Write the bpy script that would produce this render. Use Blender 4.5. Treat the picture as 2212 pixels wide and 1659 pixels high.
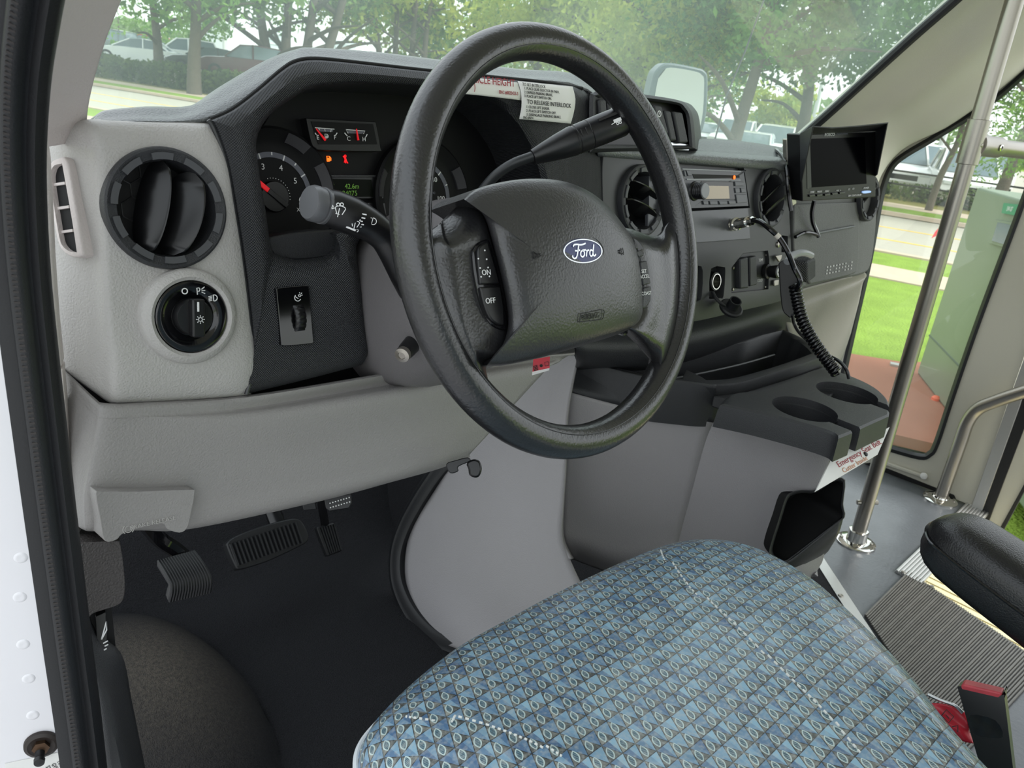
import bpy, bmesh, math, random
import numpy as np
from mathutils import Vector as V, Matrix
rnd = random.Random(7)
PI = math.pi
for o in list(bpy.data.objects): bpy.data.objects.remove(o)
scene = bpy.context.scene
COL = scene.collection

# ------------------------------------------------------------------ camera
FPX, CX, CY = 1662.0, 1106.0, 829.5
PITCH, ROLL, YAW = math.radians(21), math.radians(-7), math.radians(46)
EYE = V((0, 0, 0.92))
_f = V((math.sin(YAW)*math.cos(PITCH), math.cos(YAW)*math.cos(PITCH), -math.sin(PITCH)))
_r0 = V((math.cos(YAW), -math.sin(YAW), 0)); _d0 = _f.cross(_r0)
CR = _r0*math.cos(ROLL) + _d0*math.sin(ROLL)
CD = -_r0*math.sin(ROLL) + _d0*math.cos(ROLL)
CF = _f
cam = bpy.data.cameras.new('camera'); cam.sensor_width = 36; cam.lens = 36*FPX/2212; cam.clip_start = 0.02; cam.clip_end = 600
cam.dof.use_dof = True; cam.dof.focus_distance = .80; cam.dof.aperture_fstop = 18
camo = bpy.data.objects.new('camera', cam); COL.objects.link(camo)
m = Matrix((( CR.x, -CD.x, -CF.x, EYE.x), (CR.y, -CD.y, -CF.y, EYE.y), (CR.z, -CD.z, -CF.z, EYE.z), (0, 0, 0, 1)))
camo.matrix_world = m
scene.camera = camo

# ------------------------------------------------------------------ sky, sun, exposure
w = bpy.data.worlds.new('overcast_sky'); scene.world = w; w.use_nodes = True
nt = w.node_tree; nt.nodes.clear()
out = nt.nodes.new('ShaderNodeOutputWorld'); bg = nt.nodes.new('ShaderNodeBackground')
tc = nt.nodes.new('ShaderNodeTexCoord'); sx = nt.nodes.new('ShaderNodeSeparateXYZ'); rp = nt.nodes.new('ShaderNodeValToRGB')
nt.links.new(tc.outputs['Generated'], sx.inputs[0]); nt.links.new(sx.outputs['Z'], rp.inputs[0])
rp.color_ramp.elements[0].position = 0.0; rp.color_ramp.elements[0].color = (.93, .97, .98, 1)
rp.color_ramp.elements[1].position = .7; rp.color_ramp.elements[1].color = (.86, .94, 1, 1)
nt.links.new(rp.outputs[0], bg.inputs[0]); bg.inputs[1].default_value = 1.55
nt.links.new(bg.outputs[0], out.inputs[0])
sun = bpy.data.lights.new('sun', 'SUN'); sun.energy = 4.2; sun.angle = math.radians(25); sun.color = (1, .98, .95)
suno = bpy.data.objects.new('sun', sun); COL.objects.link(suno)
suno.rotation_euler = V((-.25, .70, -.70)).to_track_quat('-Z', 'Y').to_euler()
vs = scene.view_settings; vs.view_transform = 'Standard'; vs.look = 'None'; vs.gamma = 1; vs.exposure = 0.25
vs.use_curve_mapping = False

# ------------------------------------------------------------------ projection helpers (points measured on planes of the cab)
def ray(u, v): return CR*((u-CX)/FPX) + CD*((v-CY)/FPX) + CF
def pl(u, v, p, n):
    d = ray(u, v); p = V(p); n = V(n); return EYE + d*((p-EYE).dot(n)/d.dot(n))
def Xp(u, v, x): return pl(u, v, (x, 0, 0), (1, 0, 0))
def Yp(u, v, y): return pl(u, v, (0, y, 0), (0, 1, 0))
def Zp(u, v, z): return pl(u, v, (0, 0, z), (0, 0, 1))
def Tp(u, v, t): return EYE + ray(u, v)*t
NDF = V((0, -1, .2)).normalized()
PDF = V((0, .69, .75))
def DF(u, v, off=0.0): return pl(u, v, PDF + NDF*off, NDF)
def dfr(a): return [DF(*q) for q in a]

# ------------------------------------------------------------------ object helpers
def add(name, me, mat=None, parent=None):
    o = bpy.data.objects.new(name, me); COL.objects.link(o)
    if mat: me.materials.append(mat)
    if parent:
        o.parent = parent
        if parent.data is None: o.matrix_parent_inverse = Matrix.Translation(-parent.location)
    return o
def tag(o, label=None, cat=None, group=None, kind=None):
    if label: o['label'] = label
    if cat: o['category'] = cat
    if group: o['group'] = group
    if kind: o['kind'] = kind
    return o
def thing(name, loc, label, cat, group=None):
    o = bpy.data.objects.new(name, None); COL.objects.link(o); o.location = loc; o.empty_display_size = .02
    return tag(o, label, cat, group)
def struct(o): o['kind'] = 'structure'; return o
def smooth(me, ang=35):
    for p in me.polygons: p.use_smooth = True
    me.set_sharp_from_angle(angle=math.radians(ang))
def mod_solid(o, t, off=-1, bev=0):
    md = o.modifiers.new('thick', 'SOLIDIFY'); md.thickness = t; md.offset = off
    if bev: mod_bevel(o, bev)
    return o
def mod_bevel(o, wd, seg=2, ang=35):
    md = o.modifiers.new('edges', 'BEVEL'); md.width = wd; md.segments = seg; md.limit_method = 'ANGLE'; md.angle_limit = math.radians(ang)
    md.use_clamp_overlap = True
    return o
def cr1(a, b, c, d, t):
    return (b*2 + (c-a)*t + (a*2-b*5+c*4-d)*t*t + (b*3-a-c*3+d)*t*t*t)*.5
def spline(pts, k=6, closed=False):
    pts = [V(p) for p in pts]; n = len(pts); r = []
    for i in range(n if closed else n-1):
        g = lambda j: pts[j % n] if closed else pts[min(max(j, 0), n-1)]
        a, b, c, d = g(i-1), g(i), g(i+1), g(i+2)
        for s in range(k): r.append(cr1(a, b, c, d, s/k))
    if not closed: r.append(pts[-1])
    return r
def sm(pts, k=5):
    """smooth a closed outline of (u, v[, 1 = corner]) pixels"""
    n = len(pts); cor = [i for i in range(n) if len(pts[i]) > 2]
    P = [V((p[0], p[1], 0)) for p in pts]
    if not cor: return [(q.x, q.y) for q in spline(P, k, True)]
    r = []
    for ci, i in enumerate(cor):
        j = cor[(ci+1) % len(cor)]; seg = [P[i]]; q = i
        while True:
            q = (q+1) % n; seg.append(P[q])
            if q == j: break
        if len(seg) == 2: r.append(seg[0])
        else: r += spline(seg, k)[:-1]
    return [(q.x, q.y) for q in r]

class MB:
    def __init__(s): s.v = []; s.f = []
    def add(s, vs, fs):
        b = len(s.v); s.v += [V(q) for q in vs]; s.f += [tuple(i+b for i in f) for f in fs]; return s
    def grid(s, rows, close=False):
        n = len(rows[0]); fs = []
        for i in range(len(rows)-1):
            for j in range(n if close else n-1):
                a, b = i*n+j, i*n+(j+1) % n; fs.append((a, b, b+n, a+n))
        return s.add([q for r in rows for q in r], fs)
    def loft(s, loops, cap0=False, cap1=False):
        b = len(s.v); s.grid(loops, True); n = len(loops[0])
        if cap0: s.f.append(tuple(b+i for i in range(n))[::-1])
        if cap1: s.f.append(tuple(b+(len(loops)-1)*n+i for i in range(n)))
        return s
    def tube(s, path, r, n=10, cap=True):
        path = [V(p) for p in path]; R = r if isinstance(r, (list, tuple)) else [r]*len(path); loops = []; ref = None
        for i, p in enumerate(path):
            t = (path[min(i+1, len(path)-1)]-path[max(i-1, 0)]).normalized()
            if ref is None:
                ref = t.orthogonal().normalized()
            a = (ref - t*ref.dot(t)).normalized(); b = t.cross(a); ref = a
            loops.append([p+(a*math.cos(k*2*PI/n)+b*math.sin(k*2*PI/n))*R[i] for k in range(n)])
        return s.loft(loops, cap, cap)
    def sweep(s, path, prof, nref, cap=True):
        path = [V(p) for p in path]; loops = []; nref = V(nref)
        for i, p in enumerate(path):
            t = (path[min(i+1, len(path)-1)]-path[max(i-1, 0)]).normalized()
            b = (nref - t*nref.dot(t)).normalized(); a = t.cross(b)
            loops.append([p+a*x+b*y for x, y in prof])
        return s.loft(loops, cap, cap)
    def lathe(s, fr, prof, n=40, cap=True, a0=0, a1=2*PI):
        """prof = (radius, height) pairs, fr = (origin, ux, uy, n)"""
        o, x, y, nn = fr; loops = [[o+(x*math.cos(k*2*PI/n)+y*math.sin(k*2*PI/n))*r+nn*h for k in range(n)] for r, h in prof]
        return s.loft(loops, cap, cap)
    def box(s, fr, cx, cy, cz, sx, sy, sz):
        o, x, y, n = fr; q = []
        for k in (-.5, .5):
            for i, j in ((-.5, -.5), (.5, -.5), (.5, .5), (-.5, .5)):
                q.append(o+x*(cx+i*sx)+y*(cy+j*sy)+n*(cz+k*sz))
        return s.add(q, [(3, 2, 1, 0), (4, 5, 6, 7), (0, 1, 5, 4), (1, 2, 6, 5), (2, 3, 7, 6), (3, 0, 4, 7)])
    def prism(s, front, back):
        n = len(front); b = len(s.v); s.add(list(front)+list(back), [])
        s.f.append(tuple(b+i for i in range(n))); s.f.append(tuple(b+n+i for i in range(n))[::-1])
        for i in range(n): s.f.append((b+i, b+n+i, b+n+(i+1) % n, b+(i+1) % n))
        return s
    def mesh(s, name, ang=35, fix=True):
        me = bpy.data.meshes.new(name); me.from_pydata([tuple(q) for q in s.v], [], s.f)
        if fix:
            bm = bmesh.new(); bm.from_mesh(me); bmesh.ops.recalc_face_normals(bm, faces=bm.faces); bm.to_mesh(me); bm.free()
        smooth(me, ang); return me
    def build(s, name, mat, parent=None, ang=35, bev=0, seg=2, fix=True):
        o = add(name, s.mesh(name, ang, fix), mat, parent)
        if bev: mod_bevel(o, bev, seg)
        return o
def WF(o=(0, 0, 0)): return (V(o), V((1, 0, 0)), V((0, 1, 0)), V((0, 0, 1)))
def frame(o, n, up=(0, 0, 1), roll=0):
    """local frame at o: x to the viewer's right, y up, n toward the viewer"""
    n = V(n).normalized(); up = V(up); y = (up-n*up.dot(n)).normalized(); x = y.cross(n)
    c, s_ = math.cos(roll), math.sin(roll)
    return (V(o), x*c+y*s_, y*c-x*s_, n)
def fpt(fr, x, y, z=0): return fr[0]+fr[1]*x+fr[2]*y+fr[3]*z
def plate(name, pts, n, t, mat, parent=None, bev=.001, seg=2, ang=35):
    """outline in space (front face) given thickness t behind it"""
    n = V(n).normalized(); mb = MB(); mb.prism(pts, [p-n*t for p in pts])
    return mb.build(name, mat, parent, ang, bev, seg)
def patch(name, rows, mat, parent=None, k=(4, 4), thick=.004, ang=40, bev=0):
    """rows of control points -> smooth sheet with thickness away from the viewer"""
    R = [spline(r, k[1]) for r in rows]; cols = list(zip(*R)); Cc = [spline(c, k[0]) for c in cols]; G = list(zip(*Cc))
    mb = MB(); mb.grid(G); me = mb.mesh(name, ang, False)
    # face the viewer
    p = me.polygons[len(me.polygons)//2]
    if (EYE-p.center).dot(p.normal) < 0: me.flip_normals()
    o = add(name, me, mat, parent)
    if thick: mod_solid(o, thick, -1)
    if bev: mod_bevel(o, bev)
    return o
def evaluated(o):
    dg = bpy.context.evaluated_depsgraph_get(); dg.update()
    return bpy.data.meshes.new_from_object(o.evaluated_get(dg))
def carve(o, cutters):
    """boolean-subtract cutter meshes from o and keep the result as plain mesh"""
    tmp = []
    for c in cutters:
        co = bpy.data.objects.new('cutter', c); COL.objects.link(co); tmp.append(co)
        md = o.modifiers.new('cut', 'BOOLEAN'); md.operation = 'DIFFERENCE'; md.object = co; md.solver = 'EXACT'
    me = evaluated(o); o.modifiers.clear(); old = o.data; o.data = me
    for co in tmp: bpy.data.objects.remove(co)
    smooth(me, 35); return o
def lettering(name, s, fr, size, mat, parent, align='CENTER', ext=.00015, shear=0, sx=1.0, lift=.0004, font_space=1.0):
    c = bpy.data.curves.new('t', 'FONT'); c.body = s; c.size = size; c.align_x = align; c.align_y = 'CENTER'; c.extrude = ext; c.shear = shear
    c.space_line = font_space; c.resolution_u = 3
    t = bpy.data.objects.new('t', c); COL.objects.link(t); me = evaluated(t); bpy.data.objects.remove(t)
    o, x, y, n = fr; M = Matrix.Identity(4)
    for i in range(3): M[i][0] = x[i]*sx; M[i][1] = y[i]; M[i][2] = n[i]; M[i][3] = o[i]+n[i]*lift
    me.transform(M); me.name = name
    me.materials.clear()
    return add(name, me, mat, parent)
def strokes(mb, fr, lines, w, h=.0003, lift=.0002, s=1.0):
    """flat pen strokes in a frame: list of polylines"""
    o, x, y, n = fr
    for L in lines:
        L = [V((a*s, b*s, 0)) for a, b in L]; A = []; B = []
        for i, p in enumerate(L):
            t = (L[min(i+1, len(L)-1)]-L[max(i-1, 0)]).normalized(); q = V((-t.y, t.x, 0))*(w/2)
            A.append(p+q); B.append(p-q)
        f = lambda p, z: o+x*p.x+y*p.y+n*z
        mb.loft([[f(a, lift+h), f(b, lift+h), f(b, lift-h), f(a, lift-h)] for a, b in zip(A, B)], True, True)
    return mb
def arc(cx, cy, r, a0, a1, n=14): return [(cx+r*math.cos(math.radians(a0+(a1-a0)*i/n)), cy+r*math.sin(math.radians(a0+(a1-a0)*i/n))) for i in range(n+1)]

# ------------------------------------------------------------------ materials
def lin(c):
    if isinstance(c, str): c = [int(c[i:i+2], 16)/255 for i in (0, 2, 4)]
    return tuple(x/12.92 if x <= .04045 else ((x+.055)/1.055)**2.4 for x in c)
def mat(name, col, rough=.5, metal=0, bump=None, spec=.5, coat=0, vary=0, emit=None, dots=None):
    """bump=(kind, scale, distance)"""
    mt = bpy.data.materials.new(name); mt.use_nodes = True; nt = mt.node_tree; b = nt.nodes['Principled BSDF']
    c = lin(col); b.inputs['Base Color'].default_value = (*c, 1); b.inputs['Roughness'].default_value = rough; b.inputs['Metallic'].default_value = metal
    b.inputs['Specular IOR Level'].default_value = spec; b.inputs['Coat Weight'].default_value = coat; b.inputs['Coat Roughness'].default_value = .12
    if emit: b.inputs['Emission Color'].default_value = (*lin(emit[0]), 1); b.inputs['Emission Strength'].default_value = emit[1]
    tcn = nt.nodes.new('ShaderNodeTexCoord')
    if vary:
        nz = nt.nodes.new('ShaderNodeTexNoise'); nz.inputs['Scale'].default_value = vary[0]; nz.inputs['Detail'].default_value = 5
        mx = nt.nodes.new('ShaderNodeMixRGB'); nt.links.new(tcn.outputs['Object'], nz.inputs['Vector']); nt.links.new(nz.outputs['Fac'], mx.inputs['Fac'])
        mx.inputs[1].default_value = (*[x*(1-vary[1]) for x in c], 1); mx.inputs[2].default_value = (*[min(1, x*(1+vary[1])) for x in c], 1)
        nt.links.new(mx.outputs[0], b.inputs['Base Color'])
    if bump:
        kind, sc, dist = bump; bp = nt.nodes.new('ShaderNodeBump'); bp.inputs['Distance'].default_value = dist; bp.inputs['Strength'].default_value = 1
        if kind == 'leather':
            vo = nt.nodes.new('ShaderNodeTexVoronoi'); vo.feature = 'SMOOTH_F1'; vo.inputs['Scale'].default_value = sc
            nz = nt.nodes.new('ShaderNodeTexNoise'); nz.inputs['Scale'].default_value = sc*.5; nz.inputs['Detail'].default_value = 3
            ad = nt.nodes.new('ShaderNodeVectorMath'); ad.operation = 'MULTIPLY_ADD'; ad.inputs[1].default_value = (1.2/sc,)*3
            nt.links.new(tcn.outputs['Object'], nz.inputs['Vector']); nt.links.new(nz.outputs['Color'], ad.inputs[0]); nt.links.new(tcn.outputs['Object'], ad.inputs[2])
            nt.links.new(ad.outputs[0], vo.inputs['Vector']); nt.links.new(vo.outputs['Distance'], bp.inputs['Height']); bp.invert = True
        elif kind == 'noise':
            nz = nt.nodes.new('ShaderNodeTexNoise'); nz.inputs['Scale'].default_value = sc; nz.inputs['Detail'].default_value = 3
            nt.links.new(tcn.outputs['Object'], nz.inputs['Vector']); nt.links.new(nz.outputs['Fac'], bp.inputs['Height'])
        elif kind == 'weave':
            mp = nt.nodes.new('ShaderNodeMapping'); mp.inputs['Rotation'].default_value = (0, math.radians(45), 0)
            nt.links.new(tcn.outputs['Object'], mp.inputs[0]); se = nt.nodes.new('ShaderNodeSeparateXYZ'); nt.links.new(mp.outputs[0], se.inputs[0])
            vals = []
            for ax in ('X', 'Z'):
                mu = nt.nodes.new('ShaderNodeMath'); mu.operation = 'MULTIPLY'; mu.inputs[1].default_value = sc; nt.links.new(se.outputs[ax], mu.inputs[0])
                si = nt.nodes.new('ShaderNodeMath'); si.operation = 'SINE'; nt.links.new(mu.outputs[0], si.inputs[0]); vals.append(si)
            mm = nt.nodes.new('ShaderNodeMath'); mm.operation = 'ADD'; nt.links.new(vals[0].outputs[0], mm.inputs[0]); nt.links.new(vals[1].outputs[0], mm.inputs[1])
            nt.links.new(mm.outputs[0], bp.inputs['Height'])
        nt.links.new(bp.outputs[0], b.inputs['Normal'])
    return mt
M = dict(
    grey=mat('grained_grey_plastic', 'b0adaa', .5, bump=('leather', 560, .0005), vary=(9, .05)),
    trim=mat('warm_grey_pillar_vinyl', 'cdc4c1', .55, bump=('leather', 460, .0004)),
    bolster=mat('shaded_knee_panel_grey', '918e8c', .5, bump=('leather', 600, .0004), vary=(7, .05)),  # same plastic as the pod, darkened in colour for the shade lower down
    console=mat('engine_cover_grey', '979496', .5, bump=('leather', 640, .0003), vary=(6, .05)),
    char=mat('charcoal_textured_plastic', '2e2f32', .42, bump=('weave', 3600, .00022)),
    charp=mat('charcoal_grained_plastic', '2c2d30', .45, bump=('noise', 900, .0005)),
    pad=mat('dash_top_soft_vinyl', '66696a', .36, bump=('leather', 480, .0008)),
    flat=mat('matte_dark_panel', '343536', .38, bump=('noise', 1500, .0001)),
    black=mat('black_plastic', '121214', .35),
    vane=mat('vane_black', '0c0c0e', .28),
    blackg=mat('gloss_black_plastic', '0a0a0d', .12, coat=.3),
    blackm=mat('matte_black', '08080a', .7),
    rubber=mat('black_rubber', '17181b', .5, bump=('noise', 700, .0002)),
    wheel=mat('wheel_leather_black', '1c1c1e', .3, spec=.9, bump=('leather', 460, .0002), vary=(30, .12)),
    cover=mat('airbag_cover_vinyl', '29292b', .36, spec=.8, bump=('leather', 520, .00026)),
    carpet=mat('black_carpet', '27272a', .95, bump=('noise', 520, .004), spec=.2, vary=(400, .5)),
    matt=mat('moulded_rubber_floor', '1b1b1d', .6, bump=('leather', 420, .0012), vary=(12, .25)),
    vinyl=mat('grey_vinyl_floor', '5c6064', .3, bump=('noise', 120, .0006), vary=(14, .25)),
    white=mat('white_paint', 'eeecf0', .25, coat=.4),
    paper=mat('white_label_paper', 'ecebe8', .55),
    ink=mat('black_ink', '1c1c1c', .6), red=mat('red_ink', 'a02431', .6), marks=mat('white_marking', 'e8e8e8', .6),
    steel=mat('brushed_steel', 'a8a39b', .34, 1, bump=('noise', 300, .0001)), chrome=mat('chrome', 'd8d6d0', .1, 1),
    alu=mat('aluminium_strip', 'c4c4c2', .38, .8, bump=('noise', 500, .0002)),
    khaki=mat('khaki_moulded_trim', 'c6c3b6', .5, bump=('noise', 600, .0003)),
    redp=mat('worn_red_plastic', 'c0464f', .5, vary=(60, .3)), redt=mat('red_tag_film', 'd63040', .35),
    blue=mat('blue_enamel', '0b2160', .2, coat=.2), silver=mat('silver_trim', 'd5d8dc', .2, .9),
    needle=mat('red_needle', 'e0202a', .4, emit=('ff1020', .25)),
    dial=mat('dial_face', '0a0a0c', .6, spec=.25), band=mat('dial_band', '60626c', .55),
    amber=mat('lit_amber', 'ff7a1e', .4, emit=('ff6a10', 1.2)), redlit=mat('lit_red', 'd01820', .4, emit=('ff1018', .7)),
    lcd=mat('lit_lcd_green', '4a7428', .4, emit=('6aa030', .22)), lcdbg=mat('lcd_background', '0a0f08', .5, spec=.1),
    glassy=mat('radio_display', '6f6a5e', .2),
)
# ================================================================== the shell of the cab
# --- cab floor with toe board and moulded wheel-house bump (one sheet)
def floor_z(x, y):
    z = 0.0
    if y > 1.12: z += (y-1.12)*.9*min(1, (y-1.12)/.12)
    d = ((x-.285)/.125)**2 + ((y-.90)/.26)**2
    if d < 1: z += .10*(1-d)**.8
    return z
mb = MB(); xs = [.19+i*.012 for i in range(68)]; ys = [-.5+i*.02 for i in range(95)]
mb.grid([[V((x, y, floor_z(x, y))) for x in xs] for y in ys])
fcm = M['carpet'].copy(); fcm.name = 'dusty_floor_carpet'; _n = fcm.node_tree; _b = _n.nodes['Principled BSDF']; _src = _b.inputs['Base Color'].links[0].from_socket
_t = _n.nodes.new('ShaderNodeTexCoord'); _m = _n.nodes.new('ShaderNodeMapping'); _m.inputs['Location'].default_value = (-.30/.11, -.90/.18, 0); _m.inputs['Scale'].default_value = (1/.11, 1/.18, 0); _n.links.new(_t.outputs['Object'], _m.inputs[0])
_l = _n.nodes.new('ShaderNodeVectorMath'); _l.operation = 'LENGTH'; _n.links.new(_m.outputs[0], _l.inputs[0]); _r = _n.nodes.new('ShaderNodeMapRange'); _r.inputs[1].default_value = .2; _r.inputs[2].default_value = 1.15; _r.inputs[3].default_value = .5; _r.inputs[4].default_value = 0
_n.links.new(_l.outputs['Value'], _r.inputs[0]); _z = _n.nodes.new('ShaderNodeTexNoise'); _z.inputs['Scale'].default_value = 220; _n.links.new(_t.outputs['Object'], _z.inputs['Vector']); _q = _n.nodes.new('ShaderNodeMath'); _q.operation = 'MULTIPLY'; _n.links.new(_r.outputs[0], _q.inputs[0]); _n.links.new(_z.outputs['Fac'], _q.inputs[1])
_x = _n.nodes.new('ShaderNodeMixRGB'); _n.links.new(_q.outputs[0], _x.inputs[0]); _n.links.new(_src, _x.inputs[1]); _x.inputs[2].default_value = (*lin('8a8072'), 1); _n.links.new(_x.outputs[0], _b.inputs['Base Color'])
fl = struct(mod_solid(mb.build('floor', fcm, None, 60), .02, -1))
mb = MB(); mb.box(WF((.95, 1.42, .26)), 0, 0, 0, 1.8, .03, .96); struct(mb.build('wall_front', M['blackm'], None, 30))
# --- grey vinyl floor of the bus beside the cab
XW = Zp(1975, 1045, 0).x
fl2 = struct(plate('floor_passenger_side', [V((1.0, 1.3, -.002)), V((XW+.02, 1.3, 0)), V((XW+.02, Zp(2092, 1082, 0).y-.01, 0)), Zp(1988, 1200, 0), Zp(1962, 1234, 0), Zp(2300, 1465, 0), V((1.45, -1.2, 0)), V((1.0, -1.2, -.002))], V((0, 0, 1)), .04, M['vinyl'], None, 0))
# --- door pillar of white painted steel, left of the seal
NJ = V((-.35, -.94, 0)).normalized(); PJ = V((.12, .65, .5))
def J(u, v, off=0): return pl(u, v, PJ+NJ*off, NJ)
oj = [(-260, 640), (0, 640), (22, 800), (48, 1000), (84, 1220), (104, 1400), (150, 1659), (170, 1760), (-300, 1760)]
pj = thing('door_pillar', J(60, 1500), 'white painted steel door pillar outside the black seal with dimpled welds', 'pillar'); pj['kind'] = 'structure'
plate('pillar_skin', [J(u, v, -.012) for u, v in oj], NJ, .03, M['white'], pj, .004)
for u, v in ((45, 1205), (43, 1290), (50, 1392), (62, 1466), (71, 1545)):
    MB().lathe(frame(J(u, v, -.012), NJ), [(.0054, .0), (.0044, .0007), (.003, .0009), (.0008, .0006)], 18).build('weld_dimple', M['white'], pj)
# --- seal of the door opening
path = [Xp(u, v, .12) for u, v in ((62, -60), (48, 40), (35, 160), (30, 300), (34, 440), (46, 600), (64, 760), (84, 920), (104, 1080), (125, 1240), (146, 1400), (168, 1560), (188, 1720))]
# keep it gently curved in depth
ds = thing('door_seal', path[8], 'black ribbed rubber weatherstrip running up the open driver door frame', 'door seal')
sp = spline(path, 5); wd = lambda a: a
prof = [(-.016, -.012), (-.016, .004), (-.012, .009), (-.007, .005), (-.005, .006), (-.003, .0105), (.001, .012), (.005, .0105), (.007, .006), (.010, .006), (.016, .004), (.016, -.012)]
MB().sweep(sp, prof, NJ).build('rubber_profile', M['rubber'], ds, 50)
mb = MB()
L = [sum(((sp[i+1]-sp[i]).length for i in range(k)), 0) for k in range(len(sp))]
k = 0.0
while k < L[-1]:
    i = max(j for j in range(len(sp)) if L[j] <= k); i = min(i, len(sp)-2); t = (sp[i+1]-sp[i]).normalized(); p = sp[i]+t*(k-L[i])
    b = (NJ-t*NJ.dot(t)).normalized(); a = t.cross(b); mb.box((p, t, a, b), 0, .002, .0110, .0014, .0034, .0020); k += .0038
mb.build('rib_line', mat('worn_rubber_rib', '302c2b', .6), ds)
# inner black sill trim between the seal and the carpet
rows = [[(104, 800), (150, 800)], [(128, 960), (168, 985)], [(152, 1130), (175, 1180)], [(172, 1280), (190, 1335)], [(188, 1420), (215, 1440)], [(212, 1560), (290, 1570)], [(232, 1700), (322, 1720)]]
# --- A pillar, warm grey vinyl
rows = [[(96, -60, .11, .50), (150, -60, .125, .60), (230, -60, .18, .78), (282, -60, .24, .80)],
        [(98, 0, .11, .53), (150, 0, .125, .62), (220, 0, .18, .80), (262, 0, .24, .82)],
        [(74, 100, .11, .56), (125, 95, .125, .65), (190, 92, .18, .83), (231, 80, .24, .87)],
        [(58, 190, .11, .60), (105, 185, .125, .69), (165, 175, .18, .87), (205, 165, .24, .93)],
        [(54, 255, .11, .63), (98, 250, .125, .72), (150, 243, .18, .90), (190, 235, .24, .97)],
        [(54, 320, .11, .65), (95, 318, .125, .73), (145, 310, .18, .93), (186, 300, .24, 1.0)]]
ap = patch('pillar_trim', [[Tp(u, v, .80*((.58+.55*(v+60)/380*.35)+.0006*(u-60))) for u, v, a, b in r] for r in rows], M['trim'], None, (6, 6), .012)
ap.name = 'trim_1'; struct(ap)
# narrow lower pillar trim with pebbled grain
pt = [(64, 304), (98, 302), (104, 345), (109, 430), (115, 560), (124, 690), (135, 795), (107, 794), (92, 700), (78, 560), (69, 430)]
lp = plate('trim_2', [pl(u, v, (.13, .70, .6), NJ) for u, v in pt], NJ, .02, M['trim'], None, .003); struct(lp)
pt = [(107, 796), (135, 798), (148, 960), (160, 1080), (172, 1168), (168, 1168), (147, 1087), (128, 965)]
lp = plate('trim_3', [pl(u, v, (.13, .70, .6), NJ) for u, v in pt], NJ, .02, M['trim'], None, .002); struct(lp)

# --- body of the bus behind the driver's door (out of frame, shades the cab)
lw_ = mat('bus_side_wall', 'a8a69f', .7)
mb = MB(); mb.box(WF((.06, -2.9, -.05)), 0, 0, 0, .06, 4.6, 1.8); struct(mb.build('wall_left', lw_, None, 30))
mb = MB(); mb.box(WF((1.15, -5.2, .35)), 0, 0, 0, 2.3, .06, 2.6); struct(mb.build('wall_back', lw_, None, 30))
mb = MB(); mb.box(WF((.11, .05, -.28)), 0, 0, 0, .16, 1.3, .5); struct(mb.build('trim_7', M['white'], None, 30, .02))
# ================================================================== dashboard
dash = thing('dashboard', (.95, .70, .6), 'grey and charcoal dashboard below the windshield with instrument hood and centre panel', 'dashboard')
# --- light grey pod left of the instruments
POD = [[(98, 300, -.075), (163, 264, -.035), (188, 258, -.03), (235, 257, -.028), (340, 258, -.028), (446, 261, -.028)],
       [(99, 304, -.07), (176, 281, -.02), (199, 276, -.008), (240, 272, -.006), (340, 273, -.006), (455, 277, -.006)],
       [(103, 345, -.062), (188, 338, -.018), (211, 338, -.004), (248, 345, 0), (345, 345, 0), (484, 348, 0)],
       [(108, 430, -.058), (196, 430, -.016), (218, 430, -.003), (250, 430, 0), (350, 430, 0), (501, 438, 0)],
       [(114, 560, -.054), (204, 560, -.015), (224, 560, -.003), (254, 560, 0), (360, 560, 0), (520, 560, 0)],
       [(124, 690, -.05), (212, 690, -.014), (231, 690, -.003), (262, 690, 0), (370, 700, 0), (537, 700, 0)],
       [(131, 765, -.048), (220, 785, -.013), (239, 790, -.003), (270, 793, .002), (380, 795, .003), (546, 788, .002)],
       [(136, 797, -.048), (228, 860, -.02), (246, 867, -.012), (276, 868, -.010), (390, 864, -.010), (532, 852, -.010)],
       [(137, 799, -.06), (229, 862, -.05), (247, 869, -.05), (277, 870, -.05), (390, 866, -.05), (532, 854, -.05)]]
POD = [r+[(r[-1][0]+2, r[-1][1], -.04)] for r in POD]
POD = [[r[0], tuple(.62*a+.38*b for a, b in zip(r[0], r[1])), tuple(.25*a+.75*b for a, b in zip(r[0], r[1]))]+r[1:] for r in POD]
pod = patch('left_pod', [dfr(r) for r in POD], M['grey'], dash, (5, 6), .003)
def vhole(u, v, r, d=.08):
    c = MB(); c.lathe(frame(DF(u, v, 0), NDF), [(r, -d), (r, .04)], 48); return c.mesh('c')
A3, B3, C3 = DF(103, 345, -.062), DF(124, 690, -.05), DF(196, 430, -.016)
NS = (B3-A3).cross(C3-A3).normalized()
if (EYE-A3).dot(NS) < 0: NS = -NS
def SD(u, v, off=0): return pl(u, v, A3+NS*off, NS)
so = sm([(108, 352), (122, 342), (136, 338, 1), (146, 352), (160, 430), (172, 500), (180, 552, 1), (160, 556), (136, 544), (122, 515), (108, 430), (103, 380)], 4)
si = sm([(111, 368), (118, 357), (134, 353, 1), (146, 420), (158, 490), (166, 545, 1), (150, 543), (136, 532), (128, 512), (116, 440), (109, 388)], 4)
_c = MB(); _a = [SD(u, v, 0)+NS*.012 for u, v in si]; _c.prism(_a, [p-NS*.035 for p in _a])
carve(pod, [vhole(360, 451, .0515), _c.mesh('c')])
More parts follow.
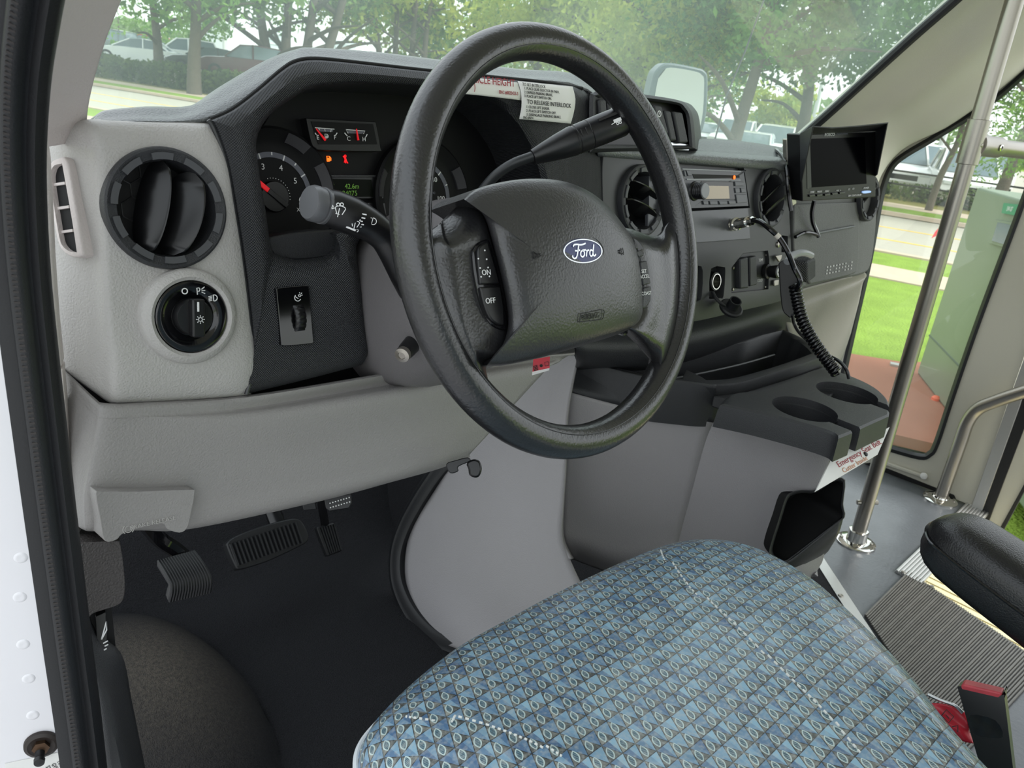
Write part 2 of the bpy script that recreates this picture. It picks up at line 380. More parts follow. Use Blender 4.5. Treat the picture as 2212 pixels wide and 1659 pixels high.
# --- instrument bezel, charcoal, with the opening of the hood
BO = [(533, 851), (545, 790), (541, 700), (524, 560), (505, 440), (488, 350), (466, 285), (452, 259), (500, 238), (555, 197), (608, 152), (640, 133), (682, 128), (760, 135), (900, 151), (1050, 166), (1180, 179), (1258, 192), (1288, 255), (1300, 330), (1306, 430), (1300, 560), (1150, 600), (900, 590), (778, 515), (783, 640), (796, 765), (782, 788), (660, 820)]
BI = [(590, 547), (585, 528), (580, 500), (573, 450), (563, 395), (556, 340), (553, 315), (557, 290), (572, 262), (597, 236), (640, 207), (668, 193), (702, 186), (780, 181), (900, 187), (1000, 201), (1065, 222), (1103, 258), (1132, 300), (1150, 340), (1165, 400), (1160, 470), (1060, 500), (850, 500), (728, 500), (727, 517), (722, 541), (703, 555), (640, 561)]
nb = len(BO); cr_out = {0, 7, 26, 27}
def dense(L, cor, k=4): return [V((q[0], q[1], 0)) for q in sm([(u, v, 1) if i in cor else (u, v) for i, (u, v) in enumerate(L)], k)]
# same number of samples on both loops: sample corner-wise on identical index ranges
DO, DI = dense(BO, {0, 7, 26, 27}), dense(BI, {0, 7, 26, 27})
def mixl(t, off): return [DF(a.x+(b.x-a.x)*t, a.y+(b.y-a.y)*t, off) for a, b in zip(DO, DI)]
def fat(i0, t): return t
# unequal segment lengths only occur with straight pieces, so both loops share counts
mb = MB()
mb.loft([mixl(0, -.05), mixl(0, -.012), mixl(.035, -.004), mixl(.10, 0), mixl(.5, .005), mixl(.86, .001), mixl(.96, -.006), mixl(1, -.016)] +
        [[p-NDF*d for p in mixl(1, -.016)] for d in (.02, .05, .082)])
mb.build('instrument_bezel', M['char'], dash, 50, 0, 2, True)
# thin dark edge strip between pod and bezel
mb = MB(); mb.tube(spline([DF(u, v, -.004) for u, v in ((450, 259), (463, 280), (487, 348), (503, 438), (522, 560), (539, 700), (547, 788), (532, 852))], 6), .0022, 8)
mb.build('bezel_seam', M['flat'], dash)
MB().tube(spline([DF(u, v, -.008) for u, v in ((454, 258), (500, 237), (555, 196), (608, 151), (640, 132), (682, 127), (760, 134), (900, 150), (1050, 165), (1180, 178), (1258, 191))], 6), .0022, 8).build('hood_seam', M['blackm'], dash)
# tray lip below the gauges
plate('gauge_shelf', [DF(u, v, -.022) for u, v in sm([(585, 512), (730, 495), (728, 520), (720, 545), (700, 556), (640, 562), (602, 556), (590, 545)], 3)], NDF, .05, M['charp'], dash, .002)
# --- soft top pad running up to the windshield
top = []
U = [192, 212, 300, 395, 470, 560, 622, 662, 800, 940, 1100, 1270, 1400, 1530, 1610, 1690, 1730]
fr_ = [272, 264, 260, 259, 246, 192, 141, 130, 137, 154, 169, 190, 318, 338, 342, 352, 356]
bk_ = [262, 249, 240, 237, 190, 138, 119, 115, 124, 140, 158, 181, 296, 303, 311, 324, 328]
dz = [.16]*17
rows = [[], [], [], []]
for u, a, b in zip(U, fr_, bk_):
    d = .30 if u < 400 else (.22 if u < 600 else .2)
    rows[0].append(DF(u, a+3, -.012)); rows[1].append(DF(u, a*.55+b*.45, -.03)); rows[2].append(DF(u, b, -.10)); rows[3].append(DF(u, b, -.10)+V((0, d, -.10)))
patch('top_pad', rows, M['pad'], dash, (4, 4), .004)
# --- centre panel
oc = sm([(1303, 342), (1322, 332), (1480, 340), (1690, 354), (1699, 372), (1705, 460), (1710, 560), (1708, 620), (1692, 648), (1600, 672), (1500, 695), (1400, 706), (1330, 700), (1312, 600), (1303, 450)], 4)
cp = plate('centre_panel', [DF(u, v, -.002) for u, v in oc], NDF, .05, M['flat'], dash, .004, 3)
def cutp(outl, d0, d1):
    a = [DF(u, v, -.002)+NDF*d0 for u, v in outl]; mb = MB(); mb.prism(a, [p-NDF*(d0-d1) for p in a]); return mb.mesh('c')
radio_o = [(1400, 338), (1480, 343), (1604, 354), (1608, 367), (1620, 449), (1490, 456), (1400, 460)]
cig_o = sm([(1536, 580), (1562, 577), (1567, 585), (1563, 640), (1556, 644), (1534, 646), (1532, 636)], 2)
lef_o = sm([(1494, 576), (1510, 574), (1518, 584), (1516, 640), (1508, 650), (1490, 652), (1488, 600)], 2)
hv_o = [(1580, 578), (1605, 547), (1659, 541), (1662, 560), (1660, 625), (1580, 633)]
rec_o = [(1688, 508), (1702, 510), (1702, 545), (1688, 545)]
carve(cp, [cutp(radio_o, .02, -.035), cutp(cig_o, .02, -.018), cutp(lef_o, .02, -.018), cutp(hv_o, .02, -.012), cutp(rec_o, .02, -.02), vhole(1386, 434, .0515, .03), vhole(1664, 428, .0515, .03)])
# dash edge roll over the centre
rows = [[DF(u, v, o) for u in (0,)] for v, o in ((0, 0),)]
rows = [[DF(1292+i*68, 318+i*5.4-a, o) for i in range(7)] for a, o in ((10, -.02), (2, .002), (-8, .006), (-18, .002), (-22, -.008))]
patch('front_roll', rows, M['pad'], dash, (4, 3), .004)
# textured filler between bezel and centre panel
# --- glove box and passenger side
og = sm([(1707, 372, 1), (1898, 400, 1), (1893, 490), (1882, 570), (1862, 594), (1800, 606), (1752, 620, 1), (1714, 628, 1)], 4)
plate('passenger_panel', [DF(u, v, -.01) for u, v in og], NDF, .06, mat('passenger_panel_grey', '5d5e5c', .42, bump=('leather', 600, .0005)), dash, .006, 3)
gb = plate('glove_box_door', [DF(u, v, -.004) for u, v in sm([(1716, 440, 1), (1856, 436, 1), (1856, 520), (1853, 575), (1838, 594), (1752, 614, 1), (1718, 560)], 4)], NDF, .01, mat('glove_door_grey', '5a5b59', .4, bump=('leather', 600, .0005)), dash, .003, 3)
MB().tube(spline([DF(u, v, -.002) for u, v in ((1768, 503), (1806, 496), (1844, 489))], 4), .003, 8).build('groove', M['pad'], gb)
mb = MB()
for r in range(3):
    for c in range(9):
        if (r*7+c*3) % 8 == 5: continue
        p = DF(1786+c*6.6-r*.9, 577+r*7-c*1.35, -.004); mb.box(frame(p, NDF), 0, 0, .0008, .0052, .0032, .002)
mb.build('raised_marks', M['alu'], gb)
# lower passenger trim folding back under the dash
rows = [[DF(u, v, -.012) for u, v in ((1690, 640), (1752, 620), (1838, 598), (1868, 588))], [DF(u, v, -.03) for u, v in ((1692, 668), (1752, 642), (1838, 612), (1872, 596))],
        [DF(u, v, -.035) for u, v in ((1700, 700), (1748, 672), (1830, 634), (1864, 612))], [DF(u, v, -.10) for u, v in ((1715, 760), (1760, 738), (1826, 690), (1856, 650))], [DF(u, v, -.2) for u, v in ((1730, 860), (1768, 840), (1812, 790), (1838, 720))]]
patch('lower_passenger_trim', rows, mat('lower_trim_grey', '8d8a82', .5, bump=('leather', 600, .0004)), dash, (4, 4), .004)
# bottom lip of the centre
rows = [[DF(u, v, -.004) for u, v in ((1310, 700), (1400, 705), (1500, 690), (1600, 668), (1690, 648), (1712, 636))],
        [DF(u, v, -.02) for u, v in ((1250, 735), (1380, 735), (1500, 714), (1600, 690), (1690, 662), (1716, 652))],
        [DF(u, v, -.024) for u, v in ((1245, 760), (1380, 762), (1500, 744), (1600, 716), (1680, 688), (1708, 682))],
        [DF(u, v, -.05) for u, v in ((1245, 782), (1380, 792), (1500, 772), (1600, 742), (1690, 712), (1712, 704))],
        [DF(u, v, -.12) for u, v in ((1245, 800), (1380, 805), (1500, 790), (1600, 765), (1690, 735), (1715, 725))]]
patch('lower_roll', rows, M['charp'], dash, (5, 4), .004)
# --- knee panel
BOL = [[(136, 797, -.045), (206, 862, -.018), (226, 872, -.010), (300, 870, -.008), (530, 855, -.008), (778, 816, -.008), (930, 790, -.008), (1100, 772, -.01), (1240, 762, -.012)],
       [(138, 828, -.045), (203, 890, -.014), (224, 900, -.003), (300, 898, 0), (512, 884, -.004), (778, 842, -.014), (930, 815, -.014), (1090, 790, -.014), (1215, 776, -.01)],
       [(139, 842, -.045), (202, 905, -.014), (222, 913, -.003), (300, 912, 0), (524, 905, .005), (778, 864, .007), (930, 837, .006), (1075, 812, 0), (1185, 795, -.004)],
       [(145, 960, -.04), (188, 1000, -.013), (208, 1006, -.003), (300, 1000, 0), (530, 985, 0), (770, 950, 0), (930, 920, 0), (1040, 890, -.002), (1113, 872, -.006)],
       [(155, 1050, -.04), (178, 1070, -.013), (198, 1076, -.004), (300, 1070, -.003), (530, 1060, -.003), (750, 1020, -.003), (900, 985, -.003), (1000, 955, -.004), (1062, 930, -.007)],
       [(163, 1128, -.04), (180, 1138, -.02), (200, 1142, -.012), (300, 1140, -.010), (430, 1134, -.008), (700, 1076, -.008), (850, 1036, -.008), (950, 1008, -.008), (1012, 985, -.010)],
       [(164, 1132, -.06), (181, 1141, -.05), (201, 1145, -.05), (300, 1143, -.05), (430, 1138, -.05), (700, 1080, -.05), (850, 1040, -.05), (950, 1012, -.05), (1016, 987, -.05)]]
BOL = [[(u, v+1, -.07) for u, v, o in BOL[0]]]+BOL
BOL = [[r[0], tuple(.6*a+.4*b for a, b in zip(r[0], r[1]))]+r[1:] for r in BOL]
plate('black_backing', [DF(u, v, -.075) for u, v in ((112, 330), (300, 300), (470, 420), (560, 590), (760, 600), (1300, 640), (1290, 735), (1190, 768), (1035, 900), (970, 985), (700, 1060), (430, 1120), (210, 1130), (165, 1100))], NDF, .004, M['blackm'], dash, 0)  # black sheet added behind the gaps to keep outside light from showing through
kp = patch('knee_panel', [dfr(r) for r in BOL], M['bolster'], dash, (5, 5), .003)
ob = sm([(207, 1066), (222, 1062), (300, 1062), (408, 1058), (421, 1063), (414, 1105), (405, 1140), (388, 1151), (362, 1143), (350, 1131), (300, 1142), (264, 1154), (252, 1166), (226, 1168), (216, 1120)], 3)
br = plate('brake_release_cover', [DF(u, v, .014) for u, v in ob], NDF, .05, M['bolster'], dash, .008, 4)
fr = frame(DF(330, 1129, .0142), NDF); fr = (fr[0], (DF(372, 1122, .0142)-DF(268, 1146, .0142)).normalized(), None, NDF); fr = (fr[0], fr[1], NDF.cross(fr[1]), NDF)
lettering('embossed_words', 'BRAKE RELEASE', fr, .0052, M['grey'], br, ext=.0003, sx=1.1)
strokes(MB(), (DF(277, 1143, .0142), fr[1], fr[2], NDF), [arc(0, 0, .003, 0, 360), arc(0, 0, .0045, 130, 230, 6), arc(0, 0, .0045, -50, 50, 6)], .0006, .0004).build('embossed_symbol', M['grey'], br)
# side demister grille on the facet of the pod
dm = plate('side_demister', [SD(u, v, .008) for u, v in so], NS, .02, M['trim'], dash, .0025, 3)
c = MB(); a = [SD(u, v, .008)+NS*.02 for u, v in si]; c.prism(a, [p-NS*.06 for p in a]); carve(dm, [c.mesh('c')])
mb = MB(); 
plate('grille_dark_sheet', [SD(u, v, .003) for u, v in si], NS, .002, M['blackm'], dm, 0)  # shallow black sheet, its colour stands in for the shade inside the opening
for (u0, v0, u1, v1) in ((112, 401, 144, 396), (119, 452, 153, 447), (127, 503, 161, 498)):
    a, b = SD(u0, v0, .003), SD(u1, v1, .003); x = (b-a).normalized(); fr = ((a+b)/2, x, NS.cross(x), NS)
    mbs = MB(); mbs.box(fr, 0, 0, -.004, (b-a).length, .0022, .012); mbs.build('grille_slat', M['trim'], dm)
so2 = sm([(150, 338, 1), (156, 345), (172, 430), (186, 540), (196, 586, 1), (160, 580), (150, 572), (182, 560), (170, 470), (150, 360)], 3)

# ------------------------------------------------------------------ air vents
def vent(pu, pv, R, label, vanes, tilt=0, off=.002):
    o = DF(pu, pv, off); fr = frame(o, NDF, roll=0)
    t = thing('air_vent', o, label, 'air vent', 'round dashboard air vents')
    MB().lathe(fr, [(R, -.006), (R, .002), (R*.985, .0045), (R*.95, .0055), (R*.80, .0035), (R*.765, -.002), (R*.765, -.03)], 56, False).build('bezel_ring', M['charp'], t, 40)
    mb = MB(); n = 10
    for k in range(n):
        a0 = k*2*PI/n+.12; a1 = a0+.40; loop = []
        for j in range(9):
            a = a0+(a1-a0)*j/8; loop.append((a,))
        A = [fpt(fr, R*.90*math.cos(a[0]), R*.90*math.sin(a[0]), .0052) for a in loop]; B = [fpt(fr, R*.79*math.cos(a[0]), R*.79*math.sin(a[0]), .0042) for a in loop]
        A2 = [p+NDF*.0018 for p in A]; B2 = [p+NDF*.0018 for p in B]
        mb.loft([A2, A, B, B2] if 0 else [[a, b, c, d] for a, b, c, d in zip(A2, A, B, B2)], True, True)
    mb.build('grip_pad', mat('vent_grip', '4b4c4f', .5) if 'vent_grip' not in bpy.data.materials else bpy.data.materials['vent_grip'], t)
    MB().lathe(fr, [(R*.78, -.030), (R*.7, -.034), (.001, -.036)], 40).build('duct', M['blackm'], t)
    # honeycomb deep in the duct
    mb = MB(); s = R*.21
    for q in range(-4, 5):
        for r in range(-4, 5):
            x = s*1.732*(q+r/2); y = s*1.5*r
            if math.hypot(x, y) > R*.66: continue
            pts = [fpt(fr, x+s*math.cos(PI/6+i*PI/3), y+s*math.sin(PI/6+i*PI/3), -.026) for i in range(7)]
            for i in range(3): mb.tube([pts[i], pts[i+1]], .0006, 4, False)
    mb.build('honeycomb', M['black'], t)
    for (x, y, ang, ln, wd_, dep) in vanes:
        c, s_ = math.cos(ang), math.sin(ang); vf = (fpt(fr, x*R, y*R, 0), fr[1]*c+fr[2]*s_, fr[2]*c-fr[1]*s_, fr[3])
        # blade: lens outline in the (long, depth) plane, thin across, tilted
        tl = dep; nn = (vf[3]*math.cos(tl)+vf[2]*math.sin(tl)); yy = vf[2]*math.cos(tl)-vf[3]*math.sin(tl)
        loops = []
        for i in range(15):
            f = -1+2*i/14; hw = wd_*R*math.sqrt(max(0, 1-f*f))*.5+.001
            ce = vf[0]+vf[1]*(f*ln*R); loops.append([ce+nn*hw*.9+yy*.0012, ce+nn*hw+yy*0, ce+nn*hw*.9-yy*.0012, ce-nn*(hw+.006)-yy*.0012, ce-nn*(hw+.006)+yy*.0012])
        MB().loft(loops, True, True).build('vane', M['vane'], t, 50)
    return t
vent(360, 451, .0525, 'round black air vent with two upright vanes in the light grey pod', [(-.18, .02, 1.28, .78, .5, -.55), (.28, -.1, 1.20, .72, .62, -.75)])
vent(1386, 434, .0525, 'round black air vent partly behind the steering wheel rim beside the radio', [(.05, .3, -.35, .7, .35, .5), (.0, -.2, -.35, .72, .35, .5)])
vent(1876, 428, .050, 'round black air vent at the far right end of the dash under the monitor', [(.0, .1, .5, .7, .5, .7)], off=.0)
vent(1664, 428, .0525, 'round black air vent between the radio and the monitor', [(.0, .12, .45, .72, .5, .75), (.25, -.32, .35, .62, .8, .8)])
# ------------------------------------------------------------------ headlight switch
o = DF(408, 683, .003); fr = frame(o, NDF, roll=-.02)
hs = thing('headlight_switch', o, 'round black headlight switch with rotary knob below the left air vent', 'light switch')
MB().lathe(fr, [(.044, -.008), (.0435, .003), (.041, .008), (.036, .010), (.033, .008), (.0325, -.002)], 64, False).build('surround', M['grey'], hs, 50)
MB().lathe(fr, [(.0326, .002), (.0318, .0075), (.030, .0082), (.018, .0050), (.0172, .0040), (.001, .0040)], 64).build('face_plate', M['blackg'], hs, 40)
kn = MB().lathe(fr, [(.0168, .003), (.0168, .012), (.0155, .0145), (.001, .0150)], 48).build('knob', M['black'], hs, 40)
fk = (fpt(fr, 0, 0, .0145), fr[1]*math.cos(.08)-fr[2]*math.sin(.08)*-1*-1, None, fr[3]); fk = (fk[0], fk[1].normalized(), NDF.cross(fk[1].normalized()), NDF)
g = MB(); g.box(fk, .0, 0, .004, .0115, .034, .009); g.build('grip', M['black'], kn, 35, .0018, 3)
strokes(MB(), (fpt(fk, -.0008, 0, .0087), fk[1], fk[2], NDF), [[(0, .006), (0, .0145)]], .0016).build('pointer_mark', M['marks'], kn)
mb = MB(); L = [arc(.001, -.001, .0017, 0, 360)]
for k in range(8): a = k*PI/4; L.append([(.001+.0025*math.cos(a), -.001+.0025*math.sin(a)), (.001+.0038*math.cos(a), -.001+.0038*math.sin(a))])
strokes(mb, (fpt(fk, .0, 0, .0087), fk[1], fk[2], NDF), L, .0005).build('lamp_symbol', M['marks'], kn)
fm = (fpt(fr, 0, 0, .0076), fr[1], fr[2], NDF); mb = MB()
strokes(mb, fm, [arc(-.0045, .0235, .0024, 0, 360)], .0009)
strokes(mb, fm, [[(.0065, .0195), (.0065, .0255), (.0085, .0255), (.0092, .0243), (.0085, .0226), (.0065, .0226)], [(.0105, .0240), (.0135, .0262)], [(.0105, .0228), (.0138, .0228)], [(.0105, .0216), (.0135, .0200)]], .0008)
strokes(mb, fm, [arc(.0215, .0155, .0028, -90, 90)+[(.0208, .0183), (.0208, .0127), (.0215, .0127)], [(.0194, .0175), (.0163, .0170)], [(.0194, .0162), (.0163, .0157)], [(.0194, .0149), (.0163, .0144)], [(.0194, .0136), (.0163, .0131)]], .0008)
mb.build('position_symbols', M['marks'], hs)
# ------------------------------------------------------------------ dimmer
od = sm([(597, 627, 1), (603, 622), (662, 616), (668, 621, 1), (678, 738, 1), (673, 743), (614, 748), (608, 744, 1)], 2)
dd = thing('dimmer_switch', DF(638, 683), 'rectangular black panel dimmer with ribbed thumb wheel in the charcoal bezel', 'dimmer')
plate('switch_plate', [DF(u, v, .0075) for u, v in od], NDF, .012, M['blackg'], dd, .0012)
fd = frame(DF(646, 687, .0078), NDF, roll=0); x = (DF(670, 680)-DF(600, 688)).normalized(); fd = (fd[0], x, NDF.cross(x), NDF)
loops = []
for i in range(25):
    a = -PI*.42+PI*.84*i/24; r = .0165; loops.append([fpt(fd, xx, r*math.sin(a), r*math.cos(a)-.0125+(0 if i % 3 else -.0011)) for xx in (-.0055, .0055)])
mb = MB(); mb.grid(loops); mod_solid(mb.build('thumb_wheel', M['black'], dd, 30), .003, 0)
mb = MB(); strokes(mb, (DF(643, 643, .0078), fd[1], fd[2], NDF), [arc(0, 0, .0034, 130, 330), arc(.0022, .0018, .0012, 0, 360, 8), [(.0042, .002), (.0054, .0022)], [(.004, .0035), (.005, .0045)], [(.0024, .004), (.0026, .0052)], [(-.003, .0016), (.0005, -.001)]], .0006).build('dimmer_symbol', M['marks'], dd)
# ================================================================== instrument cluster, recessed in the hood
DC = -.088
def CL(u, v, off=0): return DF(u, v, DC+off)
def clf(u, v, off=0, roll=0): return frame(CL(u, v, off), NDF, roll=roll)
ic = thing('instrument_cluster', CL(760, 380), 'black instrument cluster with tachometer and fuel gauge deep under the hood', 'instrument cluster')
plate('cluster_face', [CL(u, v) for u, v in ((552, 300), (600, 222), (700, 178), (1000, 190), (1105, 250), (1170, 400), (1170, 540), (580, 560))], NDF, .012, M['dial'], ic, 0)
def dial(name, u, v, R, nums, a_hi, a_lo, needle=None, ring0=0, ring1=PI*2, minor=1, label=None):
    f = clf(u, v); t = MB().lathe(f, [(R*1.56, .0), (R*1.56, .010), (R*1.50, .012), (R*1.25, .004), (R*1.10, .0022), (.001, .0022)], 64).build(name, M['dial'], ic, 40)
    A = [math.radians(a_hi+(a_lo-a_hi)*i/60) for i in range(61)]
    mb = MB(); mb.loft([[fpt(f, R*math.cos(a), R*math.sin(a), .003), fpt(f, R*.88*math.cos(a), R*.88*math.sin(a), .003), fpt(f, R*.88*math.cos(a), R*.88*math.sin(a), .0024), fpt(f, R*math.cos(a), R*math.sin(a), .0024)] for a in A], True, True); mb.build('scale_band', M['band'], t)
    mb = MB(); n = len(nums)-1
    for i in range(n*2+1):
        a = math.radians(a_hi+(a_lo-a_hi)*i/(2*n)); r0 = .87 if i % 2 == 0 else .93
        strokes(mb, (f[0]+NDF*.003, f[1], f[2], NDF), [[(R*r0*math.cos(a), R*r0*math.sin(a)), (R*.995*math.cos(a), R*.995*math.sin(a))]], R*.03)
    mb.build('tick_markings', M['marks'], t)
    for i, s in enumerate(nums):
        a = math.radians(a_hi+(a_lo-a_hi)*i/n)
        lettering('numeral', s, (fpt(f, R*.69*math.cos(a), R*.69*math.sin(a), .0024), f[1], f[2], NDF), R*.19, M['marks'], t)
    return t, f
tach, ft = dial('tachometer', 588, 425, .0465, ['0', '1', '2', '3', '4', '5', '6'], 218.5, -6.5)
lettering('unit_words', 'RPM\nX 1000', (fpt(ft, .035, -.0115, .0024), ft[1], ft[2], NDF), .0058, M['marks'], tach)
hb = MB().lathe(ft, [(.0165, .002), (.0165, .006), (.0155, .0075), (.001, .0075)], 40).build('needle_hub', M['black'], tach)
a = math.radians(140)
mb = MB(); mb.box((fpt(ft, 0, 0, .0080), ft[1]*math.cos(a)+ft[2]*math.sin(a), ft[2]*math.cos(a)-ft[1]*math.sin(a), NDF), .022, 0, 0, .026, .0050, .002); mb.build('needle', M['needle'], tach, bev=.0006)
mb = MB(); mb.box((fpt(ft, 0, 0, .0080), ft[1]*math.cos(a)+ft[2]*math.sin(a), ft[2]*math.cos(a)-ft[1]*math.sin(a), NDF), -.003, 0, 0, .0265, .0055, .003); mb.build('hub_bar', M['black'], tach, bev=.0006)
mb = MB()
for k in range(13):
    b = math.radians(105-k*9.5); mb.box((fpt(ft, .0195*math.cos(b), .0195*math.sin(b), .003), ft[1], ft[2], NDF), 0, 0, 0, .0008, .0008, .0006)
mb.build('dot_row', M['marks'], tach)
# raised ring segments round the dials
def segs(f, R, spans, par):
    for a0, a1 in spans:
        L = []
        for i in range(13):
            a = math.radians(a0+(a1-a0)*i/12); L.append([fpt(f, R*1.26*math.cos(a), R*1.26*math.sin(a), .007), fpt(f, R*1.47*math.cos(a), R*1.47*math.sin(a), .0135), fpt(f, R*1.49*math.cos(a), R*1.49*math.sin(a), .010), fpt(f, R*1.26*math.cos(a), R*1.26*math.sin(a), .004)])
        MB().loft(L, True, True).build('ring_segment', mat('ring_segment', '3a393c', .5) if 'ring_segment' not in bpy.data.materials else bpy.data.materials['ring_segment'], par)
segs(ft, .0465, ((50, 74), (6, 32)), tach)
spd, fs = dial('speedometer', 906, 428, .0465, ['0', '20', '40', '60', '80', '100'], 228, -2)
segs(fs, .0465, ((10, 34), (150, 178)), spd)
lettering('metric_numerals', '140', (fpt(fs, .020, .006, .0024), fs[1], fs[2], NDF), .0045, M['band'], spd)
# fuel and temperature box
gbx = plate('gauge_box', [CL(u, v, .014) for u, v in sm([(661, 255, 1), (812, 263, 1), (822, 318), (814, 327), (700, 325), (682, 320), (673, 308)], 3)], NDF, .014, mat('gauge_box_black', '111113', .5), ic, .0015)
plate('gauge_glass', [CL(u, v, .0146) for u, v in ((672, 262), (806, 268), (815, 312), (688, 312))], NDF, .001, M['dial'], gbx, 0)
fg = clf(0, 0)
def GB(u, v): return (CL(u, v, .0152), fg[1], fg[2], NDF)
xg = (CL(800, 290, .0152)-CL(680, 284, .0152)).normalized(); yg = NDF.cross(xg)
G = lambda u, v, z=.0152: (CL(u, v, z), xg, yg, NDF)
mb = MB()
def pline(mb, pts, w, off=.0152):
    o = CL(740, 290, off); q = [CL(u, v, off)-o for u, v in pts]; return strokes(mb, (o, xg, yg, NDF), [[(p.dot(xg), p.dot(yg)) for p in q]], w)
pline(mb, [(680, 276), (722, 279)], .0008); pline(mb, [(690, 281), (688, 277)], .0008); pline(mb, [(702, 284), (701, 279)], .0006); pline(mb, [(714, 285), (715, 279)], .0006)
pline(mb, [(728, 287), (724, 293)], .001); pline(mb, [(680, 287), (683, 291)], .001)
pline(mb, [(752, 288), (747, 280), (788, 283), (785, 289)], .0008); pline(mb, [(744, 287), (750, 294)], .001); pline(mb, [(793, 290), (790, 296)], .001)
mb.build('scale_lines', M['marks'], gbx)
mb = MB(); mb.prism([CL(u, v, .0150) for u, v in ((685, 278), (720, 280), (718, 285), (691, 284))], [CL(u, v, .0146) for u, v in ((685, 278), (720, 280), (718, 285), (691, 284))]); mb.prism([CL(u, v, .0150) for u, v in ((750, 282), (786, 284), (783, 289), (754, 288))], [CL(u, v, .0146) for u, v in ((750, 282), (786, 284), (783, 289), (754, 288))]); mb.build('scale_fill', M['band'], gbx)
for s, u, v in (('E', 686, 297), ('F', 723, 297), ('C', 753, 300), ('H', 786, 301)): lettering('gauge_letter', s, G(u, v, .0150), .0068, M['marks'], gbx)
def pump(mb, f, s): strokes(mb, f, [[(-1.6*s, -2*s), (-1.6*s, 2*s), (.6*s, 2*s), (.6*s, -2*s), (-1.6*s, -2*s)], [(-.5*s, 0), (-.5*s, -2*s)], [(1.1*s, 1.6*s), (1.9*s, .6*s), (1.9*s, -1.2*s), (1.1*s, -1.4*s), (1.0*s, 0)]], .6*s)
mb = MB(); pump(mb, G(705, 294), .0011); mb.build('pump_symbol', M['marks'], gbx)
for pts in (((683, 278), (703, 303)), ((770, 278), (774, 303))):
    a, b = CL(*pts[0], .0165), CL(*pts[1], .0165); mb = MB(); mb.tube([a, b], [.0006, .0014], 6); mb.build('needle', M['needle'], gbx)
mb = MB(); pump(mb, (CL(710, 343, .001), xg, yg, NDF), .0014); mb.box((CL(708.5, 345, .001), xg, yg, NDF), 0, 0, 0, .0030, .0038, .001); mb.build('fuel_warning_lamp', M['amber'], ic)
mb = MB(); strokes(mb, (CL(746, 344, .001), xg, yg, NDF), [arc(0, .0036, .0011, 0, 360, 10), [(0, .002), (-.0018, -.0035), (.0018, -.0035), (0, .002)], [(-.0028, .0035), (.003, -.0045)], [(0, .002), (0, -.0045)]], .0010).build('belt_warning_lamp', M['redlit'], ic)
# odometer window
ow = plate('odometer_window', [CL(u, v, .005) for u, v in ((698, 379), (822, 381), (830, 430), (706, 430))], NDF, .004, M['black'], ic, .001)
plate('lcd_panel', [CL(u, v, .0055) for u, v in ((704, 386), (802, 388), (808, 425), (710, 425))], NDF, .001, M['lcdbg'], ow, 0)
lettering('trip_digits', '42.6m', G(760, 403, .0057), .0078, M['lcd'], ow); lettering('park_letter', 'P', G(720, 400, .0057), .004, M['lcd'], ow)
lettering('odometer_digits', '094075', G(752, 418, .0057), .0082, M['lcd'], ow)
plate('window_frame', [CL(u, v, .006) for u, v in ((700, 377), (824, 378), (824, 383), (700, 383))], NDF, .003, M['charp'], ic, .0006)
plate('gear_strip', [CL(u, v, .004) for u, v in ((720, 436), (832, 438), (836, 470), (724, 470))], NDF, .003, M['black'], ic, .0006)
lettering('gear_letters', 'P R N D 2 1', G(766, 446, .0045), .0085, M['band'], ic)

# ================================================================== steering column and wheel
WC = V((.5405, .469, .7896)); WN = V((.0168, -math.cos(.3679), math.sin(.3679))).normalized()
WFm = frame(WC, WN); 
def W(u, v, off=0): return pl(u, v, WC+WN*off, WN)
def wxy(u, v, off=0):
    q = W(u, v, off)-WC; return q.dot(WFm[1]), q.dot(WFm[2])
def wp(x, y, z=0): return fpt(WFm, x, y, z)
cw = thing('steering_column', WC-WN*.2, 'purplish grey steering column shroud below and behind the steering wheel', 'steering column')
loops = []
for d, rx, ry, dy in ((.045, .050, .055, 0), (.06, .062, .066, -.004), (.10, .070, .078, -.010), (.16, .078, .094, -.020), (.22, .080, .100, -.026), (.30, .075, .095, -.03)):
    loops.append([fpt(WFm, rx*math.copysign(abs(math.cos(a))**.75, math.cos(a)), dy+ry*math.copysign(abs(math.sin(a))**.75, math.sin(a)), -d) for a in [k*2*PI/40 for k in range(40)]])
MB().loft(loops, True, False).build('shroud', mat('column_shroud', '6d6a6b', .45, bump=('noise', 900, .0003)), cw, 50)
mb = MB(); mb.loft([[p+(p-fpt(WFm, 0, -.02, -d)).normalized()*.0008 for p in L] for L, d in zip([[fpt(WFm, .0785*math.copysign(abs(math.cos(a))**.75, math.cos(a)), -.045+.0*a, -dd) for a in (0, PI)] for dd in (.1, .2)], (.1, .2))])
sw = thing('steering_wheel', WC, 'black leather-grained steering wheel with airbag cover and blue oval emblem', 'steering wheel')
# rim
mb = MB(); R, r = .1822, .0150; loops = []
for i in range(120):
    a = i*2*PI/120; c, s = math.cos(a), math.sin(a); L = []
    for k in range(22):
        b = k*2*PI/22; rr = r*(1+.05*math.cos(2*b)); L.append(wp(c*(R+rr*math.cos(b)), s*(R+rr*math.cos(b)), rr*math.sin(b)*1.18))
    loops.append(L)
loops.append(loops[0]); mb.loft(loops); mb.build('rim', M['wheel'], sw, 60)
# fine mould seam on the front of the rim
mb = MB(); mb.tube([wp(math.cos(a)*.175, math.sin(a)*.175, .0155) for a in [i*2*PI/120 for i in range(121)]], .0003, 6, False); mb.build('rim_seam', M['wheel'], sw)
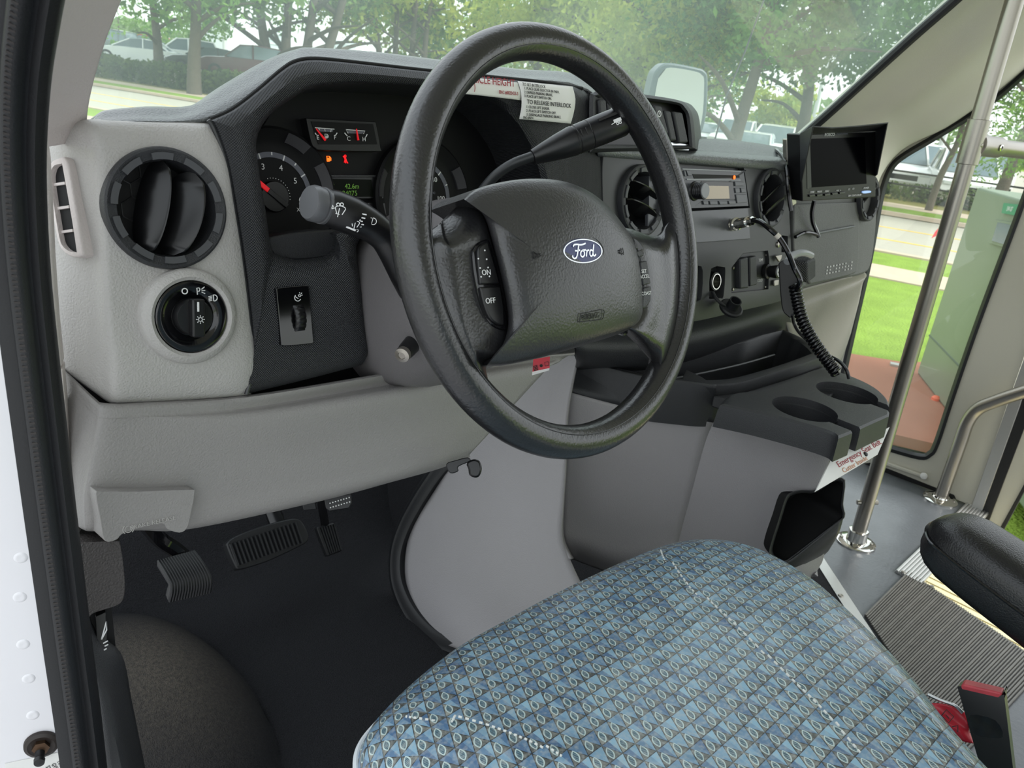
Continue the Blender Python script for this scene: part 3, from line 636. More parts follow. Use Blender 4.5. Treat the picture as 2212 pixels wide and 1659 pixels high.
# spoke wings: sheets from the rim to the hub
def wing(side):
    rows = []
    if side < 0:
        outer = [(934, 470), (937, 500), (940, 540), (946, 600), (962, 690), (990, 770), (1020, 820), (1046, 850)]
        inner = [(1010, 428), (1042, 470), (1062, 530), (1084, 600), (1098, 680), (1090, 742), (1075, 765), (1062, 775)]
        mid = [(962, 470), (975, 520), (1000, 545), (1008, 600), (1015, 680), (1030, 740), (1040, 770), (1050, 795)]
        outer = [(925, 500), (930, 520), (932, 560), (942, 620), (962, 700), (990, 768), (1018, 815), (1050, 862)]
        zz = (.004, .010, .016)
    else:
        outer = [(1452, 470), (1462, 520), (1466, 570), (1466, 620), (1462, 680), (1452, 730), (1440, 770), (1418, 832)]
        mid = [(1412, 510), (1425, 540), (1432, 580), (1434, 620), (1430, 670), (1420, 710), (1414, 745), (1414, 790)]
        inner = [(1350, 492), (1372, 530), (1385, 570), (1392, 620), (1392, 670), (1378, 700), (1362, 712), (1350, 720)]
        zz = (.004, .010, .016)
    nn_ = len(outer); fz_ = [(-.022 if i in (0, nn_-1) else (-.002 if i in (1, nn_-2) else 0)) for i in range(nn_)]
    R0 = [W(u, v, .009+z*.5) for (u, v), z in zip(outer, fz_)]; R1 = [W(u, v, .017+z) for (u, v), z in zip(mid, fz_)]; R2 = [W(u, v, .019+z) for (u, v), z in zip(inner, fz_)]
    R3 = [p-WN*.02-(p-WC).normalized()*.02 for p in R2]
    rows = [R0, [(a*.5+b*.5)+WN*.003 for a, b in zip(R0, R1)], R1, R2, R3]
    return patch('spoke', rows, M['wheel'], sw, (5, 5), .016, 60)
wing(-1); wing(1)
# hub shell behind the pad
loops = []
PADO = sm([(1002, 430, 1), (1030, 408), (1090, 392), (1150, 386), (1215, 391), (1270, 412), (1312, 444), (1345, 484), (1368, 520), (1380, 560), (1387, 610), (1389, 655), (1386, 682), (1372, 702), (1340, 720), (1290, 737), (1200, 764), (1130, 781), (1080, 790), (1052, 789, 1), (1066, 768), (1086, 744), (1097, 705), (1094, 655), (1083, 600), (1068, 540), (1052, 482), (1034, 452)], 5)
pc = V((1225, 590))
def padl(s, off, w_=0):
    r = []
    for u, v in PADO:
        a = math.atan2((v-pc.y)/195, (u-pc.x)/160); e = (160*math.cos(a), 195*math.sin(a))
        r.append(W(pc.x+s*((u-pc.x)*(1-w_)+e[0]*w_), pc.y+s*((v-pc.y)*(1-w_)+e[1]*w_), off))
    return r
mb = MB(); mb.loft([[p-WN*.045 for p in padl(.99, .02)], padl(1.0, .012), padl(1.0, .020), padl(.985, .0255, .02), padl(.955, .030, .12), padl(.90, .0342, .3), padl(.82, .0375, .5), padl(.7, .0408, .75), padl(.55, .0434, .92), padl(.4, .0450, 1), padl(.25, .0459, 1), padl(.1, .0464, 1)], True, True)
pad = mb.build('airbag_cover', M['cover'], sw, 60)
# emblem
oe = W(1257, 543, .0445); xe = (W(1302, 541, .0445)-W(1211, 545, .0445)).normalized(); fe = (oe, xe, WN.cross(xe), WN)
el = lambda a, b, z: [fpt(fe, a*math.cos(t), b*math.sin(t), z) for t in [k*2*PI/56 for k in range(56)]]
MB().loft([el(.0312, .0150, -.004), el(.0306, .0146, -.0008), el(.0290, .0130, -.0016)], False, True).build('emblem_recess', M['blackm'], pad)
em = MB().loft([el(.0264, .0112, -.003), el(.0262, .0110, .0005), el(.0254, .0104, .0014), el(.014, .006, .0016)], True, True).build('emblem', M['blue'], sw)
MB().loft([el(.0255, .0105, .0014), el(.0253, .0103, .0020), el(.0242, .0094, .0020), el(.0240, .0093, .0014)]).build('emblem_border', M['silver'], em)
fs_ = (fpt(fe, -.0008, -.0004, .0017), xe, fe[2], WN); mb = MB(); K = .00115
script = [spline([(-7.4, 3.3, 0), (-6.6, 4.4, 0), (-4.5, 4.7, 0), (-2.0, 4.3, 0), (.2, 4.6, 0), (2.2, 5.2, 0)], 4), spline([(-3.2, 4.3, 0), (-3.8, 2.0, 0), (-4.6, -.6, 0), (-5.8, -3.4, 0), (-7.4, -4.2, 0), (-8.6, -3.3, 0), (-8.4, -2.2, 0)], 4), spline([(-6.4, .7, 0), (-4.6, .6, 0), (-2.6, 1.0, 0)], 4),
          spline([(-.6, .8, 0), (-2.2, -.4, 0), (-2.4, -2.6, 0), (-1.2, -3.4, 0), (.2, -2.4, 0), (.4, -.4, 0), (-.6, .8, 0), (.4, .9, 0), (1.8, 1.0, 0)], 4), spline([(2.4, .9, 0), (2.1, -1.2, 0), (1.6, -3.3, 0)], 4), spline([(2.2, -.8, 0), (3.2, .6, 0), (4.3, .7, 0)], 4),
          spline([(7.0, .2, 0), (5.6, .8, 0), (4.6, -.8, 0), (4.8, -2.9, 0), (6.0, -3.1, 0), (6.9, -1.4, 0), (7.6, 1.2, 0), (8.4, 4.3, 0)], 4), spline([(7.2, -.8, 0), (7.3, -2.9, 0), (8.4, -2.9, 0), (9.2, -2.0, 0)], 4)]
strokes(mb, fs_, [[(q.x*K*1.5+.0004, q.y*K*1.15) for q in L] for L in script], .00135, .0004); mb.build('emblem_script', M['silver'], em)
# horn marks and airbag word, moulded in the cover
from mathutils.bvhtree import BVHTree
_bv = BVHTree.FromPolygons([v.co.copy() for v in pad.data.vertices], [tuple(p.vertices) for p in pad.data.polygons])
def padf(u, v, off):
    h = _bv.ray_cast(EYE, ray(u, v).normalized()); n = h[1]
    if n.dot(EYE-h[0]) < 0: n = -n
    x = (xe-n*xe.dot(n)).normalized(); return (h[0]+n*.0007, x, n.cross(x), n)
emb = mat('embossed_dark', '1c1c1e', .5)
for u, sg in ((1160, 1), (1340, -1)):
    mb = MB(); strokes(mb, padf(u, 551 if sg > 0 else 543, .0432 if sg > 0 else .0405), [[(-.004*sg, .003), (-.004*sg, -.003)], [(-.004*sg, .003), (-.001*sg, .0012), (.0035*sg, .001)], [(-.004*sg, -.003), (-.001*sg, -.0012), (.0035*sg, -.001)], arc(.001*sg, -.0004, .0015, 0, 360, 10)], .0006); mb.build('horn_mark', emb, pad)
fa = padf(1275, 683, .0352); lettering('airbag_word', 'AIRBAG', fa, .0072, emb, pad, ext=.0002)
strokes(MB(), fa, [[(-.0165, -.0035), (-.0155, .0035)]+arc(.0165, .0015, .003, 90, 0, 4)+arc(.0155, -.0015, .003, 0, -90, 4)+[(-.0165, -.0035)]], .0005).build('word_border', emb, pad)
# cruise buttons, left cluster
bl = sm([(1022, 545, 1), (1034, 524), (1056, 515, 1), (1080, 600), (1096, 690), (1097, 714, 1), (1080, 712), (1062, 700), (1046, 672), (1034, 630), (1026, 585)], 3)
cl = plate('button_pod', [W(u, v, .0215) for u, v in bl], WN, .02, M['blackg'], sw, .002)
b1 = sm([(1033, 545), (1042, 528), (1054, 522, 1), (1068, 568), (1080, 613, 1), (1038, 614, 1)], 3); b2 = sm([(1038, 620, 1), (1081, 618, 1), (1088, 660), (1090, 703, 1), (1074, 700), (1058, 685), (1046, 655)], 3)
q1 = plate('cruise_on_button', [W(u, v, .0245) for u, v in b1], WN, .006, M['black'], cl, .0012); q2 = plate('cruise_off_button', [W(u, v, .0245) for u, v in b2], WN, .006, M['black'], cl, .0012)
lettering('on_word', 'ON', (W(1050, 589, .0246), xe, fe[2], WN), .0062, M['marks'], q1); lettering('off_word', 'OFF', (W(1059, 650, .0246), xe, fe[2], WN), .0062, M['marks'], q2)
mb = MB()
for u, v in ((1047, 541), (1033, 559), (1051, 560), (1037, 579), (1054, 578), (1039, 598), (1057, 597)): mb.lathe((W(u, v, .0246), xe, fe[2], WN), [(.0007, 0), (.0006, .0005), (.0001, .0006)], 8)
mb.build('braille_dots', M['marks'], q1)
brr = sm([(1366, 512, 1), (1380, 520), (1396, 545), (1406, 580), (1410, 620), (1408, 650), (1398, 664), (1388, 668, 1), (1390, 600), (1380, 550)], 3)
cr = plate('button_pod', [W(u, v, .0195) for u, v in brr], WN, .02, M['black'], sw, .0015)
cb = M['charp']
for i, (pts, nm) in enumerate((([(1369, 520), (1378, 527), (1380, 538), (1373, 538)], 'blank_button'), ([(1374, 543), (1386, 540), (1392, 552), (1380, 556)], 'resume_button'), ([(1383, 566), (1398, 563), (1406, 612), (1390, 616)], 'accelerate_button'), ([(1390, 622), (1407, 618), (1406, 650), (1397, 662), (1388, 666)], 'coast_button'))):
    q = plate(nm, [W(u, v, .022) for u, v in pts], WN, .005, cb, cr, .001)
    if i == 2: lettering('button_word', 'SET\nACCEL', (W(1391, 592, .0222), xe, fe[2], WN), .0052, M['marks'], q)
    if i == 3: lettering('button_word', 'COAST', (W(1396, 634, .0222), xe, fe[2], WN), .0050, M['marks'], q)
# ------------------------------------------------------------------ stalks
ts = thing('wiper_stalk', Tp(760, 480, .70), 'thick black turn signal and wiper stalk pointing left out from behind the wheel', 'stalk')
pth = [Tp(u, v, t) for u, v, t in ((900, 640, .80), (875, 590, .765), (852, 545, .745), (830, 512, .735), (800, 487, .725), (760, 467, .715), (722, 452, .708), (704, 446, .705))]
MB().tube(spline(pth, 6), [.017, .016, .0150, .0142, .0145, .0165, .0172, .0166][0:1]*0+[x for x in np.interp(np.linspace(0, 7, 43), range(8), [.016, .016, .0152, .0145, .0155, .0175, .0176, .0160])], 24).build('stalk_body', M['black'], ts, 60)
a, b = Tp(706, 447, .705), Tp(672, 438, .692); ax = (b-a).normalized(); fs2 = frame(a, ax)
MB().lathe(fs2, [(.0150, -.002), (.0165, .002), (.0168, .006), (.0150, .0065), (.0150, .0080), (.0163, .0085), (.0165, .016), (.0148, .0195), (.001, .0205)], 40).build('end_button', mat('stalk_end', '606164', .35), ts, 40)
def onst(u, v, t): return Tp(u, v, t)
def viewf(p, xdir): 
    n = (EYE-p).normalized(); x = V(xdir); x = (x-n*x.dot(n)).normalized(); return (p, x, n.cross(x), n)
xd = (Tp(830, 500, .70)-Tp(700, 440, .70)).normalized()
xs_ = (Tp(800, 470, .70)-Tp(700, 440, .70)).normalized()
_cl = spline(pth, 6); _rr = np.interp(np.linspace(0, 7, len(_cl)), range(8), [.016, .016, .0152, .0145, .0155, .0175, .0176, .0160])
def stk(u, v):
    best = (9, .7)
    d = ray(u, v)
    for p, r_ in zip(_cl, _rr):
        q = p-EYE; t = q.dot(d)/d.dot(d); e = (q-d*t).length
        if e < best[0]: best = (e, t-math.sqrt(max(0, r_*r_-e*e))/d.length)
    return EYE+d*(best[1]-.0012)
f1 = viewf(stk(735, 456), CR*1.0+CD*.12)
mb = MB(); strokes(mb, f1, [[(-.003, -.0022), (-.0045, .0022)]+arc(0, -.004, .0085, 118, 62, 6)+[(.0045, .0020), (.0018, -.0030)], [(-.002, -.0055), (-.0008, .0025)], [(-.0005, -.003), (-.004, -.0025)], arc(-.0022, .0055, .0014, 0, 360, 8), arc(.001, .0060, .0014, 0, 360, 8)], .00075)
strokes(mb, viewf(stk(719, 447), CR), [[(-.001, -.0015), (.0012, -.0012), (0, .0016), (-.001, -.0015)]], .001)
f2 = viewf(stk(768, 485), CR+CD*.15)
strokes(mb, f2, [[(-.0025, -.002), (-.0035, .0018)]+arc(0, -.0035, .0068, 118, 62, 6)+[(.0035, .0016), (.0014, -.0024)], [(-.001, -.004), (-.0004, .0018)], [(-.003, .004), (-.0022, .005)], [(0, .0045), (.0003, .0056)], [(.003, .004), (.004, .005)]], .0007)
for u, v, ln in ((781, 478, .0022), (783, 485, .0026), (785, 471, .0034), (787, 463, .0042), (779, 490, .0016)): strokes(mb, viewf(stk(u, v), CR+CD*.2), [[(-ln/2, 0), (ln/2, 0)]], .0011)
strokes(mb, viewf(stk(758, 494), CR+CD*.4), [[(-.0045, 0), (.0045, 0)]], .0016); strokes(mb, viewf(stk(771, 498), CR), [arc(0, 0, .0012, -100, 160, 8)], .0006)
strokes(mb, viewf(stk(806, 478), CR+CD*.3), [arc(0, 0, .0030, -90, 90)+[(-.0008, .003), (-.0008, -.003), (0, -.003)], [(-.002, .0024), (-.0045, .0022)], [(-.002, .0008), (-.0045, .0006)], [(-.002, -.0008), (-.0045, -.001)], [(-.002, -.0024), (-.0045, -.0026)]], .0006)
mb.build('wiper_symbols', M['marks'], ts)
gs = thing('gear_shift_lever', Tp(1150, 340, .80), 'black column gear shift lever with tapered grip above the wheel hub', 'gear lever')
MB().tube(spline([Tp(u, v, t) for u, v, t in ((1020, 440, .80), (1058, 392, .79), (1082, 370, .785), (1112, 352, .782), (1150, 338, .782), (1170, 330, .782))], 6), .0052, 14).build('rod', mat('lever_rod', '232628', .4), gs)
a, b = Tp(1150, 340, .782), Tp(1352, 258, .80); ax = (b-a); Ln = ax.length; fg_ = frame(a, ax)
MB().lathe(fg_, [(.0052, 0), (.0075, .0005), (.0098, .012), (.0130, .030), (.0150, .045), (.0150, .0475), (.0144, .048), (.0144, .050), (.0150, .0505), (.0152, .064), (.0146, .0646), (.0152, .0652), (.0155, .080), (.0155, Ln-.006), (.0135, Ln-.001), (.001, Ln)], 40).build('grip', M['black'], gs, 40)
nv = (EYE-a).normalized(); axn = ax.normalized(); nv = (nv-axn*nv.dot(axn)).normalized()
fgr = (fpt((a, axn, nv.cross(axn), nv), .093, .001, .0157), axn, nv.cross(axn), nv)
mb = MB(); mb.box(fgr, 0, .0015, .0, .0085, .0035, .0006); strokes(mb, fgr, [arc(-.001, -.0016, .0012, 0, 360, 8), arc(.002, -.0016, .0012, 0, 360, 8), [(-.0075, -.0004), (-.0042, .0002)]], .0007); strokes(mb, fgr, [[(.0095, .0005), (.0125, .0025), (.0125, -.0015), (.0095, .0005)]], .001); mb.build('trailer_symbol', M['marks'], gs)
mb = MB()
for k in range(3): mb.box(fgr, -.040+k*.0055, .003, -.0008, .0016, .007, .0012)
mb.box(fgr, -.002, .0085, -.001, .034, .0032, .0022); mb.build('grip_ribs', M['black'], gs, bev=.0004)
tl = thing('tilt_lever', Tp(880, 750, .80), 'short black ribbed tilt lever with chrome end below the steering column', 'lever')
a, b = Tp(925, 705, .83), Tp(868, 768, .775); ft_ = frame(a, b-a); Lt = (b-a).length
MB().tube([Tp(960, 650, .85), Tp(935, 690, .84), a], .004, 10).build('shaft', M['black'], tl)
MB().lathe(ft_, [(.005, 0), (.009, .003), (.0105, .010)]+[((.0100 if k % 2 else .0093), .012+k*.0015) for k in range(14)]+[(.0088, Lt-.01), (.0080, Lt-.006)], 28).build('knob', M['black'], tl, 30)
MB().lathe(ft_, [(.0076, Lt-.006), (.0082, Lt-.004), (.0078, Lt), (.004, Lt+.001), (.0036, Lt), (.001, Lt)], 28).build('chrome_end', M['steel'], tl, 30)['label'] = 'chrome end cap'
# ================================================================== things on the dash
# --- rocker switch binnacle on top of the dash
sb = thing('switch_binnacle', DF(1390, 300), 'raised black pod of rocker switches on the dash top right of the wheel rim', 'switch pod')
bo = sm([(1274, 330, 1), (1273, 215), (1282, 200), (1310, 193), (1392, 204), (1464, 216), (1486, 230), (1497, 255), (1503, 322, 1)], 4)
bi = sm([(1292, 312, 1), (1290, 222), (1296, 211), (1320, 207), (1392, 217), (1460, 226), (1474, 236), (1483, 254), (1489, 314, 1)], 4)
mb = MB(); mb.loft([[DF(u*1.0+(14 if u > 1390 else 0), v+4, -.10) for u, v in bo], [DF(u, v, .0) for u, v in bo], [DF(u, v, .006) for u, v in bo], [DF((a[0]+b[0])/2, (a[1]+b[1])/2, .010) for a, b in zip(bo, bi)], [DF(u, v, .006) for u, v in bi], [DF(u, v, -.012) for u, v in bi]])
mb.build('housing', M['charp'], sb, 50)
plate('switch_well', [DF(u, v, -.010) for u, v in bi], NDF, .004, M['black'], sb, 0)
plate('lower_fascia', [DF(u, v, .004) for u, v in ((1440, 305), (1488, 311), (1489, 326), (1440, 322))], NDF, .01, M['silver'], sb, .001)
for q, ic_ in (([(1294, 214), (1310, 214), (1314, 262), (1298, 262)], 0), ([(1312, 213), (1330, 214), (1336, 264), (1318, 264)], 1), ([(1412, 226), (1430, 229), (1446, 290), (1425, 290)], 1), ([(1436, 238), (1450, 240), (1463, 304), (1449, 304)], 0), ([(1455, 240), (1475, 243), (1488, 308), (1468, 310)], 0)):
    s = plate('rocker', [DF(u, v, .011) for u, v in q], NDF, .02, M['charp'], sb, .003, 3)
    if ic_: 
        f = frame(DF((q[0][0]+q[1][0])/2+3, q[0][1]+20, .0112), NDF); strokes(MB(), f, [arc(0, 0, .004, 0, 360, 16), [(0, -.001), (0, .002)]], .0012).build('rocker_symbol', M['marks'], s)
# --- stickers on the hood
def curved_sticker(name, quad_rows, label, cat):
    t = thing(name, quad_rows[0][0], label, cat)
    patch('sheet', quad_rows, M['paper'], t, (3, 3), .0006); return t
st1 = curved_sticker('height_sticker', [[DF(u, v, .0075) for u, v in ((950, 161), (1035, 169), (1118, 178))], [DF(u, v, .0105) for u, v in ((950, 180), (1035, 187), (1124, 198))], [DF(u, v, .0095) for u, v in ((950, 198), (1035, 206), (1129, 217))]], 'white sticker with red vehicle height words on the hood behind the rim', 'sticker')
xr = (DF(1110, 178, .01)-DF(1010, 167, .01)).normalized(); yr = NDF.cross(xr)
lettering('height_words', 'VEHICLE HEIGHT', (DF(1112, 181, .0112), xr, yr, NDF), .0118, M['red'], st1, 'RIGHT', sx=.88)
lettering('height_figure', '7")', (DF(1027, 187, .0112), xr, yr, NDF), .0115, M['red'], st1, 'RIGHT', sx=.75)
lettering('sticker_code', 'ENC #0022423-3', (DF(1119, 203, .0112), xr, yr, NDF), .0055, M['red'], st1, 'RIGHT', sx=.8)
q = sm([(1119, 175, 1), (1238, 187, 1), (1242, 222), (1233, 266, 1), (1122, 257, 1), (1131, 217)], 3)
st2 = curved_sticker('interlock_sticker', [[DF(u, v, .008) for u, v in ((1119, 175), (1178, 181), (1237, 187))], [DF(u, v, .0115) for u, v in ((1126, 200), (1184, 207), (1243, 214))], [DF(u, v, .0115) for u, v in ((1127, 230), (1183, 235), (1240, 241))], [DF(u, v, .0105) for u, v in ((1122, 257), (1178, 262), (1233, 267))]], 'white sticker printed with black lift interlock instructions at the right end of hood', 'sticker')
x2 = (DF(1230, 200, .01)-DF(1135, 189, .01)).normalized()
fsk = lambda u, v: (DF(u, v, .0122), x2, NDF.cross(x2), NDF)
lettering('heading', 'TO SET INTERLOCK', fsk(1128, 182), .0050, M['ink'], st2, 'LEFT', sx=.9)
lettering('instructions', '1. PLACE GEAR SELECTOR IN PARK.\n2. DEPRESS PARKING BRAKE.\n3. PLACE LIFT SWITCH ON.', fsk(1132, 199), .0044, M['ink'], st2, 'LEFT', sx=.9, font_space=1.0)
lettering('heading', 'TO RELEASE INTERLOCK', fsk(1138, 220), .0072, M['ink'], st2, 'LEFT', sx=1.0)
lettering('instructions', '1. CLOSE LIFT DOOR.\n2. PLACE LIFT SWITCH OFF.\n3. DISENGAGE PARKING BRAKE.', fsk(1136, 239), .0045, M['ink'], st2, 'LEFT', sx=.97, shear=.15, font_space=1.0)
lettering('sticker_code', 'ENC #70774', fsk(1130, 254), .0040, M['ink'], st2, 'LEFT', sx=.8)
# --- radio
rd = thing('car_radio', DF(1540, 410), 'dark compact disc car radio with tan display set into the centre panel', 'radio')
plate('recess_lining', [DF(u, v, -.030) for u, v in radio_o], NDF, .005, M['blackm'], rd, 0)
plate('filler_strip', [DF(u, v, -.012) for u, v in ((1400, 346), (1470, 349), (1594, 358), (1596, 372), (1400, 364))], NDF, .02, M['flat'], rd, .002)
rf = plate('faceplate', [DF(u, v, .001) for u, v in sm([(1402, 362, 1), (1475, 363, 1), (1600, 369), (1607, 374), (1617, 445, 1), (1495, 450, 1), (1402, 452, 1)], 3)], NDF, .03, mat('radio_face', '45474a', .3), rd, .002)
plate('disc_slot', [DF(u, v, .0016) for u, v in ((1496, 376), (1597, 379), (1598, 384), (1500, 386))], NDF, .001, M['blackm'], rf, 0)
rl = mat('radio_line', '8f9394', .3)
plate('bright_edge', [DF(u, v, .0022) for u, v in ((1474, 364), (1600, 369), (1601, 371), (1475, 366))], NDF, .001, rl, rf, 0)
plate('slot_lip', [DF(u, v, .0024) for u, v in ((1484, 386), (1600, 388), (1600, 390), (1484, 389))], NDF, .001, rl, rf, 0)
sc_ = plate('display_frame', [DF(u, v, .0018) for u, v in ((1515, 391), (1583, 393), (1588, 431), (1517, 431))], NDF, .001, mat('display_shade', '2a2822', .2), rf, .0005)
plate('display', [DF(u, v, .0021) for u, v in ((1517, 401), (1574, 402), (1576, 429), (1519, 430))], NDF, .001, mat('display_tan', 'a89a84', .25, emit=('a89a84', .15)), sc_, 0)
MB().lathe(frame(DF(1586, 383, .0025), NDF), [(.0035, 0), (.003, .001), (.001, .0015)], 12).build('indicator_light', M['amber'], rf)
kfr = frame(DF(1500, 413, .001), NDF)
MB().lathe(kfr, [(.0155, 0), (.0145, .002)]+[((.0130 if k % 2 else .0122), .003+k*.0016) for k in range(10)]+[(.0125, .019), (.001, .020)], 36).build('volume_knob', M['black'], rf, 30)
MB().lathe((fpt(kfr, 0, 0, .0195), kfr[1], kfr[2], kfr[3]), [(.0118, 0), (.011, .0012), (.001, .0014)], 30).build('knob_cap', mat('knob_cap', '85878a', .35), rf)
for pts in ([(1588, 392), (1606, 393), (1607, 402), (1589, 402)], [(1588, 406), (1598, 406), (1599, 416), (1590, 417)], [(1601, 406), (1609, 407), (1611, 416), (1602, 416)], [(1590, 420), (1611, 420), (1613, 437), (1593, 439)], [(1519, 434), (1530, 434), (1531, 442), (1521, 442)], [(1533, 434), (1550, 434), (1551, 442), (1535, 442)], [(1553, 434), (1571, 434), (1572, 441), (1556, 442)], [(1574, 434), (1589, 433), (1590, 441), (1576, 441)], [(1478, 368), (1481, 369), (1484, 381), (1480, 381)], [(1483, 368), (1492, 369), (1495, 380), (1487, 380)]):
    plate('radio_button', [DF(u, v, .0035) for u, v in pts], NDF, .004, mat('radio_button', '505255', .3) if 'radio_button' not in bpy.data.materials else bpy.data.materials['radio_button'], rf, .0006)
# --- blank panel under the radio with the microphone jack
bp = thing('blanking_plate', DF(1550, 487), 'smooth dark blanking plate below the car radio', 'plate')
plate('plate_sheet', [DF(u, v, .002) for u, v in ((1400, 462), (1490, 456), (1616, 449), (1621, 516), (1500, 525), (1400, 530))], NDF, .006, mat('satin_plate', '54565a', .3), bp, .0008)
jk = thing('microphone_plug', DF(1582, 486, .004), 'chrome threaded plug screwed into the blanking plate', 'plug')
jf = (DF(1580, 486, .002), None, None, None); ax = (DF(1630, 476, .058)-DF(1580, 486, .002)); jl = ax.length; jf = frame(jf[0], ax)
MB().lathe(jf, [(.0105, 0), (.0105, .006), (.0085, .0065), (.0085, .009), (.0110, .0095), (.0110, .015), (.0085, .016)]+[((.0080 if k % 2 else .0086), .017+k*.0016) for k in range(12)]+[(.0086, jl*.72), (.0064, jl*.74), (.0075, jl*.8), (.0062, jl*.88), (.0072, jl*.93), (.005, jl), (.001, jl)], 28).build('plug_body', M['chrome'], jk, 30)
# --- microphone with coiled cord
mc = thing('radio_microphone', DF(1735, 600), 'black hand microphone with thick coiled cord hanging at the end of centre panel', 'microphone')
fm_ = viewf(Tp(1697, 640, 1.27), CR)
mo = sm([(1681, 570, 1), (1692, 562), (1712, 566), (1730, 600), (1726, 650), (1712, 684), (1700, 682), (1688, 660)], 4)
nM = (EYE-Tp(1700, 620, 1.27)).normalized(); nM = (nM+V((-.5, -.1, 0))).normalized()
plate('mic_body', [pl(u, v, Tp(1700, 620, 1.27), nM) for u, v in mo], nM, .045, M['black'], mc, .006, 3)
gh = [pl(u, v, Tp(1740, 580, 1.29), V((-.55, -.8, .1)).normalized()) for u, v in ((1712, 562), (1745, 566), (1746, 612), (1718, 606))]
gh2 = [pl(u, v, Tp(1740, 580, 1.29)+V((.03, .05, 0)), V((-.55, -.8, .1)).normalized()) for u, v in ((1730, 548), (1762, 557), (1762, 600), (1735, 596))]
mb = MB(); mb.prism(gh, gh2); mb.build('mic_grille', mat('mic_grille', '1f2023', .5, bump=('weave', 2400, .0006)), mc, 30, .004, 3)
MB().tube(spline([Tp(u, v, t) for u, v, t in ((1700, 566, 1.26), (1712, 552, 1.27), (1735, 546, 1.28), (1752, 552, 1.3))], 5), .006, 10).build('mic_collar', mat('mic_collar', '9a9c9e', .3), mc)
cpath = [Tp(u, v, t) for u, v, t in ((1626, 476, 1.215), (1642, 479, 1.20), (1662, 494, 1.19), (1683, 514, 1.19), (1702, 545, 1.19), (1716, 580, 1.20), (1728, 606, 1.20), (1722, 622, 1.21), (1716, 618, 1.22))]
MB().tube(spline(cpath, 6), .0042, 10).build('lead', M['blackg'], mc)
MB().tube([Tp(1676, 507, 1.188), Tp(1683, 514, 1.188)], .0048, 12).build('lead_ferrule', mat('ferrule', 'c8c2b6', .4), mc)
cp_ = spline([Tp(u, v, t) for u, v, t in ((1716, 614, 1.225), (1722, 645, 1.225), (1733, 690, 1.22), (1756, 735, 1.215), (1784, 775, 1.21), (1808, 806, 1.20))], 60)
LL = [0]
for i in range(1, len(cp_)): LL.append(LL[-1]+(cp_[i]-cp_[i-1]).length)
turns = 27; hp = []; n_ = turns*14; ref = V((1, 0, 0))
for k in range(n_+1):
    d = LL[-1]*k/n_; i = min(np.searchsorted(LL, d), len(cp_)-1); i = max(i, 1); t = (cp_[i]-cp_[i-1]).normalized(); p = cp_[i-1]+t*(d-LL[i-1])
    a = (ref-t*ref.dot(t)).normalized(); b = t.cross(a); th = 2*PI*turns*k/n_; hp.append(p+(a*math.cos(th)+b*math.sin(th))*.0074)
MB().tube(hp, .0029, 7).build('coiled_cord', M['blackg'], mc, 60)
MB().tube(spline([Tp(u, v, t) for u, v, t in ((1712, 680, 1.27), (1716, 700, 1.28), (1732, 724, 1.27), (1780, 762, 1.25), (1812, 780, 1.22), (1828, 798, 1.20), (1834, 818, 1.20))], 6), .0028, 8).build('thin_cable', M['black'], mc)
mk = thing('microphone_clip', DF(1682, 560, .002), 'small chrome clip bracket holding the hand microphone', 'bracket')
plate('clip_plate', [DF(u, v, .006) for u, v in ((1676, 553), (1690, 550), (1688, 560), (1684, 566), (1680, 560))], NDF, .004, M['steel'], mk, .001)
plate('clip_foot', [DF(u, v, .004) for u, v in ((1673, 606), (1683, 604), (1682, 616), (1673, 618))], NDF, .004, M['steel'], mk, .001)
# --- power socket with cap
ps = thing('power_socket', DF(1545, 607), 'chrome rimmed power socket with its black rubber cap hanging open', 'power socket')
fp = frame(DF(1544, 608, -.006), NDF)
MB().lathe(fp, [(.0165, -.012), (.0165, .002), (.0155, .003), (.0140, .003)], 32, False).build('socket_barrel', M['black'], ps)
MB().lathe(fp, [(.0140, .0025), (.0136, .0042), (.0122, .0042), (.0118, .002), (.0118, -.02), (.001, -.02)], 32, False).build('chrome_ring', M['chrome'], ps)
MB().tube(spline([DF(1540, 632, 0), DF(1545, 642, .008), DF(1556, 654, .016), DF(1566, 660, .02)], 5), .0028, 8).build('cap_strap', M['rubber'], ps)
fc = frame(DF(1580, 664, .022), V((-.25, -.45, .85)))
MB().lathe(fc, [(.0185, -.006), (.0205, -.004), (.0205, .0), (.018, .002), (.0105, .002), (.0105, .017), (.0085, .017), (.0085, .003), (.001, .003)], 36).build('socket_cap', M['rubber'], ps)
sc2 = thing('blank_socket', DF(1505, 612), 'empty rectangular recess in the panel beside the wheel rim', 'recess')
plate('recess_floor', [DF(u, v, -.014) for u, v in lef_o], NDF, .004, M['black'], sc2, 0)
# --- heater control
hv = thing('heater_control', DF(1635, 590), 'black heater control plate with two rockers and a knob marked hot and cold', 'heater control')
hp_ = plate('control_plate', [DF(u, v, -.008) for u, v in hv_o], NDF, .004, mat('control_plate', '2b2c2e', .4), hv, .0005)
for q in ([(1599, 560), (1616, 555), (1618, 622), (1600, 624)], [(1620, 556), (1635, 552), (1636, 615), (1621, 619)]):
    plate('rocker', [DF(u, v, .002) for u, v in q], NDF, .012, M['charp'], hv, .0025, 3)
lettering('hot_word', 'TEMP', frame(DF(1643, 562, -.0078), NDF), .0075, M['marks'], hv, sx=.9); lettering('cold_word', 'COLD', frame(DF(1641, 606, -.0078), NDF), .0075, M['marks'], hv, sx=.9)
fk2 = frame(DF(1654, 586, -.006), NDF)
MB().lathe(fk2, [(.0135, 0), (.0135, .006), (.0105, .008), (.0125, .022), (.0118, .026), (.009, .027)], 30).build('knob', M['black'], hv, 40)
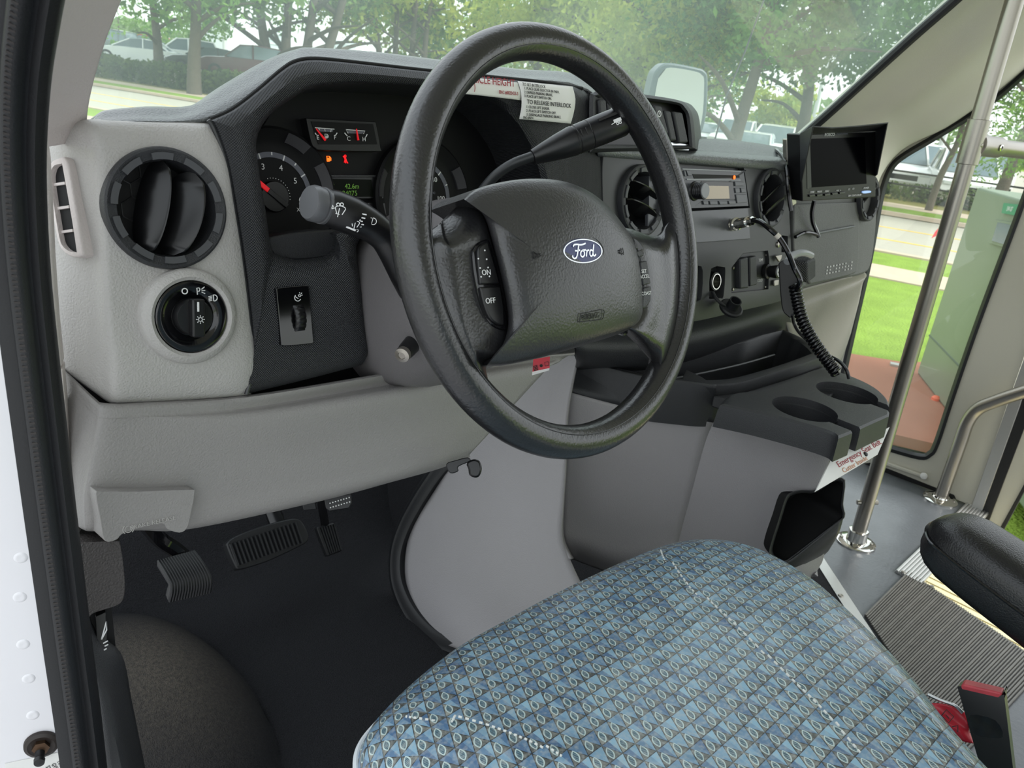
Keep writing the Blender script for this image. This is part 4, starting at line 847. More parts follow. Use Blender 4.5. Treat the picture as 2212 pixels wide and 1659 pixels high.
fz = (fpt(fk2, 0, 0, .0268), fk2[1], fk2[2], fk2[3]); kc = MB().lathe(fz, [(.0092, -.001), (.0090, .0012), (.001, .0014)], 28).build('knob_face', M['marks'], hv)
mb = MB(); LN = [arc(0, 0, .0045, 0, 360, 16)]
for k in range(6): a = k*PI/3; LN.append([(.002*math.cos(a), .002*math.sin(a)), (.0075*math.cos(a), .0075*math.sin(a))])
strokes(mb, (fpt(fz, 0, 0, .0014), fz[1], fz[2], fz[3]), LN, .0011); mb.build('knob_symbol', M['ink'], hv)
for u, v in ((1584, 579), (1583, 625), (1655, 551), (1653, 620)): MB().lathe(frame(DF(u, v, -.0078), NDF), [(.0028, 0), (.0024, .0016), (.001, .002)], 12).build('screw', M['steel'], hv)
ds_ = thing('dash_screw', DF(1680, 528, 0), 'single dark round screw in the centre panel above the microphone', 'screw')
MB().lathe(frame(DF(1680, 528, -.002), NDF), [(.0062, 0), (.0055, .003), (.0022, .0042), (.001, .003)], 20).build('screw_head', M['steel'], ds_)
# --- backup monitor
mo_ = thing('backup_monitor', Tp(1810, 436, 1.44), 'black rear view camera monitor with sun hood on the dash by the right pillar', 'monitor')
PM = Tp(1810, 360, 1.42); NM = V((-.28, -.95, .05)).normalized()
def MN(u, v, o=0): return pl(u, v, PM+NM*o, NM)
body = plate('casing', [MN(u, v) for u, v in ((1728, 290), (1893, 283), (1892, 426), (1733, 435))], NM, .032, M['black'], mo_, .002)
plate('screen', [MN(u, v, .0006) for u, v in ((1750, 300), (1868, 296), (1872, 397), (1753, 405))], NM, .001, mat('screen_glass', '040407', .2, spec=.05), mo_, 0)
plate('screen_surround', [MN(u, v, .0008) for u, v in ((1742, 313), (1750, 310), (1753, 404), (1744, 408))], NM, .001, M['flat'], mo_, 0)
def flap(pts): 
    o = plate('hood_flap', pts, (pts[1]-pts[0]).cross(pts[-1]-pts[0]), .002, M['charp'], mo_, .0005); return o
HO = .058; A = MN(1728, 288); B = MN(1893, 281); A2 = MN(1756, 272, HO); B2 = MN(1919, 264, HO)
mid = [MN(1798, 275, HO), MN(1854, 271, HO)]
flap([A, A2, mid[0], mid[1], B2, B]); flap([A, MN(1728, 392), MN(1731, 392, .006), A2]); flap([B, B2, MN(1896, 377, .02), MN(1893, 380)])
xm = (MN(1890, 284)-MN(1730, 290)).normalized(); ym = NM.cross(xm); mf = lambda u, v: (MN(u, v, .0008), xm, ym, NM)
lettering('brand_word', 'ROSCO', mf(1792, 291), .0075, M['marks'], body); lettering('brand_line', 'VisionSystems', mf(1819, 289), .0050, M['band'], body)
for s, u, v in (('CH/02', 1754, 415), ('MODE', 1770, 414), ('MENU', 1786, 413), ('-  VOL  +', 1810, 412), ('C1', 1834, 409), ('C2', 1843, 408), ('POWER', 1871, 406), ('DIM  CONT COLOR', 1846, 422)): lettering('button_word', s, mf(u, v), .0045, M['marks'], body, sx=.9)
for u, v in ((1755, 423), (1771, 422), (1788, 421), (1804, 419), (1820, 417)): plate('button', [MN(u+a, v+b, .003) for a, b in ((-6, -2.5), (6, -3.2), (6, 1.8), (-6, 2.5))], NM, .003, M['blackg'], mo_, .0006)
plate('power_button', [MN(u, v, .003) for u, v in sm([(1865, 413), (1880, 412), (1881, 416), (1866, 418)], 3)], NM, .003, mat('power_lit', '9ab8e0', .3, emit=('9ab8e8', .6)), mo_, .0006)['label'] = 'pale blue power button'
plate('bracket', [pl(u, v, Tp(1714, 400, 1.44), NM) for u, v in ((1700, 300), (1712, 300), (1716, 392), (1722, 440), (1712, 446), (1702, 400))], NM, .012, M['steel'], mo_, .002)
MB().tube(spline([Tp(u, v, t) for u, v, t in ((1667, 321, 1.52), (1682, 328, 1.46), (1694, 345, 1.42), (1700, 372, 1.40), (1703, 410, 1.40), (1709, 455, 1.41))], 6), .004, 8).build('power_cable', M['blackg'], mo_)
MB().tube(spline([DF(u, v, o) for u, v, o in ((1759, 432, .02), (1754, 458, .012), (1756, 480, .008), (1764, 500, .006), (1768, 511, .006))], 6), .0042, 8).build('lower_cable', M['blackg'], mo_)
MB().tube(spline([DF(u, v, o) for u, v, o in ((1766, 508, .006), (1752, 503, .006), (1736, 503, .006), (1718, 512, .004))], 6), .0036, 8).build('lower_cable', M['blackg'], mo_)
# --- red tag below the column
rt = thing('red_tag', Tp(1168, 795, .83), 'small red warning tag hanging below the airbag cover', 'tag')
ftg = viewf(Tp(1168, 792, .83), CR-CD*.25)
plate('tag_sheet', [Tp(u, v, .83) for u, v in ((1152, 776), (1188, 770), (1187, 796), (1150, 804))], ftg[3], .0006, M['redt'], rt, 0); plate('clear_edge', [Tp(u, v, .8298) for u, v in ((1150, 803), (1187, 795), (1186, 800), (1149, 811))], ftg[3], .0006, M['paper'], rt, 0)
mb = MB(); strokes(mb, viewf(Tp(1157, 795, .829), CR-CD*.25), [[(-.002, -.0025), (.002, -.0025), (.002, .0025), (-.002, .0025), (-.002, -.0025)], [(-.0015, -.002), (.0015, .002)], [(.0015, -.002), (-.0015, .002)]], .0006); mb.lathe(viewf(Tp(1169, 790, .829), CR), [(.0017, 0), (.0017, .0003), (.0002, .0004)], 12); strokes(mb, viewf(Tp(1181, 786, .829), CR-CD*.25), [[(-.002, -.002), (.002, -.002), (.002, .002), (-.002, .002), (-.002, -.002)]], .0005); mb.build('tag_symbols', M['ink'], rt)
# --- diagnostic connector and hood latch below the knee panel
oc_ = thing('diagnostic_connector', Tp(730, 1088, 1.0), 'black sixteen pin diagnostic connector under the knee panel', 'connector')
fo = viewf(Tp(735, 1086, .97), CR-CD*.16); PO = fo[0]; NO = fo[3]
plate('shell', [pl(u, v, PO, NO) for u, v in ((700, 1076), (758, 1066), (760, 1086), (754, 1098), (712, 1104), (704, 1098))], NO, .03, M['black'], oc_, .001)
mb = MB()
for r in range(2):
    for c in range(8): mb.lathe((pl(713+c*5.9+r, 1087-c*1.75+r*9.5-(0 if r else 0), PO+NO*.0006, NO), fo[1], fo[2], NO), [(.0009, 0), (.0008, .0005), (.0001, .0006)], 8)
mb.build('pins', M['paper'], oc_)
plate('side_clip', [pl(u, v, PO-NO*.01, NO) for u, v in ((652, 1084), (680, 1080), (684, 1100), (656, 1102))], NO, .02, M['rubber'], oc_, .001)
hl = thing('vent_lever', Tp(1000, 1005, .93), 'black cable lever poking out under the right end of knee panel', 'lever')
fh = viewf(Tp(1000, 1010, .915), CR-CD*.2); hp2 = lambda L: [pl(u, v, fh[0], fh[3]) for u, v in sm(L, 3)]
plate('lever_paddle', hp2([(1008, 1000), (1022, 992), (1036, 996), (1041, 1012), (1036, 1028), (1026, 1032), (1014, 1026), (1012, 1014)]), fh[3], .012, M['vane'], hl, .003)
plate('lever_arm', hp2([(964, 1002), (985, 994), (1010, 988), (1016, 996), (990, 1008), (990, 1018), (972, 1022)]), fh[3], .014, M['black'], hl, .002)
# --- pedals
def ribbed(name, P0, nrm, outl, ribs, par, mt, bow=0):
    o = plate(name, outl, nrm, .02, mt, par, .004, 3); return o
bpd = thing('brake_pedal', Yp(580, 1180, 1.02), 'wide ribbed black brake pedal in the middle of the footwell', 'pedal')
NP = V((0, -.8, .6)).normalized(); PP = Yp(580, 1180, 1.02); BP = lambda u, v, o=0: pl(u, v, PP+NP*o, NP)
obp = sm([(489, 1175, 1), (505, 1160), (560, 1138), (620, 1122), (645, 1121), (658, 1135), (667, 1158), (662, 1172), (640, 1184), (580, 1212), (530, 1228), (512, 1230, 1), (498, 1200)], 3)
plate('pedal_pad', [BP(u, v) for u, v in obp], NP, .02, M['rubber'], bpd, .004, 3)
mb = MB()
for k in range(17):
    f = k/16; a = (496+f*140, 1172-f*47); b = (516+f*138, 1226-f*50); mb.tube([BP(a[0]+2, a[1]+3, .002), BP(b[0]-1, b[1]-4, .002)], .0026, 6)
mb.build('pad_ribs', M['rubber'], bpd); MB().tube([BP(600, 1135, -.02), Yp(585, 1090, 1.08), Yp(570, 960, 1.05)], .014, 10).build('pedal_arm', M['black'], bpd)
pbp = thing('parking_brake_pedal', Yp(395, 1240, .86), 'curved ribbed black parking brake pedal at the left of the footwell', 'pedal')
rows = []
for f in range(9):
    t = f/8; u0 = 340+t*8+6*math.sin(t*PI); 
    L = [(338+t*16+(1-abs(2*t-1))*14*.5, 1212+t*82), (420+t*26+6*math.sin(t*PI), 1190+t*84)]
    rows.append([pl(u, v, Yp(395, 1240, .86), V((-.1, -.95, .3)))+V((0, -1, .3))*(.022*math.sin(min(1, t*1.05)*PI*.8)) for u, v in (L[0], ((L[0][0]+L[1][0])/2, (L[0][1]+L[1][1])/2-2), L[1])])
patch('pedal_pad', rows, M['rubber'], pbp, (2, 4), .012, 40, .002)
mb = MB()
for k in range(15):
    f = .04+.92*k/14; mb.tube(spline([r[0].lerp(r[2], f)+V((0, -.0015, .001)) for r in rows], 2), .0022, 6)
mb.build('pad_ribs', M['rubber'], pbp); MB().tube(spline([Yp(400, 1205, .875), Yp(375, 1185, .88), Yp(345, 1165, .88), Yp(315, 1130, .86)], 4), .010, 8).build('pedal_arm', M['blackg'], pbp)
acp = thing('accelerator_pedal', Yp(715, 1165, 1.05), 'narrow ribbed black accelerator pedal right of the brake pedal', 'pedal')
PA = Yp(715, 1165, 1.03); AP = lambda u, v, o=0: pl(u, v, PA+NP*o, NP)
plate('pedal_pad', [AP(u, v) for u, v in ((684, 1138), (722, 1128), (740, 1190), (708, 1202))], NP, .015, M['rubber'], acp, .003)
mb = MB()
for k in range(7):
    f = (k+.5)/7; mb.tube([AP(684+f*38+2, 1138-f*10+3, .001), AP(708+f*32-1, 1202-f*12-3, .001)], .0022, 6)
mb.build('pad_ribs', M['rubber'], acp); MB().tube([AP(705, 1150, -.02), Yp(695, 1090, 1.05), Yp(700, 1000, 1.05)], .008, 8).build('pedal_arm', M['black'], acp)
# --- left kick panel and sill trim
NK = V((-.25, -.92, .3)).normalized(); PK = Xp(215, 1250, .17); KP = lambda u, v, o=0: pl(u, v, PK+NK*o, NK)
kp_ = thing('kick_panel', KP(220, 1300), 'dark brownish black grained kick panel below the knee panel at the door', 'kick panel'); 
kpm = mat('kick_panel_plastic', '3a3635', .45, bump=('leather', 620, .0008))
ko = sm([(166, 1172, 1), (258, 1168, 1), (264, 1200), (270, 1260), (266, 1295), (252, 1308), (222, 1318), (200, 1326), (188, 1340, 1), (176, 1260)], 4)
plate('upper_panel', [KP(u, v, .012) for u, v in ko], NK, .05, kpm, kp_, .006, 3)
plate('latch_recess', [KP(u, v, -.02) for u, v in ((180, 1310), (240, 1300), (252, 1420), (196, 1430))], NK, .02, M['blackm'], kp_, 0)
lv = plate('hood_release', [KP(u, v, -.004) for u, v in sm([(206, 1332, 1), (228, 1322, 1), (232, 1370), (228, 1398), (218, 1412), (210, 1400)], 3)], NK, .012, M['black'], kp_, .002)
mb = MB(); fz = frame(KP(226, 1366, -.0035), NK); strokes(mb, fz, [[(-.003, -.006), (.0022, .010), (.0018, .002), (-.003, -.006)], [(-.002, -.010), (.002, -.0085)], [(-.001, -.013), (.002, -.012)], [(-.003, -.017), (.0005, -.0155)]], .0011); mb.build('hood_symbol', M['marks'], lv)
ss = thing('sill_trim', KP(250, 1540), 'smooth black sill trim between the door seal and the floor', 'trim'); 
rows = [[KP(u, v, o) for u, v, o in r] for r in (((140, 1170, -.01), (160, 1170, .0), (174, 1172, .002), (180, 1172, -.01)), ((160, 1290, -.01), (172, 1290, .0), (190, 1338, .002), (198, 1345, -.01)), ((172, 1400, -.01), (190, 1405, .004), (212, 1436, .004), (262, 1412, -.012)), ((184, 1500, -.005), (205, 1505, .010), (240, 1510, .010), (284, 1510, -.03)), ((200, 1600, 0), (222, 1605, .02), (262, 1605, .02), (303, 1605, -.03)), ((218, 1720, .01), (240, 1730, .035), (290, 1730, .035), (326, 1720, -.03)))]
patch('trim_sheet', rows, M['charp'], ss, (5, 4), .006)
# --- door switch and label on the white pillar
dsw = thing('door_switch', J(90, 1606), 'round black door jamb switch with plunger on the white pillar', 'switch')
fj = frame(J(90, 1606, -.0115), NJ)
MB().lathe(fj, [(.0150, 0), (.0145, .003), (.0115, .0045), (.0085, .003), (.001, .003)], 40).build('bezel', mat('switch_brown', '2c2522', .5), dsw, 40)
MB().lathe((fpt(fj, 0, 0, .003), fj[1], fj[2], fj[3]), [(.0075, 0), (.0075, .004), (.005, .0045), (.001, .0045)], 6).build('hex_nut', mat('dark_bronze', '5a4636', .35, .8), dsw, 20)
MB().lathe((fpt(fj, -.001, -.003, .006), fj[1], fj[2], (fj[3]-fj[2]*.5).normalized()), [(.0042, 0), (.0042, .007), (.0048, .008), (.0045, .011), (.001, .012)], 24).build('plunger', M['black'], dsw, 40)
lb = thing('certification_label', J(90, 1665), 'white printed label at the foot of the white pillar below the jamb switch', 'label')
plate('label_sheet', [J(u, v, -.0112) for u, v in ((10, 1650), (133, 1624), (160, 1760), (20, 1760))], NJ, .0005, M['paper'], lb, 0)
fl_ = frame(J(108, 1652, -.011), NJ, roll=-PI/2+.3); lettering('label_words', 'MFD B\nGVWR\n5216\nAX', fl_, .0052, M['ink'], lb, 'LEFT', sx=.8)
lettering('label_words', 'T', frame(J(72, 1665, -.011), NJ, roll=-PI/2+.3), .0052, M['ink'], lb, 'LEFT', sx=.8)
# ================================================================== engine cover console
ZT = .515
K0 = Zp(1538, 905, .455); KB = V((1.10, .405, 0)); 
cT = lambda u, v, z=ZT: Zp(u, v, z)
con = thing('engine_console', V((1.1, .6, 0)), 'grey engine cover console with black cup holder top and storage tray between the seats', 'console')
# black top band outline in plan (px on z = ZT)
tray_o = [(1232, 776), (1300, 790), (1400, 812), (1478, 822), (1545, 829), (1610, 822), (1700, 792), (1786, 768), (1795, 786), (1690, 712), (1480, 742), (1300, 766)]
PT = {k: cT(*q) for k, q in dict(a=(1240, 772), b=(1310, 793), c=(1400, 813), d=(1480, 823), e=(1545, 829), f=(1610, 822), g=(1700, 794), h=(1782, 769), i=(1768, 757), j=(1690, 712)).items()}
# tray: walls round a cavity
rim = [cT(u, v) for u, v in sm([(1238, 774, 1), (1320, 797), (1400, 815), (1480, 825), (1540, 830), (1600, 826), (1690, 800), (1770, 774), (1786, 766), (1772, 754), (1730, 728), (1692, 712, 1), (1600, 730), (1480, 748), (1360, 762)], 4)]
inn = [cT(u, v) for u, v in sm([(1268, 779, 1), (1330, 792), (1400, 807), (1480, 815), (1540, 816), (1590, 811), (1680, 786), (1748, 762), (1752, 756), (1735, 740), (1706, 723), (1690, 716, 1), (1600, 738), (1480, 756), (1370, 768)], 4)]
cz = sum(rim, V())/len(rim)
dn = V((0, 0, -1))
tb = MB(); tb.loft([[p+dn*.075 for p in rim], [p+dn*.004 for p in rim], [p.lerp(cz, .008) for p in rim], [a.lerp(b, .55)+V((0, 0, .001)) for a, b in zip(rim, inn)], [p+dn*.004 for p in inn], [(p+(cz-p)*.04)+dn*.085 for p in inn]], False, True)
tray = tb.build('storage_tray', M['charp'], con, 50)
MB().tube(spline([cT(u, v)+dn*.03 for u, v in ((1300, 781), (1400, 787), (1480, 780), (1600, 757), (1680, 736))], 5), .0025, 6).build('tray_ledge', M['flat'], tray)
mb = MB(); 
for u in (1592, 1600): mb.box((cT(u, 808)+dn*.045, V((1, 0, 0)), V((0, 1, 0)), V((0, 0, 1))), 0, 0, 0, .003, .02, .05)
mb.build('tray_clip', M['black'], tray)
plate('tray_flap', [cT(u, v)+dn*.012 for u, v in ((1478, 800), (1486, 784), (1520, 800), (1536, 812), (1590, 818), (1560, 826), (1480, 822))], V((0, 0, 1)), .004, M['flat'], tray, .001)
# cup holder block
cup_o = sm([(1556, 872, 1), (1580, 850), (1640, 842), (1720, 816), (1756, 799), (1810, 801), (1880, 829), (1914, 856), (1922, 880), (1921, 896, 1), (1880, 914), (1846, 930), (1812, 944, 1), (1797, 934), (1740, 916), (1640, 890)], 4)
CO = [cT(u, v) for u, v in cup_o]
mb = MB(); cc = sum(CO, V())/len(CO)
mb.loft([[p+dn*.038+(p-cc)*.025 for p in CO], [p+dn*.026+(p-cc)*.02 for p in CO], [p+dn*.012+(p-cc)*.012 for p in CO], [p+dn*.003 for p in CO], [p.lerp(cc, .035) for p in CO]], True, True)
cup = mb.build('cup_holder_block', M['charp'], con, 40)
def cyl(o, r, d): 
    m_ = MB(); m_.lathe(WF(o+V((0, 0, .03))), [(r*.93, -d-.03), (r, 0)], 44); return m_.mesh('c')
H1, H2 = cT(1738, 883), cT(1829, 848)
def edge(u0, v0, u1, v1): return (cT(u1, v1)-cT(u0, v0)).length
R1 = edge(1653, 862, 1822, 906)/2*.86; 
rear = (cT(1921, 896)-cT(1812, 944)).normalized(); rn = V((rear.y, -rear.x, 0)); 
if rn.y > 0: rn = -rn
def slot(o):
    fr = (o+V((0, 0, -.02)), rear, rn, V((0, 0, 1))); m_ = MB(); m_.box(fr, 0, .06, 0, .026, .14, .06); return m_.mesh('c')
carve(cup, [cyl(H1, R1, .068), cyl(H2, R1, .068), slot(H1), slot(H2)])
for h in (H1, H2): 
    MB().lathe(WF(h), [(R1*1.0, -.004), (R1*.97, -.037), (.002, -.037)], 44, False).build('cup_well', M['black'], cup)
    MB().lathe(WF(h+dn*.012), [(R1*.985, 0), (R1*.965, .0008), (R1*.96, -.001)], 44, False).build('cup_ledge', M['flat'], cup)
# grey body: columns of pixels with depth from vertical planes
def vplane(p, q): d = (V(q)-V(p)); d.z = 0; return V((d.y, -d.x, 0)).normalized()
PE = Zp(1226, 846, .47); n1 = vplane(K0, PE)
S1 = lambda u, v, o=0: pl(u, v, K0+n1*0, n1)
BLc = Zp(1800, 985, .44); n2 = vplane(K0, BLc)
S2 = lambda u, v: pl(u, v, K0, n2)
BRc = Zp(1915, 925, .455); n3 = vplane(BLc, BRc)
S3 = lambda u, v: pl(u, v, BLc, n3)
FA = Zp(985, 1396, 0.03); 
nS = V((-1, 0, .36)).normalized()
S0 = lambda u, v: pl(u, v, FA+V((0, 0, 0)), nS)
rows = []
spec = [ # left boundary, before the bump, bump corner, S1 mid, S1 end(crease), S2 mid, rounded corner
 [(1238, 774, 0), (1234, 800, 0), (1233, 815, 0), None],
]
# driver side cover, from the rubber seal to the bump
SIDE = [[(1170, 768), (1240, 768), (1244, 768), (1250, 768)], [(1120, 800), (1200, 805), (1225, 812), (1240, 812)], [(1050, 872), (1140, 880), (1190, 890), (1226, 900)], [(985, 980), (1080, 995), (1160, 1000), (1222, 1005)],
        [(940, 1060), (1040, 1080), (1130, 1090), (1216, 1095)], [(893, 1130), (1000, 1150), (1110, 1160), (1214, 1165)], [(876, 1200), (980, 1215), (1100, 1225), (1240, 1235)], [(880, 1270), (975, 1285), (1100, 1300), (1280, 1320)], [(915, 1340), (1000, 1350), (1120, 1365), (1300, 1400)], [(970, 1390), (1040, 1410), (1140, 1430), (1320, 1470)]]
def bulge(u, v): return .018*math.exp(-((u-1085+(v-1000)*.12)/90)**2)
patch('side_cover', [[S0(u, v)+nS*bulge(u, v) for u, v in r] for r in SIDE], M['console'], con, (4, 6), .006, 60)
# raised console flank
FL = [[(1222, 846, 1), (1380, 886, 1), (1541, 913, 1), (1670, 952, 2), (1770, 980, 2), (1812, 992, 3)],
      [(1219, 900, 1), (1365, 940, 1), (1522, 960, 1), (1655, 1000, 2), (1760, 1030, 2), (1800, 1040, 3)],
      [(1215, 1000, 1), (1340, 1040, 1), (1495, 1060, 1), (1630, 1100, 2), (1740, 1120, 2), (1790, 1120, 3)],
      [(1212, 1110, 1), (1325, 1150, 1), (1468, 1160, 1), (1600, 1200, 2), (1720, 1210, 2), (1780, 1200, 3)],
      [(1214, 1165, 1), (1320, 1205, 1), (1455, 1215, 1), (1590, 1250, 2), (1710, 1250, 2), (1770, 1225, 3)],
      [(1235, 1208, 4), (1325, 1240, 4), (1450, 1270, 4), (1580, 1300, 4), (1700, 1290, 4), (1760, 1240, 4)]]
def FLp(u, v, k): 
    if k == 1: return S1(u, v)+n1*0
    if k == 2: return S2(u, v)
    if k == 3: return S3(u, v)
    p = S2(u, v) if u > 1500 else S1(u, v); return p+(p-EYE).normalized()*.05
# split at the crease so that it stays crisp
c1 = patch('console_flank', [[FLp(*q) for q in r[:3]] for r in FL], M['console'], con, (5, 5), .006, 60)
ROWB = [[FLp(*q) for q in r[2:]] for r in FL]
c2 = patch('console_flank', ROWB, M['console'], con, (5, 5), .006, 60)
# bump side facing forward-left
rows = []
for r in FL:
    p = FLp(*r[0]); q = S0(r[0][0]-6, r[0][1]+2); rows.append([p, p.lerp(q, .3)+V((-.004, 0, 0)), p.lerp(q, .7), q])
patch('console_flank', rows, M['console'], con, (5, 4), .005, 60)
# black band above the flank
BA = [[cT(1238, 774), cT(1320, 797), cT(1400, 815), cT(1480, 825), cT(1548, 833)], [Zp(1236, 790, .50), Zp(1318, 820, .495), Zp(1398, 845, .49), Zp(1478, 858, .485), Zp(1545, 868, .485)], [S1(1226, 842), S1(1310, 868), S1(1395, 890), S1(1470, 903), S1(1541, 913)]]
patch('black_band', BA, M['charp'], con, (3, 5), .004, 60)
plate('shelf_between', [cT(u, v)+dn*.018 for u, v in ((1545, 832), (1610, 826), (1700, 800), (1790, 770), (1830, 800), (1800, 836), (1640, 850), (1590, 846))], V((0, 0, 1)), .02, M['charp'], con, .003)
# rear face and storage bin
binm = [(1664, 1196), (1668, 1172), (1684, 1122), (1698, 1078), (1710, 1066), (1732, 1061), (1764, 1060), (1800, 1036), (1822, 1040), (1818, 1090), (1821, 1118), (1790, 1142), (1720, 1196), (1696, 1212), (1676, 1212)]
bo_ = sm([(u, v, 1) if i in (7,) else (u, v) for i, (u, v) in enumerate(binm)], 3)
PBn = S2(1740, 1110); nB = (n2*.5+n3*.5); 
if (EYE-PBn).dot(nB) < 0: nB = -nB
nB.normalize()
BN = lambda u, v, o=0: pl(u, v, PBn+nB*o, nB)
cx_ = sum(p[0] for p in bo_)/len(bo_); cy_ = sum(p[1] for p in bo_)/len(bo_)
big = [BN(cx_+(u-cx_)*1.0, cy_+(v-cy_)*1.0, .05) for u, v in bo_]; 
cm = MB(); cm.prism(big, [BN(u, v, -.10) for u, v in bo_]); carve(c2, [cm.mesh('c')])
rr = lambda s, o: [BN(cx_+(u-cx_)*s, cy_+(v-cy_)*s, o) for u, v in bo_]
MB().loft([rr(1.0, -.012), rr(1.045, .001), rr(1.03, .005), rr(.985, .004), rr(.95, -.004), rr(.93, -.02)]).build('bin_lip', M['charp'], con, 50)
bd = V((.25, .97, 0)); L0 = rr(.96, -.006)
MB().loft([L0, [p+bd*.04 for p in L0], [p.lerp(sum(L0, V())/len(L0), .12)+bd*.085 for p in L0]], False, True).build('storage_bin', M['blackm'], con, 40)
rows = [[BN(1668, 1200, .004), BN(1700, 1214, .006), BN(1760, 1170, .006), BN(1822, 1118, .004)], [BN(1676, 1222, 0), BN(1710, 1236, .0), BN(1765, 1196, 0), BN(1812, 1152, 0)], [BN(1690, 1240, -.04), BN(1722, 1246, -.04), BN(1760, 1218, -.04), BN(1790, 1190, -.04)]]
patch('bin_underside', rows, M['flat'], con, (4, 4), .004)
# placard for the belt cutter
eb = thing('cutter_placard', S3(1840, 990), 'white placard with red emergency seat belt words on the console rear edge', 'placard')
_s3 = lambda u, v, o: pl(u, v, BLc-V((0, o, 0)), n3)
q = [_s3(1797, 989, .032), _s3(1922, 922, .032), None, _s3(1762, 1062, .055)]
ne = (q[1]-q[0]).cross(q[3]-q[0]).normalized(); q[2] = pl(1896, 982, q[0], ne)
if (EYE-q[0]).dot(ne) < 0: ne = -ne
plate('clear_holder', [p for p in q], ne, .003, M['paper'], eb, .0004)
xe2 = (q[1]-q[0]).normalized(); ye2 = ne.cross(xe2); hh = (q[3]-q[0]).dot(-ye2)
lettering('placard_words', 'Emergency Seat Belt', (q[0]+xe2*.001-ye2*hh*.43, xe2, ye2, ne), hh*.42, M['red'], eb, 'LEFT', sx=1.2)
lettering('placard_words', 'Cutter Inside', (q[0]+xe2*.004-ye2*hh*.80, xe2, ye2, ne), hh*.34, mat('faded_orange_ink', 'c98a62', .6), eb, 'LEFT', sx=1.25)
mb = MB(); mb.lathe((q[0]+xe2*.075-ye2*hh*.62, xe2, ye2, ne), [(.004, 0), (.003, .002), (.0005, .0025)], 10); mb.build('clip_tab', M['black'], eb)
# rubber seal between cover and carpet
sl = [S0(u, v) for u, v in ((985, 975), (950, 1010), (906, 1075), (872, 1140), (856, 1200), (860, 1265), (890, 1332), (940, 1385), (1000, 1412), (1070, 1440))]
es = thing('engine_cover_seal', sl[5], 'curved black rubber seal round the foot of the engine cover', 'seal')
MB().sweep(spline(sl, 6), [(-.022, -.01), (-.022, .010), (-.015, .014), (-.004, .010), (.002, .012), (.006, .006), (.016, .004), (.016, -.01)], nS).build('seal_profile', M['rubber'], es, 50)
# carpeted flank behind the pedals, right of the footwell
rows = [[Xp(u, v, .80+.3*(1-(v-950)/450)*.4) for u, v in r] for r in (((760, 1030), (850, 1000), (960, 960)), ((745, 1130), (830, 1100), (925, 1060)), ((740, 1200), (800, 1200), (880, 1180)), ((800, 1290), (830, 1280), (880, 1270)), ((880, 1390), (900, 1380), (930, 1370)), ((960, 1430), (980, 1430), (1000, 1425)))]
tunnel = patch('tunnel_carpet', rows, M['carpet'], None, (4, 4), .01); tag(tunnel, 'black carpet flank rising beside the accelerator to the engine cover', 'carpet')
